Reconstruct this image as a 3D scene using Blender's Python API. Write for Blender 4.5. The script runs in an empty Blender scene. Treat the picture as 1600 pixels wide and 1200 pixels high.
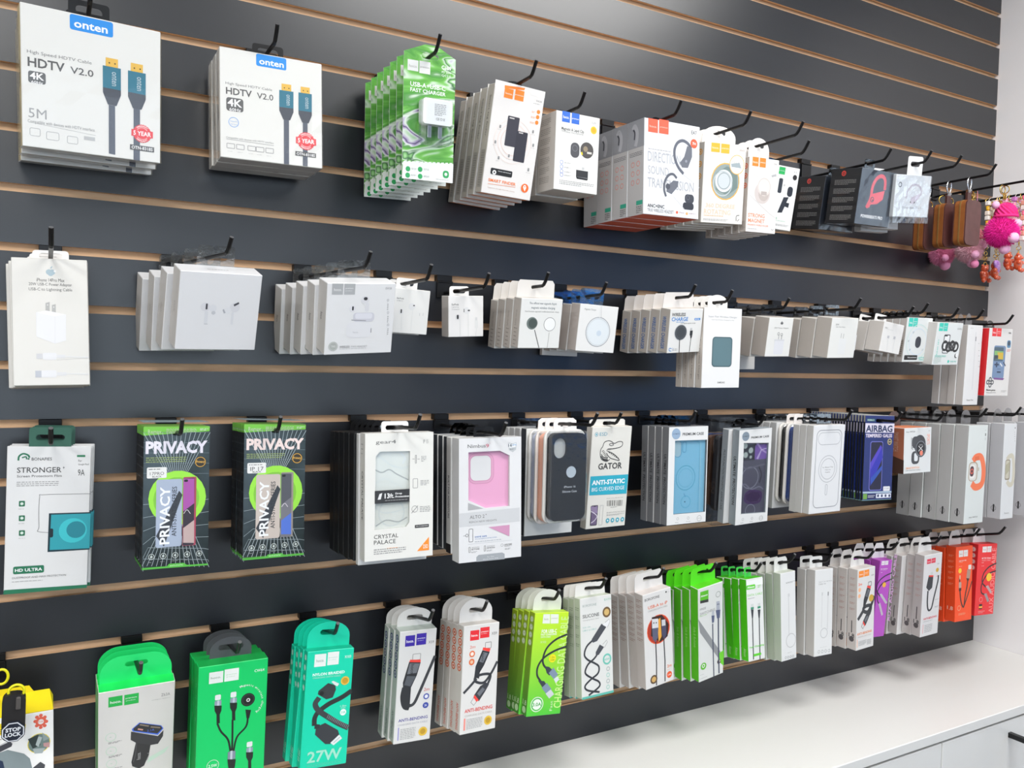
import bpy, math, random
from mathutils import Matrix, Vector, Euler
from mathutils.geometry import tessellate_polygon
# ---------------------------------------------------------------- camera, world, lights, exposure
scene = bpy.context.scene
col = scene.collection
CAM={'loc': [0.0, -1.2385849679189846, 1.5564953319136612], 'R': [[0.873221424580269, -0.4869278513138037, 0.019636987267093852], [0.00395152396309284, 0.0473691239138192, 0.9988696369186553], [-0.48730763293054913, -0.8721567712943353, 0.04328784093790829]], 'f': 1280.3604705410605, 'sx': 0.007987445492085035, 'sy': 0.01381349478685817}
cam_data = bpy.data.cameras.new('camera')
cam_data.sensor_width = 36.0
cam_data.lens = CAM['f'] / 1600 * 36.0
cam_data.shift_x = CAM['sx']
cam_data.shift_y = CAM['sy']
cam_data.clip_start = 0.02
cam = bpy.data.objects.new('camera', cam_data)
m4 = Matrix([[CAM['R'][0][i], CAM['R'][1][i], CAM['R'][2][i], CAM['loc'][i]] for i in range(3)] + [[0, 0, 0, 1]])
cam.matrix_world = m4
col.objects.link(cam)
scene.camera = cam
scene.view_settings.view_transform = 'Standard'
scene.view_settings.look = 'None'
scene.view_settings.gamma = 1.0
scene.view_settings.use_curve_mapping = False
scene.view_settings.exposure = 0.60
world = bpy.data.worlds.new('world')
scene.world = world
world.use_nodes = True
world.node_tree.nodes['Background'].inputs[0].default_value = (0.72, 0.86, 1.0, 1)
world.node_tree.nodes['Background'].inputs[1].default_value = 2.2
LIGHTS = [(1.2, -0.98, 1.2, 0.55, 24), (-0.4, -1.75, 0.6, 1.2, 20), (1.35, -3.3, 0.6, 1.2, 6), (-0.3, -3.3, 0.6, 1.2, 6), (-1.9, -2.0, 0.6, 1.2, 42), (3.6, -2.4, 0.6, 1.2, 10)]
CEIL = 2.75

# ---------------------------------------------------------------- helpers
P = 0.0762
ZG7 = 1.47
PI = math.pi
rnd = random.Random(7)

def lin(h):
    c = [int(h[i:i + 2], 16) / 255 for i in (0, 2, 4)]
    return tuple(x / 12.92 if x <= 0.04045 else ((x + 0.055) / 1.055) ** 2.4 for x in c) + (1,)

MATS = {}
def mat(name, color=None, rough=0.5, metal=0.0, coat=0.0, trans=0.0, alpha=1.0, spec=0.5, noise=None, emit=None, film=0):
    if name in MATS: return MATS[name]
    m = bpy.data.materials.new(name); m.use_nodes = True
    b = m.node_tree.nodes['Principled BSDF']
    b.inputs['Base Color'].default_value = lin(color)
    b.inputs['Roughness'].default_value = rough
    b.inputs['Metallic'].default_value = metal
    b.inputs['Coat Weight'].default_value = coat
    b.inputs['Coat Roughness'].default_value = 0.06
    b.inputs['Specular IOR Level'].default_value = spec
    b.inputs['Transmission Weight'].default_value = trans
    b.inputs['Alpha'].default_value = alpha
    if film:
        b.inputs['Thin Film Thickness'].default_value = film
    if noise:
        nt = m.node_tree
        tc = nt.nodes.new('ShaderNodeTexCoord'); n = nt.nodes.new('ShaderNodeTexNoise')
        mp = nt.nodes.new('ShaderNodeMapping'); mp.inputs['Scale'].default_value = noise.get('stretch', (1, 1, 1))
        n.inputs['Scale'].default_value = noise['scale']; n.inputs['Detail'].default_value = noise.get('detail', 4)
        nt.links.new(tc.outputs['Object'], mp.inputs['Vector']); nt.links.new(mp.outputs[0], n.inputs['Vector'])
        if 'amount' in noise:
            mx = nt.nodes.new('ShaderNodeMix'); mx.data_type = 'RGBA'
            mx.inputs['A'].default_value = lin(color); mx.inputs['B'].default_value = lin(noise['color'])
            rp = nt.nodes.new('ShaderNodeMapRange'); rp.inputs['From Min'].default_value = 0.35; rp.inputs['From Max'].default_value = 0.7
            rp.inputs['To Max'].default_value = noise['amount']
            nt.links.new(n.outputs['Fac'], rp.inputs['Value']); nt.links.new(rp.outputs[0], mx.inputs['Factor'])
            nt.links.new(mx.outputs['Result'], b.inputs['Base Color'])
        if 'bump' in noise:
            bp = nt.nodes.new('ShaderNodeBump'); bp.inputs['Strength'].default_value = noise['bump']; bp.inputs['Distance'].default_value = noise.get('dist', 0.001)
            nt.links.new(n.outputs['Fac'], bp.inputs['Height']); nt.links.new(bp.outputs[0], b.inputs['Normal'])
    MATS[name] = m
    return m

def film_mat(name, tint='ffffff', gloss=0.16, rough=0.08, bump=0.6, scale=60.0):
    """thin clear plastic: mostly see-through, with a sharp sheen"""
    if name in MATS: return MATS[name]
    m = bpy.data.materials.new(name); m.use_nodes = True
    nt = m.node_tree; nt.nodes.clear()
    out = nt.nodes.new('ShaderNodeOutputMaterial'); mix = nt.nodes.new('ShaderNodeMixShader')
    tr = nt.nodes.new('ShaderNodeBsdfTransparent'); tr.inputs[0].default_value = lin(tint)
    gl = nt.nodes.new('ShaderNodeBsdfGlossy'); gl.inputs['Roughness'].default_value = rough
    tc = nt.nodes.new('ShaderNodeTexCoord'); nz = nt.nodes.new('ShaderNodeTexNoise'); nz.inputs['Scale'].default_value = scale; nz.inputs['Detail'].default_value = 3
    bp = nt.nodes.new('ShaderNodeBump'); bp.inputs['Strength'].default_value = bump; bp.inputs['Distance'].default_value = 0.002
    nt.links.new(tc.outputs['Object'], nz.inputs['Vector']); nt.links.new(nz.outputs['Fac'], bp.inputs['Height']); nt.links.new(bp.outputs[0], gl.inputs['Normal'])
    lw = nt.nodes.new('ShaderNodeLayerWeight'); lw.inputs['Blend'].default_value = 0.25
    fr = nt.nodes.new('ShaderNodeMath'); fr.operation = 'MULTIPLY'; nt.links.new(lw.outputs['Facing'], fr.inputs[0]); nt.links.new(lw.outputs['Facing'], fr.inputs[1])
    ad = nt.nodes.new('ShaderNodeMath'); ad.operation = 'ADD'; ad.inputs[1].default_value = gloss; ad.use_clamp = True
    nt.links.new(fr.outputs[0], ad.inputs[0]); nt.links.new(ad.outputs[0], mix.inputs[0])
    nt.links.new(tr.outputs[0], mix.inputs[1]); nt.links.new(gl.outputs[0], mix.inputs[2]); nt.links.new(mix.outputs[0], out.inputs[0])
    MATS[name] = m
    return m

def ink(h):
    n = [int(h[i:i + 2], 16) for i in (0, 2, 4)]
    d = ''.join('%02x' % int(v * 0.915) for v in n) if min(n) >= 0x90 else h   # pale inks keep in step with the carton's own white
    return mat('ink_' + d, d, 0.42)
def card(h): return mat('card_' + h, h, 0.45)

def paper(c):
    # white coated carton is never pure white: its albedo stays near 0.7
    n = [int(c[i:i + 2], 16) for i in (0, 2, 4)]
    if min(n) < 0xc0: return card(c)
    d = ''.join('%02x' % int(v * 0.915) for v in n)
    return mat('paper_' + d, d, 0.42)
class MB:
    """collects polygons with a material each, then links them as ONE mesh"""
    def __init__(s): s.v = []; s.f = []; s.mi = []; s.mats = []
    def m(s, material):
        if material not in s.mats: s.mats.append(material)
        return s.mats.index(material)
    def add(s, vs, fs, material):
        o = len(s.v); k = s.m(material); s.v += [tuple(v) for v in vs]
        for f in fs: s.f.append(tuple(o + i for i in f)); s.mi.append(k)
    def box(s, x0, x1, y0, y1, z0, z1, mats, b=0.0):
        """mats: one material or dict front,left,right,top,bottom,back (front is -y); b chamfers the edges"""
        if not isinstance(mats, dict): mats = dict(front=mats)
        d = mats['front']; g = lambda k: mats.get(k, d)
        if b <= 0:
            V = [(x0, y0, z0), (x1, y0, z0), (x1, y0, z1), (x0, y0, z1), (x0, y1, z0), (x1, y1, z0), (x1, y1, z1), (x0, y1, z1)]
            for k, f in (('front', (0, 1, 2, 3)), ('back', (5, 4, 7, 6)), ('left', (4, 0, 3, 7)), ('right', (1, 5, 6, 2)), ('top', (3, 2, 6, 7)), ('bottom', (4, 5, 1, 0))):
                s.add([V[i] for i in f], [(0, 1, 2, 3)], g(k))
            return
        X = (x0, x1); Y = (y0, y1); Z = (z0, z1)
        def pt(ix, iy, iz, ax):
            p = [X[ix], Y[iy], Z[iz]]; q = (ix, iy, iz)
            for a in range(3):
                if a != ax: p[a] += b if q[a] == 0 else -b
            return tuple(p)
        idx = {}; V = []
        for ix in (0, 1):
            for iy in (0, 1):
                for iz in (0, 1):
                    for ax in range(3):
                        idx[ix, iy, iz, ax] = len(V); V.append(pt(ix, iy, iz, ax))
        o = len(s.v); s.v += V
        def face(ks, material):
            s.f.append(tuple(o + idx[k] for k in ks)); s.mi.append(s.m(material))
        face([(0, 0, 0, 1), (1, 0, 0, 1), (1, 0, 1, 1), (0, 0, 1, 1)], g('front'))
        face([(1, 1, 0, 1), (0, 1, 0, 1), (0, 1, 1, 1), (1, 1, 1, 1)], g('back'))
        face([(0, 1, 0, 0), (0, 0, 0, 0), (0, 0, 1, 0), (0, 1, 1, 0)], g('left'))
        face([(1, 0, 0, 0), (1, 1, 0, 0), (1, 1, 1, 0), (1, 0, 1, 0)], g('right'))
        face([(0, 0, 1, 2), (1, 0, 1, 2), (1, 1, 1, 2), (0, 1, 1, 2)], g('top'))
        face([(0, 1, 0, 2), (1, 1, 0, 2), (1, 0, 0, 2), (0, 0, 0, 2)], g('bottom'))
        e = g('front')
        for i in (0, 1):
            for j in (0, 1):
                face([(0, i, j, 1), (1, i, j, 1), (1, i, j, 2), (0, i, j, 2)], e)
                face([(i, 0, j, 0), (i, 1, j, 0), (i, 1, j, 2), (i, 0, j, 2)], e)
                face([(i, j, 0, 0), (i, j, 1, 0), (i, j, 1, 1), (i, j, 0, 1)], e)
                for k in (0, 1): face([(i, j, k, 0), (i, j, k, 1), (i, j, k, 2)], e)
    def prism(s, outline, y0, y1, material, holes=(), side=None, M=None):
        """outline in (x,z), extruded from y0 (front) to y1"""
        loops = [outline] + list(holes)
        flat = [p for L in loops for p in L]
        tris = tessellate_polygon([[Vector((p[0], p[1], 0)) for p in L] for L in loops])
        n = len(flat)
        V = [(p[0], y0, p[1]) for p in flat] + [(p[0], y1, p[1]) for p in flat]
        if M is not None: V = [tuple(M @ Vector(v)) for v in V]
        F = []
        for t in tris:
            a, b, c = t
            ar = (flat[b][0] - flat[a][0]) * (flat[c][1] - flat[a][1]) - (flat[b][1] - flat[a][1]) * (flat[c][0] - flat[a][0])
            if ar < 0: a, c = c, a
            F.append((a, b, c)); F.append((n + c, n + b, n + a))
        S = []; o = 0
        for L in loops:
            k = len(L)
            for i in range(k): S.append((o + i, n + o + i, n + o + (i + 1) % k, o + (i + 1) % k))
            o += k
        s.add(V, F, material)
        base = len(s.v) - len(V); ks = s.m(side or material)
        for f in S: s.f.append(tuple(base + i for i in f)); s.mi.append(ks)
    def tube(s, pts, r, material, n=8, cap=True, closed=False):
        pts = [Vector(p) for p in pts]; V = []; F = []; N = len(pts); up = None
        for i, p in enumerate(pts):
            a = pts[(i - 1) % N] if (closed or i > 0) else p; b = pts[(i + 1) % N] if (closed or i < N - 1) else p
            t = (b - a).normalized()
            if up is None:
                up = Vector((0, 0, 1)) if abs(t.z) < 0.9 else Vector((1, 0, 0))
            u = t.cross(up).normalized(); w = u.cross(t); up = w
            rr = r[i] if isinstance(r, (list, tuple)) else r
            for k in range(n):
                th = 2 * PI * k / n; V.append(p + (u * math.cos(th) + w * math.sin(th)) * rr)
        for i in range(N if closed else N - 1):
            j = (i + 1) % N
            for k in range(n):
                l = (k + 1) % n; F.append((i * n + k, i * n + l, j * n + l, j * n + k))
        if cap and not closed: F.append(tuple(range(n - 1, -1, -1))); F.append(tuple((N - 1) * n + k for k in range(n)))
        s.add(V, F, material)
    def sphere(s, c, r, material, nu=14, nv=9, sc=(1, 1, 1), fn=None):
        V = []; F = []
        for j in range(nv + 1):
            ph = PI * j / nv
            for i in range(nu):
                th = 2 * PI * i / nu; d = Vector((math.sin(ph) * math.cos(th), math.sin(ph) * math.sin(th), math.cos(ph)))
                k = fn(d) if fn else 1
                V.append((c[0] + d.x * r * sc[0] * k, c[1] + d.y * r * sc[1] * k, c[2] + d.z * r * sc[2] * k))
        for j in range(nv):
            for i in range(nu):
                l = (i + 1) % nu; F.append((j * nu + i, (j + 1) * nu + i, (j + 1) * nu + l, j * nu + l))
        s.add(V, F, material)
    def torus(s, c, R, r, material, axis='y', n=18, k=7, sx=1.0):
        pts = []
        for i in range(n):
            a = 2 * PI * i / n; u, w = math.cos(a) * R * sx, math.sin(a) * R
            pts.append((c[0] + u, c[1], c[2] + w) if axis == 'y' else (c[0], c[1] + u, c[2] + w) if axis == 'x' else (c[0] + u, c[1] + w, c[2]))
        s.tube(pts, r, material, k, closed=True)
    def mesh(s, name, smooth=False):
        me = bpy.data.meshes.new(name); me.from_pydata(s.v, [], s.f)
        for m in s.mats: me.materials.append(m)
        me.polygons.foreach_set('material_index', s.mi)
        if smooth: me.polygons.foreach_set('use_smooth', [True] * len(s.f))
        me.update()
        return me
    def build(s, name, parent=None, smooth=False):
        o = bpy.data.objects.new(name, s.mesh(name, smooth)); col.objects.link(o)
        if parent is not None: o.parent = parent
        return o

def empty(name, M, label, cat, group=None):
    o = bpy.data.objects.new(name, None); o.empty_display_size = 0.03
    o.matrix_world = M; col.objects.link(o)
    tag(o, label, cat, group)
    return o
def tag(o, label, cat, group=None):
    o['label'] = label; o['category'] = cat
    if group: o['group'] = group
    return o
def structure(o): o['kind'] = 'structure'; return o
KIDS = {}
def part(root, o): o.parent = root; KIDS.setdefault(root.name, []).append(o); return o
def copy_tree(o, M, label):
    c = o.copy(); col.objects.link(c); c.parent = None; c.matrix_world = M; c['label'] = label
    for ch in list(o.children):
        d = ch.copy(); col.objects.link(d); d.parent = c
        for g in list(ch.children):
            e = g.copy(); col.objects.link(e); e.parent = d
    return c

def rrect(x0, x1, z0, z1, r, n=5):
    r = min(r, abs(x1 - x0) / 2, abs(z1 - z0) / 2); o = []
    for cx, cz, a in ((x1 - r, z0 + r, -90), (x1 - r, z1 - r, 0), (x0 + r, z1 - r, 90), (x0 + r, z0 + r, 180)):
        for i in range(n + 1):
            t = math.radians(a + 90 * i / n); o.append((cx + r * math.cos(t), cz + r * math.sin(t)))
    return o
def circle(cx, cz, r, n=20, rz=None):
    return [(cx + r * math.cos(2 * PI * i / n), cz + (rz or r) * math.sin(2 * PI * i / n)) for i in range(n)]

# ---------------------------------------------------------------- flat print: text and shapes as thin geometry
GL = {}
def glyphs(txt, bold):
    k = (txt, bold)
    if k not in GL:
        c = bpy.data.curves.new('text', 'FONT'); c.body = txt; c.size = 1.0; c.resolution_u = 2
        c.offset = 0.011 * bold
        o = bpy.data.objects.new('text', c)
        me = o.to_mesh()
        v = [(p.co.x, p.co.y) for p in me.vertices]; f = [tuple(p.vertices) for p in me.polygons]
        o.to_mesh_clear(); bpy.data.objects.remove(o); bpy.data.curves.remove(c)
        if not v: v = [(0, 0), (1, 1)]
        xs = [a for a, b in v]; ys = [b for a, b in v]
        GL[k] = (v, f, min(xs), max(xs), min(ys), max(ys))
    return GL[k]

def catmull(p, n=6):
    if len(p) < 3: return p
    q = [(2 * p[0][0] - p[1][0], 2 * p[0][1] - p[1][1])] + list(p) + [(2 * p[-1][0] - p[-2][0], 2 * p[-1][1] - p[-2][1])]
    o = []
    for i in range(1, len(q) - 2):
        for k in range(n):
            t = k / n
            o.append(tuple(0.5 * (2 * q[i][a] + (q[i + 1][a] - q[i - 1][a]) * t + (2 * q[i - 1][a] - 5 * q[i][a] + 4 * q[i + 1][a] - q[i + 2][a]) * t * t + (3 * q[i][a] - q[i - 1][a] - 3 * q[i + 1][a] + q[i + 2][a]) * t ** 3) for a in (0, 1)))
    o.append(p[-1])
    return o

class Print:
    """draws items (coordinates in thousandths of the face) on a w x h face; face maps (x right from centre, z down from top)"""
    def __init__(s, w, h, depth=0.0, face='front', t=0.0, gloss=None):
        s.w, s.h = w, h; s.mb = MB(); s.y = depth; s.k = 0; s.face = face; s.t = t; s.gl = gloss
    def P(s, x, z):
        d = 0.0001 + 0.000007 * s.k
        if s.face == 'front': return (x, s.y - d, z)
        return (-s.t[0] / 2 - d, s.t[1] * 0 + (s.w / 2 - x), z)     # left face: x from rear to front
    def xz(s, u, v): return ((u / 1000 - 0.5) * s.w, -v / 1000 * s.h)
    def poly(s, pts, c):
        m = ink(c)
        tris = tessellate_polygon([[Vector((p[0], p[1], 0)) for p in pts]])
        F = []
        for a, b, d in tris:
            ar = (pts[b][0] - pts[a][0]) * (pts[d][1] - pts[a][1]) - (pts[b][1] - pts[a][1]) * (pts[d][0] - pts[a][0])
            F.append((a, b, d) if ar > 0 else (a, d, b))
        s.mb.add([s.P(*p) for p in pts], F, m); s.k += 1
    def strip(s, pts, wd, c, closed=False):
        m = ink(c); N = len(pts); L = []; R = []
        for i in range(N):
            a = pts[i - 1] if (i > 0 or closed) else pts[i]; b = pts[(i + 1) % N] if (i < N - 1 or closed) else pts[i]
            dx, dz = b[0] - a[0], b[1] - a[1]; l = math.hypot(dx, dz) or 1e-9
            nx, nz = -dz / l * wd / 2, dx / l * wd / 2
            L.append((pts[i][0] + nx, pts[i][1] + nz)); R.append((pts[i][0] - nx, pts[i][1] - nz))
        V = [s.P(*p) for p in L + R]
        F = [(i, N + i, N + (i + 1) % N, (i + 1) % N) for i in range(N if closed else N - 1)]
        s.mb.add(V, F, m); s.k += 1
    def text(s, tx, u0, v0, u1, v1, c, b, rot=0):
        v, f, a0, a1, b0, b1 = glyphs(tx, b)
        x0, z0 = s.xz(u0, v0); x1, z1 = s.xz(u1, v1); V = []
        for x, y in v:
            p = (x - a0) / max(1e-6, a1 - a0); q = (y - b0) / max(1e-6, b1 - b0)
            if rot == 0: X, Z = x0 + (x1 - x0) * p, z1 + (z0 - z1) * q
            elif rot == 1: X, Z = x0 + (x1 - x0) * q, z0 + (z1 - z0) * p      # reads downwards
            else: X, Z = x1 + (x0 - x1) * q, z1 + (z0 - z1) * p              # reads upwards
            V.append(s.P(X, Z))
        s.mb.add(V, f, ink(c)); s.k += 1
    def char(s, ch, u, v, size, deg, c):
        vv, f, a0, a1, b0, b1 = glyphs(ch, 1)
        cx, cz = s.xz(u, v); k = size / 1000 * s.w; th = -math.radians(deg); V = []
        for x, y in vv:
            X, Z = (x - (a0 + a1) / 2) * k, (y - 0.35) * k
            V.append(s.P(cx + X * math.cos(th) - Z * math.sin(th), cz + X * math.sin(th) + Z * math.cos(th)))
        s.mb.add(V, f, ink(c)); s.k += 1
    def draw(s, items):
        w, h = s.w, s.h
        for it in items:
            k = it[0]; a = it[1:]
            if k == 'r':
                x0, z0 = s.xz(a[0], a[1]); x1, z1 = s.xz(a[2], a[3]); s.poly([(x0, z1), (x1, z1), (x1, z0), (x0, z0)], a[4])
            elif k in 'RO':
                x0, z0 = s.xz(a[0], a[1]); x1, z1 = s.xz(a[2], a[3]); r = a[4] / 100 * min(abs(x1 - x0), abs(z1 - z0))
                pts = rrect(min(x0, x1), max(x0, x1), min(z0, z1), max(z0, z1), r)
                if k == 'R': s.poly(pts, a[5])
                else: s.strip(pts, a[5] / 1000 * w, a[6], True)
            elif k == 'c':
                x, z = s.xz(a[0], a[1]); s.poly(circle(x, z, a[2] / 1000 * w, 22), a[3])
            elif k == 'o':
                x, z = s.xz(a[0], a[1]); s.strip(circle(x, z, (a[2] - a[3] / 2) / 1000 * w, 26), a[3] / 1000 * w, a[4], True)
            elif k == 'p':
                L = a[0]; s.poly([s.xz(L[i], L[i + 1]) for i in range(0, len(L), 2)], a[1])
            elif k in 'ls':
                L = a[0]; pts = [s.xz(L[i], L[i + 1]) for i in range(0, len(L), 2)]
                s.strip(catmull(pts) if k == 's' else pts, a[1] / 1000 * w, a[2])
            elif k in 'tvu':
                s.text(*a[:7], {'t': 0, 'v': 1, 'u': 2}[k])
            elif k == 'a': s.char(*a)
            elif k == 'm':                                            # print too small to read: fine broken rules
                x0, z0 = s.xz(a[0], a[1]); x1, z1 = s.xz(a[2], a[3]); n = a[4]; m = ink(a[5]); r = random.Random(a[0] * 7 + a[1])
                st = (z1 - z0) / n; th = min(abs(st) * 0.42, 0.0016); V = []; F = []
                for i in range(n):
                    zc = z0 + st * (i + 0.5); x = x0; e = x0 + (x1 - x0) * (1 if i < n - 1 else r.uniform(0.6, 1))
                    while x < e - 1e-5:
                        l = min(r.uniform(0.0016, 0.005), e - x); o = len(V)
                        V += [s.P(x, zc - th / 2), s.P(x + l, zc - th / 2), s.P(x + l, zc + th / 2), s.P(x, zc + th / 2)]; F.append((o, o + 1, o + 2, o + 3)); x += l + 0.0009
                s.mb.add(V, F, m); s.k += 1
            elif k == 'g':                                            # toothed seal
                x, z = s.xz(a[0], a[1]); R = a[2] / 1000 * w
                s.poly([(x + R * (1 if i % 2 else 0.92) * math.cos(PI * i / 24), z + R * (1 if i % 2 else 0.92) * math.sin(PI * i / 24)) for i in range(48)], a[3])
            elif k == 'n':                                            # band across a seal with its words
                x, z = s.xz(a[0], a[1]); R = a[2] / 1000 * w; u, v, r = a[0], a[1], a[2]; rv = r * w / h
                s.poly([(x - R * 1.12, z - R * .36), (x + R * 1.12, z - R * .36), (x + R * 1.12, z + R * .36), (x - R * 1.12, z + R * .36)], a[3])
                s.text(a[4], u - r * .92, v - rv * .24, u + r * .92, v + rv * .24, 'ffffff', 2)
                for sg, wd in ((-1, 'WARRANTY'), (1, 'WARRANTY')):
                    for i, ch in enumerate(wd):
                        th = (i - (len(wd) - 1) / 2) * 0.19
                        if sg < 0: s.char(ch, u + math.sin(th) * r * .8, v - math.cos(th) * rv * .8, r * .24, math.degrees(th), 'ffffff')
                        else: s.char(ch, u + math.sin(th) * r * .8, v + math.cos(th) * rv * .8, r * .24, -math.degrees(th), 'ffffff')
        return s

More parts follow.
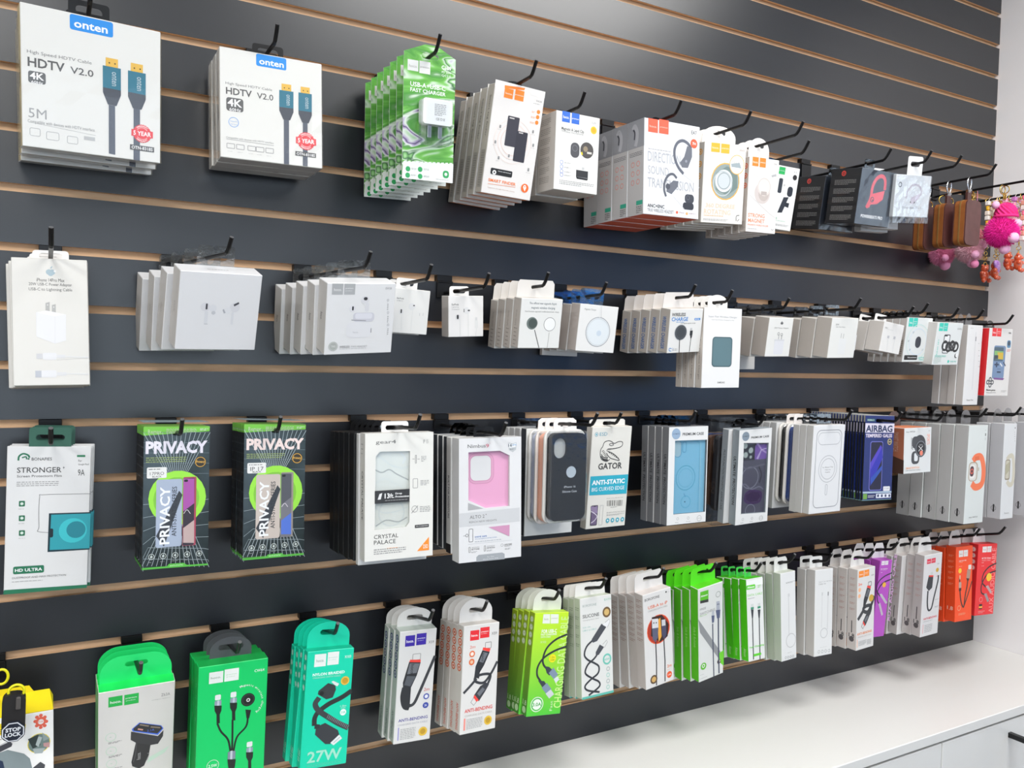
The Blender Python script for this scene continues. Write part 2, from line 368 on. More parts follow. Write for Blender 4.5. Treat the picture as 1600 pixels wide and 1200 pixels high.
POSE={'hdtv_large':[3,51.0,1961.7,116.4,6.9,5.9,-1.3,153.3,160.7,29.0,35.8,12.0,15.0],'hdtv_small':[3,266.8,1963.6,102.7,-1.2,-0.8,-0.7,135.5,143.4,26.0,29.8,24.0,18.0],'green_charger':[7,465.5,1982.3,178.1,0.9,5.3,-2.0,78.5,172.1,24.0,25.7,28.0,9.0],'smart_finder':[5,627.8,1970.2,148.3,-1.0,10.2,2.4,86.6,159.8,21.0,24.1,40.0,27.0],'lapel_mic':[2,739.7,1952.8,140.3,0.1,1.9,-0.1,83.3,121.6,52.0,55.8,12.0,21.0],'headset':[4,898.1,1955.3,180.7,0.4,0.4,-1.4,118.3,152.8,41.5,42.2,16.0,36.0],'ring_holder':[5,1034.1,1944.8,162.5,-3.2,5.2,-2.6,92.5,136.4,20.0,22.5,52.0,39.0],'magnet_mount':[6,1126.4,1931.6,164.5,-1.6,3.3,-1.4,71.4,131.6,16.5,17.5,80.0,42.0],'lavalier':[1,1190.6,1929.8,150.1,-7.3,7.6,2.7,77.6,115.0,40.0,0.0,48.0,24.0],'black_ear':[2,1419.3,1944.8,181.7,0.3,8.4,-0.9,102.0,105.3,70.0,84.0,20.0,42.0],'white_ear':[1,1514.8,1946.4,190.0,-1.5,7.3,-4.5,105.1,81.8,45.0,0.0,32.0,33.0],'adapter':[3,3.9,1672.9,83.6,-4.5,-6.0,-1.3,81.8,155.7,19.0,21.2,96.0,12.0],'airpods':[4,192.5,1661.3,169.2,6.2,19.9,-1.0,100.7,101.7,34.0,41.1,12.0,42.0],'hoco_buds':[5,366.0,1657.8,194.2,2.5,16.9,-3.6,96.0,97.5,34.0,36.3,12.0,33.0],'earpods_c':[2,468.5,1660.8,122.2,0.5,7.0,1.9,55.9,65.0,26.0,29.3,60.0,24.0],'earpods_l':[1,574.9,1659.9,82.0,-0.4,4.0,-3.1,60.9,64.1,26.0,0.0,72.0,27.0],'mag_pad':[4,682.1,1658.1,136.9,-0.4,9.3,-1.3,75.9,78.7,24.0,25.8,12.0,30.0],'mag_round':[4,802.0,1654.4,124.0,-0.3,6.4,1.8,77.5,77.7,26.5,27.3,12.0,33.0],'blue_wireless':[5,962.9,1655.0,156.1,-0.1,9.4,-3.4,72.9,76.1,25.5,27.1,16.0,30.0],'super_fast':[4,1046.3,1660.3,156.5,-1.2,1.5,-0.6,88.2,141.2,16.5,17.9,16.0,21.0],'usb_adapter':[3,1216.2,1651.6,135.0,-0.6,8.5,-1.3,63.5,74.3,36.0,38.0,12.0,36.0],'usb_adapter_b':[3,1345.9,1655.3,175.0,-0.5,8.2,-1.6,74.5,77.8,36.0,38.0,28.0,24.0],'cable_box':[2,1486.0,1650.6,180.0,1.4,6.1,5.6,65.6,59.7,34.0,36.0,36.0,30.0],'tracker':[5,1599.1,1667.1,159.1,-0.1,6.6,-1.1,84.0,92.9,16.0,16.9,12.0,18.0],'ring_teal':[2,1671.0,1659.0,180.0,-0.7,7.1,-1.1,87.0,89.6,26.0,28.0,12.0,24.0],'stylus':[4,1802.3,1660.2,154.6,-0.2,2.0,-0.3,54.8,177.9,18.0,18.8,12.0,27.0],'console':[1,1883.4,1655.4,165.0,-0.6,2.0,0.2,89.1,152.6,28.0,0.0,20.0,30.0],'film':[3,3.9,1439.8,60.0,-1.8,2.1,1.7,93.1,185.0,4.0,6.0,96.0,36.0],'privacy_pro':[10,147.6,1465.5,113.4,3.7,-2.5,1.2,80.4,180.4,7.0,8.5,40.0,6.0],'privacy':[9,273.3,1465.9,111.9,0.6,-2.2,1.0,83.1,178.8,7.5,9.2,24.0,6.0],'crystal':[1,428.5,1456.3,178.0,-2.3,-0.8,-0.2,100.0,175.9,22.0,0.0,64.0,24.0],'alto':[1,571.8,1445.6,178.0,-1.8,-1.3,-0.5,102.6,181.3,24.0,0.0,40.0,33.0],'silicone':[1,720.9,1452.3,165.0,-0.6,0.0,0.3,77.1,148.9,18.0,0.0,68.0,27.0],'gator':[1,845.0,1450.8,110.0,3.0,3.8,0.3,87.0,175.9,16.0,0.0,20.0,21.0],'premium_blue':[4,1000.0,1449.1,127.6,-0.7,0.3,-0.4,90.3,174.4,17.0,19.3,12.0,21.0],'premium_purple':[1,1147.3,1442.7,145.0,-2.5,4.0,-2.5,79.3,179.0,17.0,0.0,16.0,-0.0],'magcase':[3,1310.1,1449.5,176.4,0.7,1.7,-0.1,89.8,170.1,15.5,16.6,44.0,27.0],'airbag':[20,1474.2,1464.0,164.1,-1.2,-1.2,1.6,87.8,170.4,4.0,6.8,44.0,3.0],'watch_orange':[1,1605.3,1436.7,160.0,-0.2,-0.5,-0.5,90.4,96.0,58.0,0.0,52.0,36.0],'watch_grey':[5,1774.1,1440.5,188.2,0.3,0.4,0.8,69.9,215.4,31.0,33.1,12.0,33.0],'watch_grey_b':[2,1902.4,1441.7,185.0,1.0,-0.1,0.6,50.2,216.6,31.0,33.0,16.0,33.0],'charger_green':[3,102.8,1121.7,84.0,0.0,13.3,-0.3,92.7,151.0,20.0,21.5,44.0,54.0],'wireless_cable':[3,221.5,1141.5,104.7,0.6,3.3,1.0,91.7,175.7,24.0,25.7,32.0,39.0],'nylon':[4,350.5,1145.8,125.5,-0.2,0.0,3.5,67.3,167.3,16.5,17.5,20.0,36.0],'x59_blue':[3,490.8,1149.4,110.3,-3.4,4.3,1.3,59.1,178.0,21.0,22.7,44.0,36.0],'x59_red':[4,590.9,1149.1,125.8,3.7,-2.0,2.8,64.7,166.8,20.0,21.1,12.0,36.0],'x82':[4,717.2,1152.1,131.0,-1.2,-1.6,5.4,64.4,166.4,18.0,18.8,12.0,30.0],'silicone_cable':[3,796.7,1171.0,139.7,3.5,-5.0,0.6,66.9,163.5,16.0,16.9,24.0,24.0],'usba_ip':[4,934.8,1160.8,130.3,2.3,1.7,-6.2,65.5,173.9,22.0,23.3,16.0,27.0],'free_switch':[4,1041.6,1163.6,150.0,1.1,5.2,-8.0,59.9,181.4,20.0,22.0,12.0,24.0],'fast_green':[4,1161.5,1160.8,140.0,0.7,-4.0,-0.9,43.1,153.7,18.0,20.0,12.0,24.0],'white_cable':[5,1245.0,1164.4,145.0,2.0,-2.0,-1.8,42.1,170.4,18.0,20.0,12.0,21.0],'white_cable_b':[2,1360.4,1155.5,135.0,-1.3,-2.1,0.8,50.8,173.1,22.0,24.0,12.0,33.0],'x59_orange':[3,1476.7,1147.8,145.0,1.8,0.2,-1.6,56.9,169.2,23.0,25.0,12.0,33.0],'aux_purple':[3,1553.4,1153.9,135.0,-2.6,3.0,2.2,37.1,166.5,22.0,24.0,20.0,30.0],'x59_red_b':[4,1676.9,1160.7,160.0,-2.5,3.2,-2.9,57.8,183.4,23.0,25.0,12.0,27.0],'aux_orange':[3,1804.7,1163.7,150.0,-1.3,-2.1,1.1,60.1,168.0,24.0,26.0,28.0,27.0],'aux_red':[3,1895.5,1160.7,150.0,-3.0,-0.8,2.7,67.8,164.4,23.0,25.0,32.0,30.0]}
WIN={'crystal':[(152,181),(211,143),(650,147),(647,716),(597,752),(143,757)],'alto':[(147,111),(651,110),(809,153),(807,571),(425,574),(147,497)],'premium_blue':[(158,138),(980,143),(978,898),(160,893)],'premium_purple':[(151,135),(919,157),(929,905),(165,887)]}
ART={
'hdtv_large':[('R',334,8,642,117,15,'1c86d6'),('t','onten',363,48,603,97,'ffffff',2),('t','High Speed HDTV Cable',41,318,485,348,'6a6a6a',0),('t','HDTV',44,368,295,433,'555555',2),('t','V2.0',333,381,498,431,'555555',1),('R',46,462,164,545,20,'5a5a5a'),('t','4K',57,469,153,518,'ffffff',2),('t','60Hz',66,528,144,547,'ffffff',1),('t','5M',44,724,166,791,'a4a4a4',0),('t','Compatible with devices with HDTV interface',38,805,503,835,'9a9a9a',0),('l',[45,825,510,855],2,'a0a0a0'),('O',51,864,120,918,20,4,'b8b8b8'),('O',163,875,249,931,20,4,'b8b8b8'),('O',307,886,381,938,20,4,'b8b8b8'),('r',426,870,505,897,'c0c0c0'),('p',[587,268,677,268,677,331,586,331],'d8ad4c'),('c',613,304,6,'4a3a10'),('c',655,304,6,'4a3a10'),('p',[565,330,698,332,698,493,565,490],'2f6f84'),('v','onten',631,366,668,468,'c8d6da',0),('p',[565,490,698,493,698,530,665,614,601,611,565,526],'474b54'),('p',[607,612,654,614,654,979,606,975],'555a66'),('p',[773,272,864,273,864,334,772,333],'d8ad4c'),('c',799,308,6,'4a3a10'),('c',843,308,6,'4a3a10'),('p',[751,333,886,334,886,496,751,492],'2f6f84'),('v','onten',818,369,856,471,'c8d6da',0),('p',[751,492,886,496,886,531,853,611,788,609,751,527],'474b54'),('p',[793,609,842,611,841,1003,792,999],'555a66'),('g',859,791,74,'d8474d'),('o',859,791,48,3,'f4f0f0'),('n',859,791,74,'d8474d','5 YEAR'),('r',765,883,951,922,'555555'),('t','OTN-8318S',777,890,940,915,'ffffff',1)],
'hdtv_small':[('R',346,8,641,120,15,'1c86d6'),('t','onten',375,51,616,101,'ffffff',2),('t','High Speed HDTV Cable',54,311,498,340,'6a6a6a',0),('t','HDTV',57,360,302,422,'555555',2),('t','V2.0',350,366,510,422,'555555',1),('R',59,449,220,572,20,'5a5a5a'),('t','4K',71,460,208,529,'ffffff',2),('t','60Hz',87,542,196,570,'ffffff',1),('o',127,671,49,6,'7fa6d8'),('t','Support',94,656,163,672,'7fa6d8',0),('t','3D Sync',98,685,159,698,'7fa6d8',0),('t','Compatible with devices with HDTV interface',55,807,509,828,'9a9a9a',0),('l',[57,831,511,838],4,'a0a0a0'),('O',61,869,133,911,10,6,'a8a8a8'),('m',68,937,125,942,1,'a8a8a8'),('O',152,869,224,911,10,6,'a8a8a8'),('m',159,937,216,942,1,'a8a8a8'),('O',259,869,333,911,10,6,'a8a8a8'),('m',267,937,324,942,1,'a8a8a8'),('O',339,869,413,912,10,6,'a8a8a8'),('m',347,937,405,942,1,'a8a8a8'),('O',432,869,507,912,10,6,'a8a8a8'),('m',440,938,498,943,1,'a8a8a8'),('p',[592,247,688,246,688,308,592,309],'d8ad4c'),('c',620,284,6,'4a3a10'),('c',665,283,6,'4a3a10'),('p',[569,310,710,308,709,466,568,468],'2f6f84'),('v','onten',639,343,678,443,'c8d6da',0),('p',[568,468,709,466,709,501,675,581,607,581,568,502],'474b54'),('p',[612,581,663,581,661,998,610,998],'555a66'),('p',[783,247,875,245,875,304,783,305],'d8ad4c'),('c',810,281,6,'4a3a10'),('c',853,281,6,'4a3a10'),('p',[761,305,896,303,895,474,760,475],'2f6f84'),('v','onten',828,342,866,448,'c8d6da',0),('p',[760,475,895,474,895,507,862,585,797,585,760,508],'474b54'),('p',[803,585,851,585,849,995,800,995],'555a66'),('g',835,757,92,'d8474d'),('o',835,757,60,4,'f4f0f0'),('n',835,757,92,'d8474d','5 YEAR'),('r',725,863,935,904,'555555'),('t','OTN-8318S',738,872,922,898,'ffffff',1)],
'green_charger':[('r',71,76,275,159,'e8e8e6'),('r',293,73,503,167,'e8e8e6'),('t','hoco.',102,112,258,134,'8a8a86',0),('t','premium',311,111,485,129,'8a8a86',1),('t','C109',723,78,914,110,'ffffff',2),('t','PD 20W',728,122,914,138,'ffffff',0),('t','QC3.0',730,147,909,167,'ffffff',0),('t','USB-A+USB-C',128,241,810,276,'ffffff',1),('t','FAST CHARGER',130,288,814,317,'ffffff',1),('p',[18,869,1005,844,1000,1000,0,1000],'eef2ee'),('p',[27,863,80,861,68,888,42,890],'eef2ee'),('p',[107,861,160,858,149,903,122,904],'eef2ee'),('p',[187,859,240,856,230,917,203,919],'eef2ee'),('p',[267,857,321,854,309,882,282,884],'eef2ee'),('p',[348,855,402,852,391,897,363,898],'eef2ee'),('p',[429,852,483,850,473,911,446,913],'eef2ee'),('p',[510,850,565,848,553,876,526,877],'eef2ee'),('p',[592,848,647,846,636,891,609,892],'eef2ee'),('p',[675,846,730,843,720,905,692,907],'eef2ee'),('p',[757,844,813,841,801,870,773,871],'eef2ee'),('p',[841,842,896,839,886,885,858,886],'eef2ee'),('p',[924,839,980,837,971,899,943,901],'eef2ee'),('c',113,922,45,'2f9a58'),('m',180,911,286,925,3,'a8a8a8'),('c',348,916,45,'2f9a58'),('m',415,904,524,919,3,'a8a8a8'),('c',109,972,45,'2f9a58'),('m',175,961,282,975,3,'a8a8a8'),('c',351,971,45,'2f9a58'),('m',419,960,527,975,3,'a8a8a8'),('R',797,905,919,965,40,'2f9a58'),('c',858,934,29,'eef2ee'),('m',659,976,938,984,2,'a8a8a8')],
'smart_finder':[('r',-2,-30,998,30,'f4f1ee'),('p',[184,1,586,-19,574,5,188,26],'f08030'),('r',194,22,368,109,'f5822c'),('r',404,13,584,107,'f5822c'),('t','hoco.',218,58,355,75,'fff0e0',1),('t','premium',407,53,576,67,'fff0e0',1),('t','DK38',844,62,953,77,'777777',0),('m',791,91,965,103,1,'a8a8a8'),('c',916,166,35,'f5822c'),('m',781,167,862,186,2,'e8a070'),('c',913,214,35,'f5822c'),('m',777,215,859,235,2,'e8a070'),('c',910,265,35,'f5822c'),('m',773,266,856,285,2,'e8a070'),('o',487,487,305,9,'f6dcd2'),('o',487,487,241,9,'f3d2c6'),('o',487,487,379,9,'f8e6de'),('R',328,259,562,533,8,'3c3a42'),('r',362,271,459,282,'d8d4d0'),('R',536,378,765,659,8,'34323a'),('r',582,385,668,396,'d8d4d0'),('R',186,359,220,387,30,'8a8a8a'),('m',155,399,259,403,1,'a8a8a8'),('R',130,506,165,535,30,'8a8a8a'),('m',98,547,204,551,1,'a8a8a8'),('R',235,642,270,672,30,'8a8a8a'),('m',203,684,311,688,1,'a8a8a8'),('R',431,606,465,635,30,'8a8a8a'),('m',399,648,507,652,1,'a8a8a8'),('R',846,340,878,369,30,'8a8a8a'),('m',815,380,921,384,1,'a8a8a8'),('R',888,463,920,492,30,'8a8a8a'),('m',857,504,963,508,1,'a8a8a8'),('R',859,696,892,727,30,'8a8a8a'),('m',827,739,937,744,1,'a8a8a8'),('R',131,758,564,816,20,'1c1c1c'),('c',206,796,38,'ffffff'),('c',206,796,16,'1c1c1c'),('t','Works with Android',274,774,532,783,'ffffff',1),('t','SMART FINDER',111,858,659,886,'ef7a2c',1),('l',[111,909,662,897],6,'ef7a2c'),('t','Supports Google Find My device',111,937,657,949,'b09080',0),('c',854,890,77,'ef6a2a'),('c',849,876,28,'ffffff'),('p',[815,883,887,880,860,921],'ffffff'),('c',849,876,12,'ef6a2a')],
'lapel_mic':[('r',127,-4,307,132,'2a63c0'),('r',343,-4,521,133,'2a63c0'),('t','hoco.',151,48,287,86,'ffffff',1),('t','premium',355,58,506,81,'ffffff',1),('t','L21',814,62,900,87,'555555',0),('c',861,169,73,'e6b62c'),('c',861,169,46,'caa024'),('t','Magnetic & Lapel Clip',124,194,637,244,'444444',1),('t','Wireless microphone',119,234,624,271,'8a8a8a',0),('R',346,369,549,563,45,'4a4a4e'),('o',444,441,61,11,'6a6a70'),('c',722,443,153,'4a4644'),('c',689,429,53,'8a7c66'),('p',[582,483,613,469,631,505,600,517],'e6c820'),('r',726,459,836,486,'d8d4cc'),('r',493,713,768,802,'2c2c2e'),('r',622,669,676,702,'c8c8c8'),('p',[494,803,776,806,753,831,512,828],'1c1c1e'),('o',152,644,38,7,'5a7ac8'),('m',215,637,371,653,2,'a8a8a8'),('o',156,703,38,7,'5a7ac8'),('m',219,696,375,712,2,'a8a8a8'),('o',160,760,38,7,'5a7ac8'),('m',223,753,379,770,2,'a8a8a8'),('o',163,804,38,7,'5a7ac8'),('m',226,797,382,814,2,'a8a8a8'),('m',118,865,915,928,3,'a8a8a8')],
'headset':[('r',65,0,237,141,'ef5a40'),('r',255,-10,427,138,'ef5a40'),('t','hoco.',90,66,218,90,'f8c0b0',1),('t','premium',275,62,411,81,'f8c0b0',1),('t','EA7',842,51,940,91,'444444',1),('c',892,189,65,'ee5a3c'),('t','7H',862,174,925,203,'ffffff',1),('m',71,300,483,328,1,'b0b0b4'),('t','DIRECTION',66,337,649,445,'b4b6bc',1),('t','SOUND',70,487,440,575,'b4b6bc',1),('t','TRANSMISSION',65,610,900,713,'b4b6bc',1),('s',[707,528,610,464,546,376,538,283,590,208,684,176,780,198,842,247],44,'5a5d68'),('p',[767,223,858,246,861,333,787,458,678,462,636,415,715,345],'63666f'),('c',752,389,20,'8c8f98'),('s',[395,792,361,719,373,632,438,564,518,547,586,584],36,'565962'),('p',[524,613,614,614,610,670,496,760,401,740,408,684],'63666f'),('c',427,683,41,'4a4d56'),('R',737,740,907,834,40,'3c3e46'),('R',703,831,904,907,40,'30323a'),('o',797,777,31,5,'6a6d76'),('l',[707,536,1017,657],5,'d0d0d4'),('l',[523,779,731,902],5,'d0d0d4'),('t','ANC+ENC',68,886,371,924,'333333',2),('t','TRUE WIRELESS HEADSET',67,934,537,969,'777777',0),('c',598,948,20,'ee5a3c'),('m',636,939,740,953,2,'c0a0a0'),('c',779,950,20,'ee9a5c'),('m',818,938,958,953,2,'c0a0a0')],
'ring_holder':[('r',156,5,360,118,'f2b23c'),('r',390,5,590,122,'f2b23c'),('t','hoco.',180,51,337,78,'fff4d8',1),('t','premium',405,52,575,75,'fff4d8',1),('t','PH3',844,54,952,79,'b09890',0),('c',535,470,343,'f2a93c'),('c',535,470,323,'9aa8a4'),('p',[299,378,551,278,801,320,832,538,595,644,318,581],'70807c'),('o',496,464,208,53,'e4e8ea'),('o',496,464,161,16,'a8b0b4'),('c',496,464,141,'d4dadc'),('o',471,499,235,23,'c4ccce'),('c',790,249,181,'f2a93c'),('c',790,249,168,'fbf8f2'),('p',[644,242,855,220,900,289,663,281],'a8b4b8'),('t','STENT-F',663,212,841,231,'8a8a8a',0),('t','360 DEGREE',93,753,800,807,'f3d7b8',1),('t','ROTATING',61,828,700,890,'f3d7b8',1),('m',62,896,701,919,1,'f0c898'),('m',55,944,651,973,2,'a8a8a8'),('s',[848,957,847,896,919,882],16,'777777'),('s',[875,961,919,933],13,'777777')],
'magnet_mount':[('r',94,-1,302,120,'f5822c'),('r',339,-1,546,124,'f5822c'),('t','hoco.',118,51,285,81,'fff0e0',1),('t','premium',357,49,529,75,'fff0e0',1),('t','DH8',826,46,930,72,'888888',0),('c',836,189,125,'f0e4de'),('c',836,189,111,'faf8f6'),('p',[751,213,910,186,940,217,776,240],'b8b8b8'),('l',[60,197,927,429],9,'d8d4d2'),('l',[65,509,724,720,962,780],9,'c8c4c2'),('c',483,466,266,'d6cbc6'),('c',525,478,174,'c4b8b2'),('c',535,379,227,'e8dfda'),('o',535,379,213,14,'d0c6c0'),('r',437,442,630,493,'bdb2ac'),('t','STRONG',46,747,602,800,'f0885c',1),('t','MAGNET',55,817,613,869,'f0885c',1),('t','MAGNETIC MOBILE HOLDER',50,890,751,913,'f0885c',0),('m',46,946,556,964,1,'a8a8a8'),('l',[851,936,894,951,933,936],14,'888888')],
'lavalier':[('r',387,23,567,135,'2fae5a'),('t','premium',401,74,554,88,'ffffff',1),('r',161,24,334,135,'2fae5a'),('t','L2',838,52,922,75,'888888',0),('c',883,150,63,'2a2420'),('R',434,197,547,428,30,'33363c'),('m',586,283,642,311,2,'777777'),('p',[643,482,792,470,662,726,527,736],'2c2e34'),('R',724,302,882,461,45,'2a2c32'),('p',[723,559,836,562,825,637,707,622],'24262a'),('t','HEAR',383,812,545,839,'6ab890',0),('t','Lavalier microphone',398,850,797,869,'6ab890',0),('m',402,909,919,943,2,'a8a8a8')],
'black_ear':[('s',[278,692,361,511,370,300,459,148,597,93,705,160,733,330],72,'c43c48'),('p',[344,446,736,343,716,507,562,602,350,632],'cc4450'),('s',[317,675,383,509],85,'c43c48'),('o',411,533,51,17,'24262c'),('c',426,543,17,'24262c'),('t','POWERBEATS PRO',155,817,789,876,'f2f2f2',2)],
'white_ear':[('o',124,240,49,17,'444444'),('s',[319,557,359,377,493,232,672,254,744,400,679,528],40,'c8bfc8'),('p',[465,535,691,438,720,509,547,690,448,675],'d2c6d2'),('c',461,640,17,'555555'),('c',572,648,17,'555555'),('t','Powerbeats Pro 2',255,745,784,800,'9a9aa2',0)],
'adapter':[('c',489,107,42,'a8bcc6'),('c',529,107,42,'a8bcc6'),('c',509,119,38,'a8bcc6'),('c',568,99,17,'f3f2f0'),('p',[501,78,520,62,538,60,524,78],'a8bcc6'),('t','iPhone 14Pro Max',323,157,691,184,'555555',0),('t','20W USB-C Power Adapter',222,193,789,223,'555555',0),('t','USB-C to Lightning Cable',221,233,792,263,'555555',0),('p',[435,352,490,344,487,425,433,428],'b4b4b2'),('p',[518,368,568,360,568,441,515,444],'b4b4b2'),('c',462,368,8,'e8e8e6'),('c',542,384,8,'e8e8e6'),('p',[309,428,444,412,702,441,695,647,548,673,307,618],'e6e6e8'),('p',[309,428,444,412,702,441,556,458],'ededee'),('l',[556,458,548,673],4,'d8d8da'),('R',383,745,566,799,20,'e4e4e6'),('r',302,751,381,791,'cfcfd2'),('r',568,760,681,786,'dcdcde'),('l',[682,776,995,781],15,'dedee0'),('l',[567,801,995,785],4,'c8c8ca'),('R',360,882,562,938,20,'e4e4e6'),('r',284,885,363,937,'bcc0c8'),('r',568,898,688,924,'dcdcde'),('l',[689,909,991,916],15,'dedee0')],
'airpods':[('c',325,441,57,'dfe0e4'),('c',421,453,46,'e3e4e8'),('R',323,497,365,665,30,'e0e1e5'),('R',330,396,353,473,45,'44464c'),('c',430,512,25,'ccced4'),('m',327,655,373,665,1,'888a90'),('c',688,436,63,'dfe0e4'),('c',605,477,42,'e6e7ea'),('R',653,498,683,658,30,'e0e1e5'),('p',[670,395,732,361,741,384,681,420],'44464c'),('p',[538,472,554,458,580,508,559,517],'b4b6bc')],
'hoco_buds':[('r',68,6,225,157,'b6b8ba'),('r',241,6,398,157,'b6b8ba'),('t','hoco.',95,69,206,108,'f2f2f2',1),('t','premium',260,60,371,84,'f2f2f2',1),('t','product',260,96,357,114,'f2f2f2',0),('t','EW58',847,55,937,86,'a8a8aa',0),('c',553,233,58,'e2e2e6'),('R',560,274,616,396,40,'e2e2e6'),('R',532,192,588,237,45,'3a3a3e'),('c',375,353,46,'e6e6ea'),('R',368,320,394,377,40,'3a3a3e'),('R',392,410,704,537,35,'d6d6de'),('R',421,419,673,497,35,'e6e6ee'),('R',304,548,664,763,25,'e9e9ed'),('l',[370,512,584,525],10,'9a9aa0'),('t','hoco.',403,674,480,699,'b0b0b4',0),('R',663,635,674,698,30,'88888c'),('o',894,236,16,4,'8a8a90'),('m',888,282,907,381,4,'a8a8a8'),('o',908,413,16,4,'8a8a90'),('m',902,459,921,559,4,'a8a8a8'),('o',923,591,16,4,'8a8a90'),('m',917,638,935,739,4,'a8a8a8'),('c',125,880,67,'b4b8b4'),('o',125,880,58,4,'e8e8e8'),('t','TWS',92,867,157,896,'e8e8e8',1),('t','WIRELESS',218,875,365,907,'8a8a8c',1),('t','TWS HEADSET',383,879,627,904,'b0b0b2',0),('m',217,916,672,924,1,'a8a8a8')],
'earpods_c':[('t','EarPods',70,209,262,242,'555555',1),('t','(USB-C)',75,264,236,300,'888888',0),('c',510,386,94,'e4e4e4'),('R',542,345,591,373,40,'3a3a3a'),('l',[539,448,537,954],19,'e4e4e2'),('c',222,520,70,'e4e4e4'),('R',201,466,241,554,40,'3a3a3a'),('l',[243,567,272,951],19,'e4e4e2'),('r',739,516,755,581,'d0d0d0'),('r',840,509,855,574,'d0d0d0')],
'earpods_l':[('t','EarPods',91,187,288,233,'555555',1),('t','Lightning',91,257,288,293,'999999',0),('t','Connector',91,307,313,342,'999999',0),('c',520,359,90,'e4e4e4'),('R',545,339,611,373,40,'333333'),('R',429,316,450,400,40,'666666'),('l',[557,423,565,992],24,'e2e2e0'),('c',264,523,74,'e4e4e4'),('R',231,461,289,565,40,'333333'),('l',[322,577,330,981],20,'e2e2e0'),('r',760,525,822,602,'dadada'),('R',747,603,843,795,20,'e6e6e4'),('l',[797,796,776,982],16,'dededc')],
'mag_pad':[('t','The official new upgrade Apple',192,73,853,128,'4a5a66',0),('t','magnetic wireless charging',245,159,821,220,'4a5a66',0),('t','New functions upgraded: smaller,faster,lower charge',102,243,926,282,'777777',0),('c',292,497,130,'6c7672'),('c',309,497,117,'444e4a'),('o',309,497,113,8,'7a8480'),('l',[366,628,512,995],16,'2e302e'),('o',723,510,146,12,'8e9090'),('c',723,510,134,'f7f7f5'),('l',[729,674,711,993],12,'b0b0ae')],
'mag_round':[('t','Magnetic Charger',116,86,419,133,'777777',0),('o',523,567,321,17,'a4a8ac'),('c',523,567,299,'e3e8ec'),('o',523,567,285,8,'c4cace'),('c',550,594,62,'ccd8e4'),('l',[514,-1,529,261],22,'e4e4e2'),('l',[541,-3,564,251],8,'c0c0c0')],
'blue_wireless':[('t','WIRELESS',48,88,464,164,'222222',2),('t','CHARGE',52,186,551,275,'2a7ac0',2),('m',199,286,590,311,1,'2a7ac0'),('t','15W MagSafe magnetic wireless',335,312,788,347,'333333',0),('R',750,212,928,263,20,'2a7ac0'),('t','MODEL',770,223,903,252,'ffffff',1),('c',360,534,189,'8a8e92'),('c',365,534,173,'3e4144'),('o',365,534,147,10,'5a5e62'),('l',[347,676,368,994],21,'2a2a2a'),('R',644,492,728,613,20,'2e2e30'),('r',644,436,705,498,'c8c8c8'),('p',[660,614,728,615,710,674,678,674],'2e2e30'),('l',[693,666,682,983],15,'2e2e30'),('s',[128,896,64,887,61,942,125,952],15,'2a7ac0'),('r',157,874,168,953,'7a9ac0'),('m',168,893,307,953,2,'a8a8a8')],
'super_fast':[('t','Super Fast Wireless Charger',113,97,874,126,'8a8a8a',0),('t','Super Fast Wireless Charging Duo Pad',197,141,787,157,'a0a0a0',0),('R',241,359,770,736,14,'3f5458'),('R',262,371,749,723,13,'587278'),('t','SAMSUNG',414,920,608,943,'555555',1)],
'usb_adapter':[('c',508,140,38,'666666'),('c',546,140,38,'666666'),('r',508,87,535,106,'666666'),('t','20W Power Adapter',244,243,839,288,'777777',0),('r',453,427,486,552,'b8b8b8'),('r',568,440,608,565,'b8b8b8'),('R',325,570,708,937,15,'e6e6ea'),('r',300,553,721,596,'dcdce0'),('o',445,412,46,15,'777777'),('o',577,431,46,15,'777777')],
'usb_adapter_b':[('t','20W',149,143,277,184,'777777',1),('t','USB-C Power Adapter',163,207,532,251,'999999',0),('R',349,511,627,903,15,'ececea'),('r',401,379,422,500,'b8b8b8'),('r',492,392,513,509,'b8b8b8'),('r',967,421,1012,810,'e8e8e8')],
'cable_box':[('t','USB-C',75,181,221,219,'666666',1),('t','USB-C Charge Cable (1m)',97,230,480,253,'888888',0),('r',268,444,365,532,'c0c0c4'),('r',571,428,674,525,'c0c0c4'),('l',[327,555,369,941],26,'e0e0de'),('l',[652,541,660,948],26,'e0e0de')],
'tracker':[('r',63,3,226,200,'35bfae'),('r',242,3,406,200,'35bfae'),('t','hoco.',91,85,206,136,'ffffff',1),('t','premium',262,73,378,105,'ffffff',1),('t','product',262,121,364,144,'ffffff',0),('t','DK3',882,109,976,140,'666666',0),('m',826,246,993,325,3,'a8a8a8'),('o',508,541,442,21,'cfe8e4'),('o',508,541,342,21,'dbe8f4'),('R',414,419,635,679,50,'3a3c44'),('m',263,306,324,351,2,'7a8a8a'),('m',120,503,180,547,2,'7a8a8a'),('m',211,699,270,743,2,'7a8a8a'),('m',719,698,780,742,2,'7a8a8a'),('m',864,531,925,575,2,'7a8a8a'),('m',866,419,927,463,2,'7a8a8a'),('R',57,844,567,950,20,'1c1c1c'),('t','Works with Android',188,879,533,910,'ffffff',1),('m',625,876,956,911,1,'45bfae'),('t','TRACKER',637,919,968,965,'45bfae',1)],
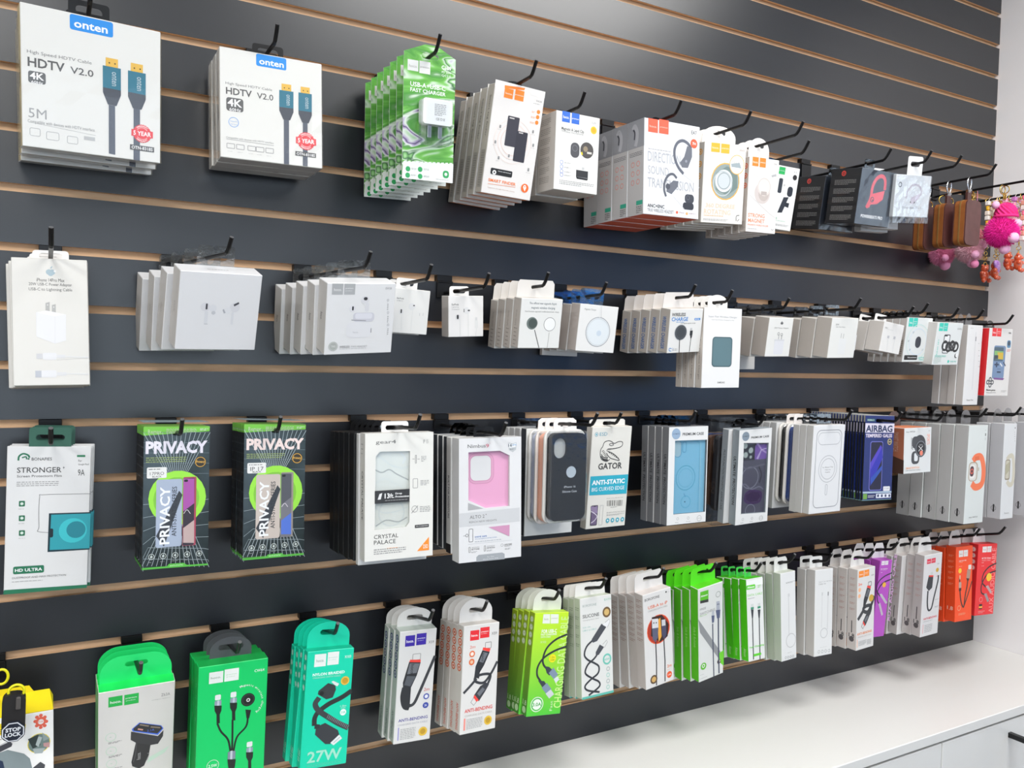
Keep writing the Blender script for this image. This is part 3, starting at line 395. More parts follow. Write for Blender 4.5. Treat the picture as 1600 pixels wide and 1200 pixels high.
'ring_teal':[('r',75,5,232,197,'35bfae'),('r',248,5,405,197,'35bfae'),('t','hoco.',102,85,213,135,'ffffff',1),('t','premium',267,74,378,104,'ffffff',1),('t','product',267,120,364,143,'ffffff',0),('t','GH-MAG',789,114,966,159,'777777',0),('u','RING SET',107,386,146,769,'45bfae',1),('R',315,276,555,725,15,'2c2e30'),('R',339,297,532,708,13,'f4f4f4'),('r',340,294,448,320,'2c2e30'),('o',397,546,131,58,'26282a'),('o',387,451,43,21,'26282a'),('o',544,570,131,58,'26282a'),('o',535,476,43,21,'26282a'),('o',678,544,131,58,'26282a'),('o',670,450,43,21,'26282a'),('o',809,568,131,58,'26282a'),('o',802,475,43,21,'26282a'),('m',52,801,323,969,5,'b0c8c0'),('t','MAGNETIC RINGS',63,767,489,812,'45bfae',0),('c',884,780,58,'333333'),('c',909,768,51,'f4f4f4'),('c',615,917,36,'45bfae'),('t','SUPER THIN',688,900,924,937,'45bfae',0)],
'stylus':[('m',159,34,342,45,1,'a8a8a8'),('l',[542,86,570,811],46,'dcdcde'),('l',[567,144,566,199],58,'909094'),('t','Smart Pen',254,927,693,948,'666666',1),('m',750,219,862,235,1,'b0b0b0'),('m',789,307,902,323,1,'b0b0b0'),('m',818,373,932,390,1,'b0b0b0'),('m',848,440,962,457,1,'b0b0b0'),('m',878,508,992,525,1,'b0b0b0')],
'console':[('r',119,-2,302,119,'dc2a30'),('r',320,-2,503,119,'dc2a30'),('t','hoco.',151,48,279,80,'ffffff',1),('t','premium',343,41,471,60,'ffffff',1),('t','product',343,70,455,85,'ffffff',0),('t','GM2',808,46,934,70,'333333',1),('R',250,253,752,744,12,'6f87a8'),('R',266,276,664,483,8,'4a5f6e'),('p',[276,329,655,334,678,456,289,451],'7fae6c'),('p',[405,353,661,355,662,457,458,448],'c8a83c'),('p',[291,395,446,395,451,449,289,451],'3a4450'),('r',312,522,507,547,'33405a'),('r',380,497,439,574,'33405a'),('l',[551,511,656,558],38,'e8ecf0'),('l',[687,494,795,551],38,'33405a'),('r',446,633,611,656,'33405a'),('m',450,593,648,607,1,'33405a'),('p',[324,728,793,735,737,762,345,755],'7a4a8a'),('R',790,167,949,279,30,'5a8ab0'),('c',867,214,61,'3a4a5a'),('m',805,300,966,340,2,'d05050'),('o',191,756,61,30,'44484c'),('o',92,797,61,30,'44484c'),('o',286,798,61,30,'44484c'),('o',195,842,61,30,'44484c'),('t','Massive games',61,897,441,932,'333333',2),('t','Childhood game console',68,940,466,962,'777777',0),('m',687,915,915,946,2,'a8a8a8')],
'film':[('s',[131,97,139,68,186,51,242,61,260,78],22,'1f6b4c'),('s',[171,78,219,72,227,89],17,'1f6b4c'),('c',249,86,12,'1f6b4c'),('t','BONAFIES',285,77,524,98,'4a4a4a',1),('t','STRONGER',118,144,643,181,'4a4a4a',1),('t','+',658,140,680,156,'4a4a4a',1),('t','Screen Protectorn Flim',119,196,648,212,'5a5a5a',1),('m',117,238,613,276,3,'a8a8a8'),('r',825,61,927,75,'2f7a55'),('t','For',843,94,888,109,'555555',0),('t','Google Pixel',844,120,973,136,'555555',0),('t','9A',843,162,925,206,'3a3a3a',0),('s',[1011,335,451,334,391,355,393,549,427,593,996,609],7,'7a7a7a'),('R',150,372,221,411,15,'2a6a4c'),('c',185,392,19,'dce8e0'),('m',146,424,233,431,1,'a8a8a8'),('R',154,472,225,511,15,'2a6a4c'),('c',190,491,19,'dce8e0'),('m',150,524,237,531,1,'a8a8a8'),('R',159,574,230,612,15,'2a6a4c'),('c',194,593,19,'dce8e0'),('m',155,626,242,632,1,'a8a8a8'),('p',[507,464,1019,465,1016,731,503,734],'12303a'),('p',[535,474,1017,474,1015,722,527,720],'2a94a0'),('c',803,590,172,'38b4bc'),('c',841,585,118,'1f7c8a'),('R',518,570,565,633,45,'12222a'),('R',104,823,467,875,20,'1f6b4c'),('t','HD ULTRA',125,839,445,861,'ffffff',2),('t','DUSTPROOF AND MAX PROTECTION',95,895,734,908,'6a6a6a',0),('m',93,923,548,932,1,'a8a8a8'),('p',[4,980,999,981,998,1004,-4,1011],'1f6b4c')],
'privacy_pro':[('p',[-9,0,1000,0,994,33,-8,61],'6ab43a'),('l',[420,395,-8,39],6,'b8c4c8'),('l',[351,629,2,974],6,'b8c4c8'),('l',[431,395,61,39],6,'b8c4c8'),('l',[372,630,72,977],6,'b8c4c8'),('l',[442,395,131,39],6,'b8c4c8'),('l',[394,631,141,981],6,'b8c4c8'),('l',[453,395,201,39],6,'b8c4c8'),('l',[415,631,212,984],6,'b8c4c8'),('l',[463,396,271,40],6,'b8c4c8'),('l',[437,632,282,988],6,'b8c4c8'),('l',[474,396,342,40],6,'b8c4c8'),('l',[458,633,354,991],6,'b8c4c8'),('l',[485,396,414,40],6,'b8c4c8'),('l',[480,633,425,995],6,'b8c4c8'),('l',[496,396,486,40],6,'b8c4c8'),('l',[502,634,498,998],6,'b8c4c8'),('l',[507,397,558,40],6,'b8c4c8'),('l',[524,635,570,1002],6,'b8c4c8'),('l',[518,397,632,40],6,'b8c4c8'),('l',[545,636,644,1005],6,'b8c4c8'),('l',[529,397,705,40],6,'b8c4c8'),('l',[567,636,717,1009],6,'b8c4c8'),('l',[540,397,779,41],6,'b8c4c8'),('l',[589,637,792,1013],6,'b8c4c8'),('l',[551,397,854,41],6,'b8c4c8'),('l',[611,638,867,1016],6,'b8c4c8'),('l',[561,398,929,41],6,'b8c4c8'),('l',[633,638,942,1020],6,'b8c4c8'),('l',[572,398,1005,41],6,'b8c4c8'),('l',[655,639,1018,1024],6,'b8c4c8'),('l',[4,543,374,542,620,548,997,528],6,'a0acb0'),('l',[-1,325,999,341],5,'6a747a'),('l',[6,636,301,619,695,631,1000,619],6,'a0acb0'),('l',[-3,253,997,266],5,'6a747a'),('l',[9,730,228,696,770,715,1002,711],6,'a0acb0'),('l',[-5,182,995,191],5,'6a747a'),('l',[11,823,156,772,846,799,1005,802],6,'a0acb0'),('l',[-6,110,993,116],5,'6a747a'),('l',[13,917,84,848,922,884,1007,894],6,'a0acb0'),('l',[-8,38,991,40],5,'6a747a'),('l',[15,1011,13,924,999,969,1010,985],6,'a0acb0'),('l',[-10,-33,989,-35],5,'6a747a'),('c',515,508,438,'8ccf3c'),('c',499,515,349,'74b234'),('t','PRIVACY',27,100,965,191,'e8e4f0',4),('m',35,211,647,254,3,'8a9a5a'),('c',858,255,88,'2a2416'),('o',858,255,82,9,'d0a040'),('t','Privacy',792,244,926,267,'e0b050',1),('R',50,285,344,362,12,'e8e8e6'),('m',76,293,335,304,1,'333333'),('t','17PRO',96,318,305,340,'333333',0),('t','BLACK',133,345,269,357,'333333',1),('R',193,373,583,854,9,'a8b4c8'),('p',[199,771,536,457,588,488,319,849],'30343a'),('u','PRIVACY',250,425,402,833,'f0f2f6',2),('u','ANTI-STATIC SERIES',430,426,503,780,'22262c',1),('R',597,361,801,855,9,'9a3c50'),('R',603,369,772,853,9,'2c2430'),('p',[598,371,766,374,771,552,604,607],'9a4a98'),('p',[607,727,774,673,778,839,610,832],'c0a8a4'),('R',611,379,669,396,40,'101010'),('s',[611,623,661,597,714,626],9,'d8d0d8'),('o',135,915,47,9,'c8d0cc'),('c',135,915,19,'c8d0cc'),('m',93,949,179,957,1,'9a9a9a'),('o',311,915,47,9,'c8d0cc'),('c',311,915,19,'c8d0cc'),('m',268,950,356,958,1,'9a9a9a'),('o',490,916,47,9,'c8d0cc'),('c',490,916,19,'c8d0cc'),('m',447,951,536,959,1,'9a9a9a'),('o',673,917,47,9,'c8d0cc'),('c',673,917,19,'c8d0cc'),('m',629,952,719,960,1,'9a9a9a'),('o',859,918,47,9,'c8d0cc'),('c',859,918,19,'c8d0cc'),('m',814,953,906,961,1,'9a9a9a'),('p',[3,999,3,987,369,990,400,974,623,976,672,993,1000,997,1000,1009],'4ea83a'),('t','ANTI-STATIC',410,984,613,994,'c8f0c0',1),('t','Remax',58,19,254,48,'c8e0b0',0),('m',327,11,790,47,5,'c4d8b0'),('m',842,11,973,29,2,'e0ecd8')],
'privacy':[('p',[-7,-3,1003,5,997,38,-5,59],'6ab43a'),('l',[427,402,-6,37],7,'b8c4c8'),('l',[357,640,4,994],7,'b8c4c8'),('l',[438,402,65,38],7,'b8c4c8'),('l',[378,641,75,996],7,'b8c4c8'),('l',[449,402,136,38],7,'b8c4c8'),('l',[400,641,145,999],7,'b8c4c8'),('l',[460,402,207,39],7,'b8c4c8'),('l',[422,642,216,1001],7,'b8c4c8'),('l',[470,402,278,40],7,'b8c4c8'),('l',[443,642,287,1004],7,'b8c4c8'),('l',[481,403,350,40],7,'b8c4c8'),('l',[465,643,359,1006],7,'b8c4c8'),('l',[492,403,422,41],7,'b8c4c8'),('l',[486,643,431,1009],7,'b8c4c8'),('l',[503,403,494,42],7,'b8c4c8'),('l',[508,644,503,1012],7,'b8c4c8'),('l',[514,403,566,42],7,'b8c4c8'),('l',[530,644,575,1014],7,'b8c4c8'),('l',[525,404,639,43],7,'b8c4c8'),('l',[552,645,648,1017],7,'b8c4c8'),('l',[536,404,712,43],7,'b8c4c8'),('l',[573,645,721,1019],7,'b8c4c8'),('l',[546,404,786,44],7,'b8c4c8'),('l',[595,646,794,1022],7,'b8c4c8'),('l',[557,404,859,45],7,'b8c4c8'),('l',[617,647,867,1024],7,'b8c4c8'),('l',[568,404,933,46],7,'b8c4c8'),('l',[639,647,941,1027],7,'b8c4c8'),('l',[579,405,1007,46],7,'b8c4c8'),('l',[661,648,1015,1030],7,'b8c4c8'),('l',[6,553,380,551,626,556,998,534],6,'a0acb0'),('l',[1,331,1000,348],5,'6a747a'),('l',[8,649,306,630,700,640,999,626],6,'a0acb0'),('l',[-1,257,999,272],5,'6a747a'),('l',[11,745,233,708,774,723,1001,717],6,'a0acb0'),('l',[-2,183,997,197],5,'6a747a'),('l',[13,840,160,787,848,807,1003,809],6,'a0acb0'),('l',[-4,110,995,121],5,'6a747a'),('l',[15,936,88,865,922,891,1005,900],6,'a0acb0'),('l',[-6,36,994,45],5,'6a747a'),('l',[17,1031,15,943,997,976,1007,991],6,'a0acb0'),('l',[-8,-37,992,-30],5,'6a747a'),('c',522,516,437,'8ccf3c'),('c',506,524,349,'74b234'),('t','PRIVACY',35,105,973,193,'f0dcd8',4),('m',40,216,656,258,3,'8a9a5a'),('c',862,261,88,'2a2416'),('o',862,261,82,10,'d0a040'),('t','Privacy',798,249,930,273,'e0b050',1),('R',54,289,352,368,12,'e8e8e6'),('m',80,298,343,309,1,'333333'),('t','IP 17',100,320,312,350,'333333',0),('t','BLACK',138,350,275,364,'333333',1),('R',198,379,590,868,9,'c8bcb4'),('p',[204,785,543,464,594,495,324,863],'30343a'),('u','PRIVACY',255,432,409,847,'f0f2f6',2),('u','ANTI-STATIC SERIES',436,434,510,792,'22262c',1),('R',602,367,806,865,9,'8a8078'),('R',608,376,777,864,9,'6a6a72'),('p',[604,378,771,381,775,560,610,616],'4a4c54'),('p',[612,737,777,681,781,847,615,842],'4a6ac0'),('R',618,385,675,402,40,'101010'),('s',[616,632,667,606,719,634],10,'d8d0d8'),('o',139,932,47,10,'c8d0cc'),('c',139,932,19,'c8d0cc'),('m',96,966,183,975,1,'9a9a9a'),('o',316,930,47,10,'c8d0cc'),('c',316,930,19,'c8d0cc'),('m',273,965,361,974,1,'9a9a9a'),('o',496,929,47,10,'c8d0cc'),('c',496,929,19,'c8d0cc'),('m',452,963,541,972,1,'9a9a9a'),('o',677,927,47,10,'c8d0cc'),('c',677,927,19,'c8d0cc'),('m',633,962,722,971,1,'9a9a9a'),('o',860,926,47,10,'c8d0cc'),('c',860,926,19,'c8d0cc'),('m',816,961,906,970,1,'9a9a9a'),('p',[5,1019,4,1007,375,1005,406,989,627,987,675,1004,998,1003,998,1015],'4ea83a'),('t','ANTI-STATIC',415,996,618,1007,'c8f0c0',1),('t','Remax',62,18,261,47,'c8e0b0',0),('m',336,14,797,48,5,'c4d8b0'),('m',847,15,977,33,2,'e0ecd8')],
'crystal':[('t','gear4',151,54,441,91,'555555',0),('t','IP 15',846,59,921,90,'999999',0),('l',[684,211,719,212],6,'777777'),('l',[759,213,795,214],6,'777777'),('O',729,182,745,247,40,6,'777777'),('m',817,188,892,238,4,'999999'),('O',696,370,766,444,15,6,'777777'),('m',807,383,936,428,4,'999999'),('o',726,613,47,6,'777777'),('l',[677,645,772,588],8,'777777'),('m',802,592,959,643,4,'999999'),('R',728,742,939,767,15,'3a3a3a'),('t','5G Compatible',746,750,926,759,'ffffff',1),('p',[942,846,944,954,763,954],'f08a30'),('t','D3O',857,904,925,938,'ffffff',1),('t','CRYSTAL',132,796,484,828,'3a3a3a',0),('t','PALACE',132,840,447,873,'3a3a3a',0),('m',131,905,597,954,3,'9a9a9a'),('m',323,904,532,913,1,'f0b080'),('p',[140,450,648,449,645,550,140,551],'2e2e30'),('p',[181,520,208,476,247,469,226,519],'e8e8e8'),('t','13',282,474,355,514,'ffffff',2),('t','ft.',360,477,420,513,'ffffff',1),('t','Drop',438,472,534,491,'ffffff',2),('t','Protection',438,497,639,512,'ffffff',2),('m',289,527,635,534,1,'c8c8c8')],
'alto':[('p',[140,518,382,574,140,581],'b4b4b6'),('t','Nimbus',134,49,418,78,'4a4a4a',0),('t','9',423,49,471,80,'c04060',0),('c',483,45,4,'c04060'),('p',[784,44,853,56,919,45,914,106,858,127,794,108],'c4c8cc'),('p',[794,52,853,63,909,52,905,84,799,89],'f4f4f4'),('t','16',785,56,848,81,'3a4a5a',2),('t','pro',858,62,917,78,'4a90c0',1),('m',809,96,897,109,2,'555555'),('p',[5,599,977,590,978,705,5,710],'d2d4d6'),('t','ALTO 2',168,623,400,650,'5a5a5a',0),('t','REACH NEW HEIGHTS',158,668,597,684,'6a6a6a',0),('c',425,623,7,'5a5a5a'),('O',155,732,216,836,20,7,'6a6a6a'),('o',122,781,23,7,'6a6a6a'),('l',[65,783,98,782],7,'8a8a8a'),('t','DRIVE SAFE',249,794,437,806,'2a6ab0',1),('t','WITH MAGNETIC MOUNTING SYSTEMS',248,814,598,821,'4a7ab0',0),('m',247,834,762,845,1,'b0b8c0'),('l',[141,853,851,855],4,'c8ccd0'),('O',152,878,176,921,30,7,'8a8a8a'),('t','RESPONSIVE',197,880,320,888,'888888',0),('t','BUTTONS',197,893,320,904,'555555',1),('m',192,913,282,928,2,'a8a8a8'),('O',395,879,418,922,30,7,'8a8a8a'),('t','RESPONSIVE',440,881,565,889,'888888',0),('t','PROTECTION',440,894,565,905,'555555',1),('m',435,914,527,929,2,'a8a8a8'),('o',684,888,21,4,'8a8a8a'),('t','LIFETIME',721,881,848,892,'777777',1),('t','WARRANTY',721,894,848,904,'888888',0),('m',731,914,824,931,2,'a8a8a8'),('p',[271,1003,271,964,306,948,687,949,726,963,726,1006],'a8acb0'),('t','For / Pour',445,968,556,976,'e8eaec',0),('t','iPhone 16 Pro (6.3)',378,985,618,995,'e8eaec',1),('p',[463,729,808,726,804,821],'d49abb')],
'silicone':[('c',578,481,137,'c8d2da'),('t','iPhone 16',391,637,711,661,'d8dce0',1),('t','Silicone Case',346,689,749,715,'d8dce0',1)],
'gator':[('o',107,72,43,9,'3a90a8'),('c',107,72,19,'5aa8bc'),('t','ESD',186,53,376,87,'3a90a8',0),('s',[279,196,319,151,415,137,499,147,569,165,683,149,776,156,775,189,711,208],16,'3c3c3c'),('s',[711,208,578,217,414,220,402,243],16,'3c3c3c'),('s',[418,241,520,258,624,286,714,324,717,337,598,324,496,309,426,282,388,256],16,'3c3c3c'),('s',[279,196,244,215,232,253,250,299,304,325,404,340,482,322],16,'3c3c3c'),('s',[260,267,314,296,430,308],19,'3c3c3c'),('s',[251,286,318,313,433,324],23,'3c3c3c'),('s',[284,306,336,326,452,334],16,'3c3c3c'),('s',[438,172,502,164,555,180,490,187,439,176],13,'3c3c3c'),('p',[430,218,459,215,447,239],'3c3c3c'),('p',[466,216,495,214,482,234],'3c3c3c'),('p',[502,215,531,213,518,229],'3c3c3c'),('p',[538,213,567,211,553,225],'3c3c3c'),('p',[574,212,604,210,589,220],'3c3c3c'),('p',[610,210,640,208,625,215],'3c3c3c'),('p',[647,209,677,207,661,210],'3c3c3c'),('p',[683,207,713,205,697,206],'3c3c3c'),('p',[720,206,750,204,733,201],'3c3c3c'),('p',[447,254,481,263,474,242],'3c3c3c'),('p',[492,267,526,275,519,254],'3c3c3c'),('p',[537,279,571,287,564,266],'3c3c3c'),('p',[582,291,617,300,610,279],'3c3c3c'),('p',[627,304,662,312,655,291],'3c3c3c'),('p',[673,316,708,325,701,304],'3c3c3c'),('l',[272,241,318,229],13,'3c3c3c'),('l',[294,254,340,242],13,'3c3c3c'),('l',[315,268,362,255],13,'3c3c3c'),('l',[337,281,384,269],13,'3c3c3c'),('l',[359,294,406,282],13,'3c3c3c'),('l',[381,307,428,295],13,'3c3c3c'),('t','GATOR',204,355,807,418,'3f3f3f',2),('p',[30,479,988,482,978,676,30,665],'2fa3ba'),('t','ANTI-STATIC',77,520,908,568,'ffffff',3),('t','BIG CURVED EDGE',83,593,911,630,'ffffff',0),('t','iPhone 15 Pro Max (6.7 inch)',472,707,897,716,'4a4a4a',0),('r',491,729,496,786,'333333'),('r',509,729,517,786,'888888'),('r',532,729,536,787,'333333'),('r',551,730,559,787,'333333'),('r',575,731,590,788,'333333'),('r',617,732,633,789,'333333'),('r',647,732,652,790,'333333'),('r',676,733,692,790,'333333'),('r',715,733,718,791,'333333'),('r',738,734,742,792,'333333'),('r',754,734,762,792,'333333'),('r',788,735,804,793,'333333'),('r',825,736,841,794,'333333'),('r',868,737,884,795,'888888'),('m',587,798,782,805,1,'444444'),('t','9D ANTI-STATIC FULL GLUE',498,848,956,859,'999999',0),('m',503,870,959,886,2,'a8a8a8'),('c',538,932,46,'3a9cb0'),('c',538,932,19,'e8f0f0'),('m',502,959,584,963,1,'a8a8a8'),('c',663,933,46,'3a9cb0'),('c',663,933,19,'e8f0f0'),('m',627,960,710,963,1,'a8a8a8'),('c',790,934,46,'3a9cb0'),('c',790,934,19,'e8f0f0'),('m',753,961,838,964,1,'a8a8a8'),('c',919,935,46,'3a9cb0'),('c',919,935,19,'e8f0f0'),('m',881,962,967,965,1,'a8a8a8'),('R',99,768,268,967,12,'2a2630'),('R',113,774,256,961,10,'6a5c78'),('p',[83,775,252,781,265,849,182,840,96,812],'8a7a98'),('s',[99,824,184,846,259,880,198,919,122,940],16,'e4dce8'),('R',158,775,213,781,40,'101010'),('O',320,773,402,968,15,9,'c8c8c8')],
'premium_blue':[('c',180,70,109,'8aa0b8'),('t','ULTIMATE',98,64,261,76,'40506a',1),('t','PREMIUM CASE',341,62,887,91,'3a3a3a',2),('o',273,942,29,6,'999999'),('m',212,975,333,983,1,'666666'),('o',544,945,29,6,'999999'),('m',488,977,617,983,1,'666666'),('o',828,959,59,6,'777777'),('t','SCRATCH',779,954,876,962,'777777',0)],
'premium_purple':[('c',197,68,110,'7c8894'),('t','ULTIMATE',108,62,285,73,'333f4a',1),('t','PREMIUM CASE',362,75,917,97,'3a3a3a',2),('o',230,947,31,7,'999999'),('m',165,978,298,987,1,'666666'),('o',513,948,31,7,'999999'),('m',449,977,581,986,1,'666666'),('o',797,960,59,7,'777777'),('t','SCRATCH',743,956,851,964,'777777',0)],
'magcase':[('O',108,58,902,935,16,16,'8a8c90'),('O',159,85,863,221,48,12,'b4b6ba'),('o',514,499,294,12,'b0b2b6'),('o',514,499,229,12,'b0b2b6'),('O',470,676,530,796,48,12,'b0b2b6'),('t','For iPhone 17 Air',344,473,685,486,'555555',0),('t','Clear case',423,503,609,514,'555555',0),('t','MagSafe',436,532,590,544,'555555',0)],
'airbag':[('r',7,91,1007,201,'e4dcea'),('t','AIRBAG',24,113,948,195,'1c2a52',3),('t','TEMPERED GALSS',30,216,944,258,'e8dcec',3),('R',49,34,337,69,10,'1a4a58'),('t','REMAX',74,43,312,62,'d0e8e0',1),('c',863,309,73,'c8b878'),('c',863,309,56,'2a2a40'),('t','360',820,298,906,319,'e8d8a0',1),('R',201,304,641,889,13,'6a6ab8'),('R',222,313,625,880,12,'161430'),('p',[215,620,605,378,642,499,251,835],'2a2aa0'),('p',[222,560,557,348,605,378,231,651],'4c3cb0'),('p',[250,743,631,591,637,637,267,820],'2648a0'),('R',700,844,933,899,20,'e8e8ee'),('t','17 AIR',738,860,899,877,'888888',0),('p',[3,898,996,902,994,924,5,919],'b0c4d8'),('r',21,924,155,988,'6a9a40'),('r',169,930,439,984,'1c2450'),('m',186,940,422,974,2,'e8e8f0'),('r',461,930,980,981,'e8ecf4'),('c',531,953,34,'2a3058'),('c',662,955,34,'2a3058'),('c',793,956,34,'2a3058'),('c',926,958,34,'2a3058')],
'watch_orange':[('t','hoco. WATCH',63,67,379,98,'555555',1),('m',884,66,938,97,2,'a8a8a8'),('v','SPORTS',832,149,941,385,'e89880',1),('c',570,366,218,'3e4044'),('R',278,191,608,450,40,'44464a'),('R',272,516,563,799,35,'44464a'),('R',374,554,510,736,30,'e8eef0'),('c',606,463,205,'3a3c40'),('o',606,463,182,18,'7c8086'),('c',606,463,154,'24262a'),('l',[526,405,691,520],18,'e8e8e8'),('l',[686,406,532,519],18,'e8e8e8'),('c',634,564,59,'e4826c'),('m',558,370,675,401,2,'c8c8c8'),('l',[245,218,315,248],13,'5c5f64'),('l',[247,250,316,280],13,'5c5f64'),('l',[248,283,318,313],13,'5c5f64'),('l',[250,315,319,345],13,'5c5f64'),('l',[252,348,321,378],13,'5c5f64'),('l',[253,381,322,410],13,'5c5f64'),('l',[255,413,324,443],13,'5c5f64'),('l',[256,445,325,475],13,'5c5f64'),('t','SMARTWATCH',75,856,569,902,'f0a880',1),('t','SUPER LARGE SMART SCREEN',68,919,608,942,'8a9090',0)],
'watch_grey':[('s',[302,364,421,328,646,319,789,355,889,456,879,569,743,619,481,629,292,589],219,'e8744a'),('s',[392,340,619,335],129,'d8653c'),('R',91,372,565,568,30,'b8a890'),('R',127,384,517,560,30,'e4e2dc'),('R',160,402,431,540,30,'f6f4f0'),('R',167,414,369,519,45,'4a2c34'),('o',268,466,83,32,'d8604a'),('R',595,429,636,466,30,'a89880'),('t','hoco. WATCH',258,928,707,943,'555555',1),('R',860,83,903,110,20,'555555'),('m',862,126,918,157,3,'a8a8a8'),('m',856,44,916,59,1,'a8a8a8')],
'watch_grey_b':[('s',[297,379,482,346,712,341,832,389,906,519,846,623,601,643,386,604],219,'d8d2c0'),('R',191,377,594,590,25,'8a8270'),('R',235,387,528,575,22,'d4cfbe'),('p',[221,436,514,400,550,490,261,539],'a8a48c'),('t','hoco.',309,927,707,948,'777777',0),('R',818,40,873,55,20,'444444'),('m',805,85,861,97,1,'777777'),('m',814,108,870,121,1,'777777'),('m',824,131,880,144,1,'777777'),('m',833,154,889,167,1,'777777'),('m',843,178,899,190,1,'777777')],
'charger_green':[('r',129,57,309,156,'1fae4a'),('r',332,59,519,161,'1fae4a'),('t','hoco.',153,98,294,125,'ffffff',1),('t','premium',350,90,494,104,'ffffff',1),('t','product',354,115,477,126,'ffffff',0),('t','Z63A',816,107,935,136,'777777',0),('t','intelligent Balance',691,155,934,164,'8a8a8a',0),('o',164,458,69,5,'b8e8c8'),('m',147,455,185,461,1,'6ac890'),('m',132,506,306,527,2,'777777'),('o',172,600,69,5,'b8e8c8'),('m',154,597,192,603,1,'6ac890'),('m',139,648,313,669,2,'777777'),('o',178,729,69,5,'b8e8c8'),('m',161,726,199,732,1,'6ac890'),('m',146,777,319,798,2,'777777'),('p',[674,743,945,665,886,725,646,800],'d4ead8'),('r',487,806,519,922,'c8c8ca'),('p',[496,547,690,611,672,706,610,819,543,840,451,802,437,757],'2a2a2c'),('s',[464,761,490,680,502,560],11,'4a4a4c'),('p',[426,439,786,538,860,487,855,548,790,619,691,617,496,565,423,524],'333336'),('p',[435,416,535,362,827,433,859,468,785,526,448,440],'3f6ad8'),('p',[454,413,542,369,819,436,844,466,778,510,463,435],'2c2c30'),('l',[539,384,661,417],20,'8a7a6a'),('l',[686,428,813,455],20,'8a7a6a'),('l',[515,425,584,444],23,'d8a090'),('t','2.1A',638,452,736,474,'4a6ad8',0),('u','hoco.',505,671,559,743,'c8c8c8',0),('s',[645,769,672,706,649,697],8,'9a9a9a')],
'wireless_cable':[('r',150,52,350,142,'f0f4f0'),('r',367,45,573,142,'f0f4f0'),('t','hoco.',176,89,317,106,'5a7a5a',0),('t','premium',397,84,543,95,'7ac080',0),('t','product',401,102,518,112,'a0c8a0',0),('t','CW64',803,79,948,102,'e8fff0',1),('s',[288,467,344,538,449,614,493,713],28,'1a221e'),('s',[507,459,513,592,515,715],28,'1a221e'),('s',[732,450,709,534,581,608,536,717],28,'1a221e'),('R',243,238,326,280,20,'e8ecec'),('r',241,286,336,326,'8a94a4'),('r',277,284,306,329,'c4ccd8'),('p',[237,320,343,330,340,372,319,399,325,470,278,466,273,395,244,364],'1c2420'),('R',465,235,548,278,20,'e8ecec'),('r',462,284,558,323,'8a94a4'),('r',499,281,528,326,'c4ccd8'),('p',[458,318,565,327,562,370,541,397,547,469,500,464,494,393,465,361],'1c2420'),('R',729,666,813,708,20,'e8ecec'),('r',726,715,823,753,'8a94a4'),('r',763,712,793,757,'c4ccd8'),('p',[722,748,830,758,827,801,805,827,811,899,764,894,758,823,729,791],'1c2420'),('c',722,317,102,'1a1e1c'),('o',725,317,86,9,'3a3e3c'),('c',726,320,28,'e8ece8'),('c',726,320,15,'1a1e1c'),('p',[689,394,774,406,751,471,710,467],'1a221e'),('a','M',611,201,49,-28,'e8fff0'),('a','a',634,197,49,-21,'e8fff0'),('a','g',659,194,49,-14,'e8fff0'),('a','n',684,194,49,-7,'e8fff0'),('a','e',710,195,49,0,'e8fff0'),('a','t',736,198,49,6,'e8fff0'),('a','i',762,203,49,13,'e8fff0'),('a','c',788,209,49,19,'e8fff0'),('a','w',836,226,49,33,'e8fff0'),('a','i',857,237,49,40,'e8fff0'),('a','r',877,249,49,47,'e8fff0'),('a','e',894,262,49,54,'e8fff0'),('a','l',910,276,49,61,'e8fff0'),('a','e',922,290,49,67,'e8fff0'),('a','s',932,305,49,74,'e8fff0'),('a','s',938,320,49,81,'e8fff0'),('a','c',942,350,49,95,'e8fff0'),('a','h',939,365,49,102,'e8fff0'),('a','a',933,379,49,108,'e8fff0'),('a','r',924,391,49,115,'e8fff0'),('a','g',912,403,49,122,'e8fff0'),('a','i',898,414,49,129,'e8fff0'),('a','n',881,423,49,136,'e8fff0'),('a','g',861,431,49,143,'e8fff0'),('r',455,716,566,781,'7a8494'),('r',492,711,523,784,'c8d0d8'),('p',[452,775,575,788,566,843,538,907,498,903,466,833],'1c2420'),('o',244,802,89,9,'c8f4d4'),('t','2.5W',180,791,308,816,'e0ffe8',2),('m',204,832,286,838,1,'c8f4d4')],
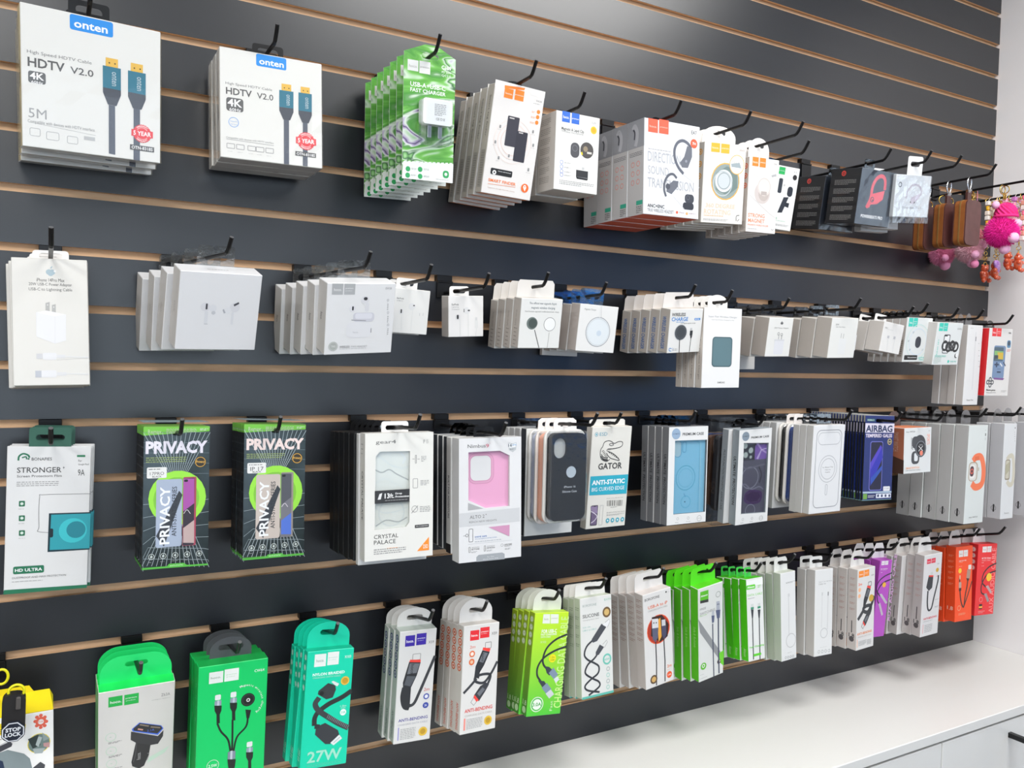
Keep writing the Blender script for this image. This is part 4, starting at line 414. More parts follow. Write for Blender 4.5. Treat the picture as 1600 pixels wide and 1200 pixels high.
'nylon':[('r',154,27,400,133,'f0f4f0'),('r',431,19,677,129,'f0f4f0'),('t','hoco.',196,70,359,95,'5a8a7a',0),('t','premium',455,61,645,72,'6ab0a0',0),('t','product',463,80,620,90,'8ac0b0',0),('t','X103',803,60,943,83,'e8fff8',1),('t','NYLON BRAIDED',137,187,828,212,'e8fff8',3),('t','CHARGING DATA CABLE',143,220,741,234,'b8ecd8',0),('s',[1006,372,801,419,528,462,317,518,245,568,244,633],103,'2c3030'),('s',[308,397,235,448,315,507,521,571,756,638,997,692],113,'3a3e40'),('l',[506,584,539,552],12,'84888a'),('l',[541,593,574,561],12,'84888a'),('l',[576,601,609,570],12,'84888a'),('l',[611,610,644,579],12,'84888a'),('l',[646,619,679,588],12,'84888a'),('l',[681,628,714,597],12,'84888a'),('l',[715,637,749,606],12,'84888a'),('l',[750,646,784,615],12,'84888a'),('l',[786,655,819,624],12,'84888a'),('l',[821,664,854,633],12,'84888a'),('l',[856,673,890,642],12,'84888a'),('l',[891,682,925,651],12,'84888a'),('l',[926,691,960,660],12,'84888a'),('l',[962,700,996,669],12,'84888a'),('p',[480,282,639,306,660,346,602,410,464,420,275,368,283,340],'34383a'),('p',[549,274,590,267,722,298,684,319,625,305],'e4e8e8'),('c',357,363,44,'1a1c1e'),('p',[288,646,475,621,767,699,802,739,621,810,510,804,273,710],'36383c'),('p',[255,618,366,629,359,661,250,661],'2c2e30'),('p',[619,800,802,739,871,775,693,825],'e8ecec'),('l',[689,803,821,762],14,'a8acac'),('c',847,277,93,'d8b040'),('c',847,277,64,'b8902c'),('c',853,549,69,'f0fff8'),('t','3.0A',809,539,902,559,'2aa890',1),('t','1.0m',781,485,915,502,'c8fff0',0),('t','3.0A',796,505,901,517,'c8fff0',0),('t','27W',141,850,882,948,'a8e8d0',2),('m',148,958,896,984,3,'5ac8ac')],
'x59_blue':[('r',154,39,414,135,'3c2a9c'),('r',453,31,721,133,'3c2a9c'),('t','hoco.',187,78,383,103,'ffffff',2),('t','premium',482,69,690,81,'ffffff',2),('t','product',491,90,648,97,'ffffff',0),('t','X59',789,106,938,129,'666666',0),('s',[998,247,827,392,627,559,494,653,330,673],81,'3a3c40'),('s',[231,498,197,584,262,664,382,681],172,'2e3034'),('p',[296,270,610,287,527,402,388,505,384,659,216,651,157,452],'2e3034'),('p',[313,287,589,299,516,380,258,381],'6a6e74'),('p',[261,397,502,410,372,494,194,475],'55595f'),('v','hoco',351,297,440,384,'1c1e22',1),('O',383,209,594,263,10,13,'888888'),('p',[316,255,606,265,604,289,297,275],'e8453c'),('t','2m',747,525,904,554,'c84a4a',0),('c',826,604,81,'3a4aa0'),('c',826,604,49,'f0f0f6'),('c',823,684,81,'3a4aa0'),('t','3A',791,674,855,694,'ffffff',1),('t','ANTI-BENDING',100,777,902,804,'4a4498',1),('t','CHARGING DATA CABLE',92,823,899,839,'b8b8c4',0),('r',106,852,132,968,'8a88c8'),('m',173,866,587,969,7,'b0b0b0'),('c',791,919,122,'d8b23c'),('c',791,919,76,'b8902a')],
'x59_red':[('r',181,49,430,142,'dc2e34'),('r',458,32,719,131,'dc2e34'),('t','hoco.',212,85,400,107,'ffffff',2),('t','premium',486,67,688,81,'ffffff',2),('t','product',494,86,650,96,'ffffff',0),('t','X59',784,87,935,113,'666666',0),('s',[980,370,829,467,623,549,394,530,373,489,580,471,796,488,733,567,628,596],64,'3a3c40'),('s',[60,619,242,561,409,502],64,'3a3c40'),('O',618,177,785,232,10,13,'777777'),('p',[561,219,772,240,741,269,540,242],'e8453c'),('p',[540,245,751,270,606,387,491,449,478,506,339,487,365,387],'2e3034'),('p',[566,263,700,279,576,363,464,347],'6a6e74'),('v','hoco',526,275,602,350,'1c1e22',1),('p',[677,552,770,575,668,634,498,718,352,655,520,578],'3a3c40'),('p',[585,593,659,616,511,671,438,643],'6a6e74'),('p',[372,650,496,706,434,720,339,669],'e8453c'),('l',[353,673,273,714,359,747,434,716],13,'777777'),('t','2m',186,187,336,214,'d86a5a',0),('c',255,266,78,'d86a3a'),('c',255,266,46,'f8ece4'),('c',251,340,78,'d86a3a'),('c',251,340,41,'f0c8a8'),('m',178,291,337,295,1,'a8a8a8'),('m',183,379,344,383,1,'a8a8a8'),('t','ANTI-BENDING',111,771,889,805,'d8423c',1),('t','CHARGING DATA CABLE',120,825,882,842,'c4bcb8',0),('r',100,854,143,964,'e88a80'),('m',175,862,618,961,7,'b0b0b0'),('c',780,911,110,'d8b23c'),('c',780,911,69,'b8902a')],
'x82':[('p',[240,14,436,15,456,108,233,103],'f0f4ea'),('p',[455,15,695,20,708,110,475,108],'f0f4ea'),('t','hoco.',272,50,409,73,'8a9a6a',0),('t','premium',490,50,667,66,'8a9a6a',0),('u','CHARGING DATA CABLE',776,45,1011,940,'c4e48c',1),('t','FOR USB-C',232,163,678,198,'ffffff',2),('t','FAST CHARGING',219,202,681,222,'ffffff',1),('t','DATA CABLE',225,228,514,244,'ffffff',0),('t','X102',220,274,391,294,'e4f4c8',0),('s',[1003,221,683,265,436,341,341,437,370,504,503,556],52,'2e3438'),('s',[1019,340,672,376,366,438,213,519,211,603,330,665],52,'2e3438'),('p',[416,521,546,531,687,575,573,616,487,590],'3a4048'),('p',[549,591,676,541,828,612,713,653],'7a8aa0'),('p',[713,653,818,629,882,664,778,694],'e4e8ec'),('p',[251,655,434,666,493,693,400,727],'3a4048'),('p',[375,730,516,685,666,748,523,790],'7a8aa0'),('p',[507,790,652,752,763,803,627,841],'d4d8dc'),('c',620,449,104,'e4d820'),('t','1.2m',554,428,679,447,'6a8a20',1),('t','3.0A',563,455,688,473,'6a8a20',1),('c',278,887,190,'e4f4d8'),('c',278,887,166,'4ab04a'),('c',278,887,133,'f4faf0'),('t','3.0A',151,869,404,905,'3a9a3a',2),('u','Fast',665,866,741,962,'e4f4c8',0)],
'silicone_cable':[('t','BOROFONE',78,66,511,90,'a0b0ac',0),('t','BX99',764,36,982,59,'8abaa8',0),('t','SILICONE',72,165,591,200,'3c3c3c',1),('t','Charging Data Cable',80,217,588,230,'8a8a8a',0),('t','3.0A 1.0m',68,286,312,300,'6ab0a4',0),('t','USB-C to USB-C',65,316,494,331,'6ab0a4',0),('c',833,176,132,'6a5232'),('c',833,176,82,'c8a868'),('s',[402,427,184,482,101,561,202,618,412,666,543,709,511,775,268,823,99,874,184,922,551,965],49,'34363a'),('s',[583,550,415,616,199,668,117,745,322,810,532,860,539,911,206,973],49,'34363a'),('p',[660,284,809,327,509,450,372,459,337,423],'45474c'),('p',[773,280,907,251,933,279,842,332,698,300],'f0f0f0'),('l',[773,280,907,251,933,279,842,332],11,'888888'),('p',[588,490,724,524,553,591,455,593,457,559],'45474c'),('l',[682,495,814,458,840,479,735,530],11,'888888'),('o',813,651,138,44,'6ab8a8'),('t','60W',725,640,902,663,'6ab8a8',1),('o',838,751,55,16,'a8b0ae'),('o',832,813,55,16,'8ac0b0'),('o',827,874,55,16,'a8b0ae'),('o',821,934,55,16,'8ac0b0'),('p',[1,979,1002,980,1000,1003,0,1002],'5ab0a0')],
'usba_ip':[('t','BOROFONE',62,45,584,73,'5a5a5a',1),('t','USB-A to iP',170,130,856,163,'d8602c',1),('t','CHARGING DATA CABLE',163,175,850,193,'9a9a9a',0),('c',821,37,26,'333333'),('m',876,39,942,48,1,'a8a8a8'),('c',508,402,407,'e0582c'),('c',508,402,381,'a83828'),('p',[290,255,648,261,875,384,825,510,543,545,230,446],'3a2420'),('p',[474,308,588,287,609,487,500,540],'e0a040'),('p',[287,274,511,289,505,385,286,373],'e4e4e8'),('r',330,313,371,328,'55585c'),('r',417,319,459,334,'55585c'),('p',[286,373,505,385,476,489,381,527,290,485],'5a5c72'),('p',[628,316,759,322,764,388,627,382],'d8d8dc'),('p',[616,381,781,387,785,489,699,537,622,472],'4a4860'),('l',[393,525,397,757,368,988],36,'33343a'),('l',[684,527,699,757,675,981],36,'33343a'),('c',282,915,125,'5a4630'),('c',282,915,78,'c8a060'),('t','2m',770,813,931,844,'e0703c',1),('m',772,863,903,875,1,'e0a080'),('c',839,924,94,'e0582c'),('t','2.4A',773,916,904,933,'ffffff',1)],
'free_switch':[('p',[86,35,415,39,411,137,81,131],'5ab42c'),('t','Alteon',101,74,376,94,'ffffff',2),('p',[81,127,411,136,410,167,79,155],'3a3a3a'),('o',806,122,97,17,'9aa09a'),('t','FREE',70,209,310,232,'8a8a8a',0),('t','SWITCHING',64,255,676,284,'8a8a8a',0),('t','Data Cable',65,284,344,297,'7ac04a',0),('p',[-7,311,1020,818,1020,923,62,462],'8c8e90'),('p',[837,763,1020,749,1020,923,771,842],'6ac82c'),('c',823,856,74,'3a2c24'),('c',836,853,45,'d8c8b8'),('l',[575,417,582,667,606,996],40,'43485c'),('l',[809,359,806,624,822,987],51,'43485c'),('p',[730,193,867,199,879,300,728,286],'b4b8c4'),('r',761,220,792,233,'43485c'),('r',817,223,848,236,'43485c'),('p',[703,284,892,295,866,381,752,378],'555c78'),('p',[542,276,641,281,640,334,540,326],'c4c8d0'),('p',[528,325,652,334,626,406,551,407],'555c78'),('c',184,839,114,'5ab42c'),('c',184,835,63,'f0f6ea'),('c',184,835,34,'5ab42c'),('m',41,921,319,928,1,'a8a8a8'),('m',38,961,381,970,1,'a8a8a8')],
'fast_green':[('p',[-3,19,997,14,993,92,18,78],'f8faf4'),('R',-10,73,529,125,25,'5ac42c'),('t','Alteon',44,87,475,111,'ffffff',2),('m',668,87,872,125,2,'7ac04a'),('t','DATA CABLE',45,184,933,211,'7ac85a',0),('m',61,229,529,243,1,'888888'),('r',228,308,391,343,'d8dcd8'),('r',213,346,396,372,'3a8a6a'),('p',[219,372,386,376,333,478,259,475],'34363a'),('l',[296,473,282,982],56,'33363a'),('r',640,313,804,348,'d8dcd8'),('r',624,351,808,377,'3a8a6a'),('p',[627,390,796,393,740,496,666,493],'34363a'),('l',[703,491,679,1002],56,'33363a'),('t','Fast Charging',69,818,944,844,'5ac42c',2),('R',291,918,762,947,40,'5ac42c')],
'white_cable':[('m',352,110,985,128,2,'777777'),('R',468,244,590,283,30,'d8d8d8'),('l',[507,285,509,727],30,'c8c8c8'),('o',627,784,329,30,'c0c0c0'),('m',389,914,697,921,1,'888888'),('o',264,965,61,20,'999999'),('o',426,967,61,20,'999999'),('o',590,969,61,20,'999999'),('o',754,971,61,20,'999999')],
'white_cable_b':[('t','Type-C to Lightning',188,136,928,149,'777777',0),('t','Cable 1m',190,157,592,176,'888888',0),('r',370,266,432,303,'d0d0d0'),('l',[398,304,391,674],27,'d8d8d8'),('r',709,268,762,313,'777777'),('l',[738,314,716,704],27,'d0d0d0'),('o',529,741,203,27,'c4c4c4'),('t','Made for fast charge',315,900,733,906,'888888',0),('o',262,949,64,18,'aaaaaa'),('o',452,952,64,18,'aaaaaa'),('o',643,954,64,18,'aaaaaa'),('o',834,957,64,18,'aaaaaa')],
'x59_orange':[('r',57,21,337,100,'f08a2c'),('r',365,21,646,100,'f08a2c'),('t','hoco.',106,54,302,74,'ffffff',1),('t','premium',400,49,597,62,'ffffff',1),('t','product',400,68,573,77,'ffffff',0),('t','X59',766,93,922,111,'777777',0),('s',[980,370,829,467,623,549,394,530,373,489,580,471,796,488,733,567,628,596],132,'3a3c40'),('s',[60,619,242,561,409,502],132,'3a3c40'),('O',618,180,786,229,10,28,'777777'),('p',[561,219,772,240,741,269,540,242],'e8453c'),('p',[540,245,751,270,606,387,491,449,478,506,339,487,365,387],'2e3034'),('p',[566,263,700,279,576,363,464,347],'6a6e74'),('v','hoco',528,276,601,348,'1c1e22',1),('p',[677,552,770,575,668,634,498,718,352,655,520,578],'3a3c40'),('p',[585,593,659,616,511,671,438,643],'6a6e74'),('p',[372,650,496,706,434,720,339,669],'e8453c'),('l',[353,673,273,714,359,747,434,716],28,'777777'),('t','2m',42,167,248,200,'e86a3a',1),('c',124,253,75,'f0b48a'),('c',114,327,75,'f0b48a'),('c',799,386,132,'c8a030'),('t','ANTI-BENDING',31,785,882,814,'ee8a4a',1),('t','CHARGING DATA CABLE',54,831,850,847,'c8c0b8',0),('r',34,863,61,961,'eeaa80'),('m',127,888,563,951,5,'a8a8a8'),('m',612,895,859,963,4,'a8a8a8')],
'x59_red_b':[('r',140,50,370,108,'d8304a'),('r',394,50,625,108,'d8304a'),('t','hoco.',180,74,342,89,'ffffff',1),('t','premium',422,70,585,80,'ffffff',1),('t','product',422,84,565,91,'ffffff',0),('t','X59',728,124,845,138,'777777',0),('c',760,205,82,'c8a030'),('m',717,275,864,289,2,'d05050'),('r',385,217,522,250,'d8dcd8'),('p',[291,249,553,260,523,412,341,443,183,394],'34363a'),('p',[310,250,553,260,559,280,305,269],'e8453c'),('s',[292,440,299,589,382,681,548,666,657,542,827,349,845,274],73,'34363a'),('m',726,564,930,577,1,'a8a8a8'),('m',737,650,940,674,2,'a8a8a8'),('t','ANTI-BENDING',128,768,891,794,'d8304a',1),('m',131,808,846,822,1,'a8a8a8'),('r',122,847,143,958,'e88a90'),('m',223,855,656,956,5,'a8a8a8')],
'aux_purple':[('r',109,6,375,59,'f4eef4'),('r',401,6,667,59,'f4eef4'),('t','hoco.',155,28,342,42,'a070a8',1),('t','premium',434,25,621,33,'a070a8',1),('t','product',434,37,598,44,'a070a8',0),('t','MULTI-DEVICE',104,104,662,117,'ffffff',2),('t','3.5mm AUX Cable',103,123,560,131,'f0d8f0',0),('u','AUX AUDIO CABLE',1119,-69,1348,813,'e0a8dc',1),('s',[1089,169,444,212,34,277,-59,373,278,464],75,'3a2c44'),('s',[1068,252,381,299,50,395,105,509,353,590],75,'3a2c44'),('p',[219,441,406,432,973,559,827,575],'c8c4cc'),('p',[225,562,377,551,720,711,593,727],'c8c4cc'),('c',533,319,150,'e8b040'),('m',134,148,269,162,1,'f0d8f0')],
'aux_orange':[('r',163,51,420,138,'f4f0ec'),('r',446,51,703,138,'f4f0ec'),('t','hoco.',208,87,388,110,'b08070',1),('t','premium',478,82,658,96,'b08070',1),('t','product',478,103,636,113,'b08070',0),('t','Audio Data Cable',176,183,609,195,'ffffff',2),('t','3.5mm',178,197,393,214,'ffd8c0',0),('m',181,260,398,268,1,'ffd8c0'),('c',245,322,96,'f0c030'),('s',[780,298,704,518,595,652,507,813,346,737,262,573,231,414],67,'4a2c24'),('s',[985,481,750,657,507,813],57,'4a2c24'),('R',743,258,926,318,20,'f0e8e4'),('p',[682,317,905,332,838,443,634,430],'a88878'),('p',[634,430,818,443,722,496],'3a2824'),('r',223,382,279,436,'e8c8a0'),('R',190,473,346,552,20,'c8a898'),('R',203,552,342,593,20,'3a2824'),('o',228,820,96,19,'f8b890'),('m',204,889,618,918,3,'f8b890')],
'aux_red':[('r',216,34,443,116,'f4eeee'),('r',465,34,693,116,'f4eeee'),('t','hoco.',255,68,415,89,'b06060',1),('t','premium',493,63,654,76,'b06060',1),('t','product',493,83,634,93,'b06060',0),('t','HF TO 3.5mm',210,188,687,209,'ffffff',2),('t','AUDIO CABLE',216,219,677,239,'ffc8c8',0),('m',205,253,345,268,1,'ffc8c8'),('m',215,300,356,311,1,'ffc8c8'),('u','AUX AUDIO CABLE',735,62,958,979,'f08a88',1),('s',[1008,278,613,328,348,417,303,535,519,610],52,'3a2428'),('s',[1000,387,549,433,291,559,291,678,509,717],52,'3a2428'),('p',[498,598,630,583,861,687,775,704],'c8b0b0'),('p',[433,704,566,694,746,804,643,827],'a8989c'),('c',647,470,141,'f0c030'),('o',288,779,88,17,'f8a0a0'),('r',209,842,375,913,'3a1c20'),('r',206,871,382,898,'e8a03c'),('m',187,934,524,975,2,'f8b0b0')],
'crystal_in':[('s',[169,170,276,207,383,256,558,284,645,274],21,'f2f2f0'),('s',[148,285,255,311,362,291,471,329,647,381],19,'c4c4c2'),('s',[170,391,298,359,428,398,560,438],15,'f4f4f2'),('s',[149,577,278,630,474,625,650,596],19,'f2f2f0'),('o',398,634,194,19,'eeeeec'),('s',[171,732,322,691,497,710,629,679],17,'c2c2c0'),('s',[512,154,589,202,557,248],25,'fafafa')],
'alto_in':[('R',155,123,575,375,30,'bf82a2'),('R',165,128,566,370,30,'dca4c2'),('R',188,141,535,353,26,'bc7e9e'),('R',198,146,525,348,25,'dededf')],
'blue_in':[('O',201,158,834,914,12,16,'6cb0d0'),('R',181,144,372,316,45,'5f9cc0'),('R',190,147,353,308,45,'b4d2e2'),('O',394,159,486,265,40,16,'5a9ac0'),('o',491,531,253,19,'5aa6c4'),('o',491,531,193,13,'6cb2d0'),('o',507,780,126,16,'62aed0'),('c',488,779,16,'3a6a88'),('l',[459,690,497,730],16,'5a9ac0'),('l',[857,161,873,885],26,'a8d8f0')],
'purple_in':[('R',194,167,906,328,10,'3a3a44'),('c',249,172,83,'5c6064'),('c',249,172,67,'c4ccc8'),('c',429,226,83,'5c6064'),('c',429,226,67,'c4ccc8'),('c',272,270,83,'5c6064'),('c',272,270,67,'c4ccc8'),('c',432,297,47,'5c6064'),('c',432,297,35,'c4ccc8'),('R',556,171,929,330,10,'7c58a8'),('p',[587,160,756,236,920,278,933,258,774,223,666,159],'c8a8e4'),('p',[736,231,610,319,671,328,764,237],'d4bcec'),('l',[740,231,935,217],15,'f0e4fa'),('o',441,517,269,23,'8c8a98'),('s',[136,353,306,415,622,401,895,386],39,'6e6a7a'),('s',[701,405,792,490,747,583],35,'36323c'),('s',[155,600,291,579,499,641,733,623,874,656],31,'7a7688'),('s',[328,688,462,660,740,677,825,721,756,785,482,789,319,756,328,688],55,'4c3060'),('p',[349,696,503,668,741,684,806,727,716,777,480,778,349,750],'40264f'),('o',494,870,158,19,'8c8a98')],
'holder':[('p',[372,35,770,73,784,112,778,162,762,184,371,170],'e2cc1e'),('m',586,113,754,170,3,'4a4620'),('m',585,206,743,239,1,'b8b4ac'),('c',901,104,43,'d8604a'),('c',944,114,15,'d8604a'),('c',931,156,15,'d8604a'),('c',900,168,15,'d8604a'),('c',869,142,15,'d8604a'),('c',857,93,15,'d8604a'),('c',870,51,15,'d8604a'),('c',901,39,15,'d8604a'),('c',932,65,15,'d8604a'),('c',901,107,23,'f2eeea'),('t','FOR',883,97,918,114,'d8604a',1),('c',885,335,90,'e0cc3c'),('c',885,335,84,'6a7c78'),('p',[799,271,881,239,896,357,836,383],'2c3836'),('p',[881,260,911,278,881,374,858,347],'b8c4c2'),('p',[919,342,972,345,968,401,922,379],'c89a98'),('p',[836,383,934,398,911,449,850,439],'a8b4b4'),('p',[911,226,972,303,919,321],'94a4a2'),('p',[541,369,643,345,768,418,813,481,842,655,540,572],'7c888a'),('p',[556,302,658,261,680,287,673,316,556,368],'3c3c42'),('l',[571,290,655,250],7,'c8c8c8'),('p',[835,590,895,539,933,580,917,675,849,657],'44464a'),('p',[541,410,606,458,627,596,540,572],'22304a')],
}

# ---------------------------------------------------------------- setting
MDF = mat('raw_fibreboard', 'd8b590', 0.8, noise=dict(scale=220, amount=0.35, color='c09c78', stretch=(0.15, 1, 1), bump=0.15))
LAM = mat('charcoal_laminate', '17191e', 0.33, spec=0.7, noise=dict(scale=900, amount=0.35, color='24262d', bump=0.08, dist=0.0004))
WHITE = mat('white_paint', 'd9d7d7', 0.6, noise=dict(scale=40, bump=0.05))
XE = 2.1074
X0 = -1.15
zg = lambda k: ZG7 - (k - 7) * P
GH = 0.0107
KT, KB = -11, 14
ZB = 0.8581
mb = MB(); mb.box(X0, XE, 0.0095, 0.024, ZB, zg(KT) - GH, MDF)
wall_front = structure(mb.build('wall_front'))
def slat_mesh(h):
    mb = MB(); t, b = 0.0, -h
    prof = [(0.0006, t), (0.0006, b), (0.0055, b), (0.0055, b + 0.005), (0.0095, b + 0.005), (0.0095, t - 0.005), (0.0055, t - 0.005), (0.0055, t)]
    n = len(prof); V = [(x, p[0], p[1]) for x in (X0, XE) for p in prof]
    mb.add(V, [(i, n + i, n + (i + 1) % n, (i + 1) % n) for i in range(n)] + [tuple(range(n - 1, -1, -1)), tuple(range(n, 2 * n))], MDF)
    mb.box(X0, XE, 0.0, 0.0006, b, t, LAM)
    return mb.mesh('slat')
full = slat_mesh(P - GH)
for k in range(KT, KB + 1):
    me = full if k < KB else slat_mesh(zg(k) - GH - ZB)
    o = bpy.data.objects.new('slat', me); col.objects.link(o); o.location = (0, 0, zg(k) - GH); o.parent = wall_front
def shell(name, *b, m=WHITE):
    mb = MB(); mb.box(*b, m); return structure(mb.build(name))
DRY = mat('grey_wall_paint', 'c4c4c6', 0.7)
mb = MB()
mb.prism([(-2.7, 0), (6.0, 0), (6.0, CEIL), (-2.7, CEIL)], -4.7, -4.6, DRY, holes=[[(-1.7, 0.75), (2.0, 0.75), (2.0, 2.3), (-1.7, 2.3)], [(3.3, 1.0), (5.9, 1.0), (5.9, 2.5), (3.3, 2.5)]])
structure(mb.build('wall_back'))
mb = MB(); fm = mat('window_frame_grey', '55585c', 0.4)
mb.prism([(-1.7, 0.75), (2.0, 0.75), (2.0, 2.3), (-1.7, 2.3)], -4.67, -4.63, fm, holes=[[(-1.65, 0.8), (0.12, 0.8), (0.12, 2.25), (-1.65, 2.25)], [(0.18, 0.8), (1.95, 0.8), (1.95, 2.25), (0.18, 2.25)]])
o = structure(mb.build('window_2')); mb = MB(); mb.box(-1.66, 1.96, -4.653, -4.647, 0.79, 2.26, film_mat('window_glass', gloss=0.02, bump=0)); mb.build('pane', o)
shell('wall_left', -2.8, -2.7, -4.7, 0.14, 0, CEIL, m=DRY)
shell('wall_rear', -2.7, 6.0, 0.03, 0.14, 0, CEIL, m=DRY)
shell('wall_right', XE + 0.002, XE + 0.10, -0.62, 0.028, 0, CEIL, m=mat('white_side_panel', 'e8e5e6', 0.42, noise=dict(scale=25, bump=0.06)))
FL = mat('grey_floor_tile', '57524c', 0.4, noise=dict(scale=3, amount=0.4, color='4a4640'))
shell('floor', -2.8, 6.0, -4.7, 0.14, -0.05, 0, m=FL)
shell('ceiling', -2.8, 6.0, -4.7, 0.14, CEIL, CEIL + 0.08, m=mat('ceiling_white', 'd8d8d6', 0.8))
mb = MB(); mb.prism([(3.3, 1.0), (5.9, 1.0), (5.9, 2.5), (3.3, 2.5)], -4.67, -4.63, fm, holes=[[(3.36, 1.06), (4.57, 1.06), (4.57, 2.44), (3.36, 2.44)], [(4.63, 1.06), (5.84, 1.06), (5.84, 2.44), (4.63, 2.44)]])
o = structure(mb.build('added_blue_window')); mb = MB(); mb.box(3.35, 5.85, -4.653, -4.647, 1.05, 2.45, film_mat('blue_reflection_glass', '68a8d0', gloss=0.02, bump=0)); mb.build('pane', o)  # added unseen window, pane tinted blue so the slats reflect a bluish light
# far side: shop window
mb = MB()
mb.prism([(-4.7, 0), (0.14, 0), (0.14, CEIL), (-4.7, CEIL)], 0, 0.1, DRY, holes=[[(-4.2, 0.5), (-0.7, 0.5), (-0.7, 2.3), (-4.2, 2.3)]])
o = mb.build('wall_end'); o.matrix_world = Matrix(((0, 1, 0, 6.0), (1, 0, 0, 0), (0, 0, 1, 0), (0, 0, 0, 1))); structure(o)
mb = MB(); fm = mat('window_frame_grey', '55585c', 0.4)
mb.prism([(-4.2, 0.5), (-0.7, 0.5), (-0.7, 2.3), (-4.2, 2.3)], 0.02, 0.07, fm, holes=[[(-4.15, 0.55), (-2.5, 0.55), (-2.5, 2.25), (-4.15, 2.25)], [(-2.4, 0.55), (-0.75, 0.55), (-0.75, 2.25), (-2.4, 2.25)]])
o = mb.build('window_1'); o.matrix_world = Matrix(((0, 1, 0, 6.0), (1, 0, 0, 0), (0, 0, 1, 0), (0, 0, 0, 1))); structure(o)
mb = MB(); mb.box(-4.16, -0.74, 0.04, 0.046, 0.54, 2.26, film_mat('window_glass', gloss=0.02, bump=0))
p_ = mb.build('pane', o)
# ceiling lights
for i, (lx, ly, sx, sy, pw) in enumerate(LIGHTS):
    M = Matrix.Translation((lx, ly, CEIL))
    r = empty('ceiling_light', M, 'flat white ceiling light panel, ' + ('near the slatwall towards its right end', 'near the slatwall towards its left end', 'over the middle of the shop floor', 'by the shop window behind the viewer', 'by the left side wall', 'beyond the white side panel')[i], 'light', 'ceiling light panels')
    mb = MB(); mb.prism([(-sx / 2 - .03, -sy / 2 - .03), (sx / 2 + .03, -sy / 2 - .03), (sx / 2 + .03, sy / 2 + .03), (-sx / 2 - .03, sy / 2 + .03)], 0, 0.02, mat('lamp_frame_white', 'e4e4e4', 0.4),
             holes=[[(-sx / 2, -sy / 2), (sx / 2, -sy / 2), (sx / 2, sy / 2), (-sx / 2, sy / 2)]], M=Matrix(((1, 0, 0, 0), (0, 0, 1, 0), (0, -1, 0, 0), (0, 0, 0, 1))))
    mb.build('frame', r)
    L = bpy.data.lights.new('light_panel', 'AREA'); L.shape = 'RECTANGLE'; L.size = sx; L.size_y = sy; L.energy = pw; L.color = (1.0, 0.985, 0.96)
    lo = bpy.data.objects.new('light_panel', L); col.objects.link(lo); lo.location = (0, 0, -0.012); lo.parent = r
# counter and cabinets
CD = 0.297
CW = mat('white_counter_laminate', 'dcdbd8', 0.32, noise=dict(scale=30, bump=0.03))
mb = MB(); mb.box(X0, XE + 0.001, -CD, 0.024, ZB - 0.020, ZB - 0.0005, CW, 0.0012)
tag(mb.build('countertop'), 'white laminate countertop running along under the slatwall', 'counter')
cab = empty('base_cabinet', Matrix.Translation((0, 0, 0)), 'white base cabinet with flat doors under the white countertop', 'cabinet')
mb = MB(); mb.box(X0, XE, -CD + 0.022, 0.024, 0.0, ZB - 0.021, CW); mb.build('carcass', cab)
hm = mat('black_handle_metal', '1c1c1e', 0.35, metal=0.3)
edges = [1.5223 - 0.60 * k for k in range(4, -1, -1)] + [XE]
for a, b in zip(edges[:-1], edges[1:]):
    mb = MB(); mb.box(max(a, X0) + 0.0015, b - 0.0015, -CD + 0.003, -CD + 0.021, 0.08, ZB - 0.026, CW, 0.0012); d = mb.build('door', cab)
    hx = a + 0.23; zt = ZB - 0.056; mb = MB()
    for zz in (zt, zt - 0.30): mb.box(hx - 0.005, hx + 0.005, -CD - 0.036, -CD + 0.004, zz - 0.005, zz + 0.005, hm)
    mb.box(hx - 0.005, hx + 0.005, -CD - 0.046, -CD - 0.036, zt - 0.305, zt + 0.005, hm, 0.001)
    mb.build('handle', d)

# ---------------------------------------------------------------- products
BLK = mat('black_hook_metal', '121214', 0.38, metal=0.4)
TIP = mat('worn_hook_tip', '6a6a6c', 0.4, metal=0.5)
CLR = film_mat('clear_plastic', 'f8fafc', 0.10, 0.10, 0.35)
SMK = film_mat('smoky_plastic', 'a4a8ac', 0.10, 0.1, 0.2)
DRK = film_mat('dark_plastic', '5a5e62', 0.08, 0.1, 0.2)
WRAP = film_mat('shrink_wrap', 'ffffff', 0.02, 0.06, 0.12, 16)
CLRT = film_mat('clear_tab_plastic', 'eaeef0', 0.24, 0.16, 0.6, 120)
WFILM = film_mat('window_film', 'f8fafa', 0.03, 0.12, 0.05, 8)
BLUEC = film_mat('bluish_clear_plastic', 'cfe4f4', 0.22, 0.12, 0.4)
PINKC = film_mat('pink_clear_plastic', 'f4c8bc', 0.08, 0.2)
FROST = film_mat('frosted_plastic', 'dcdee0', 0.16, 0.35, 0.1)

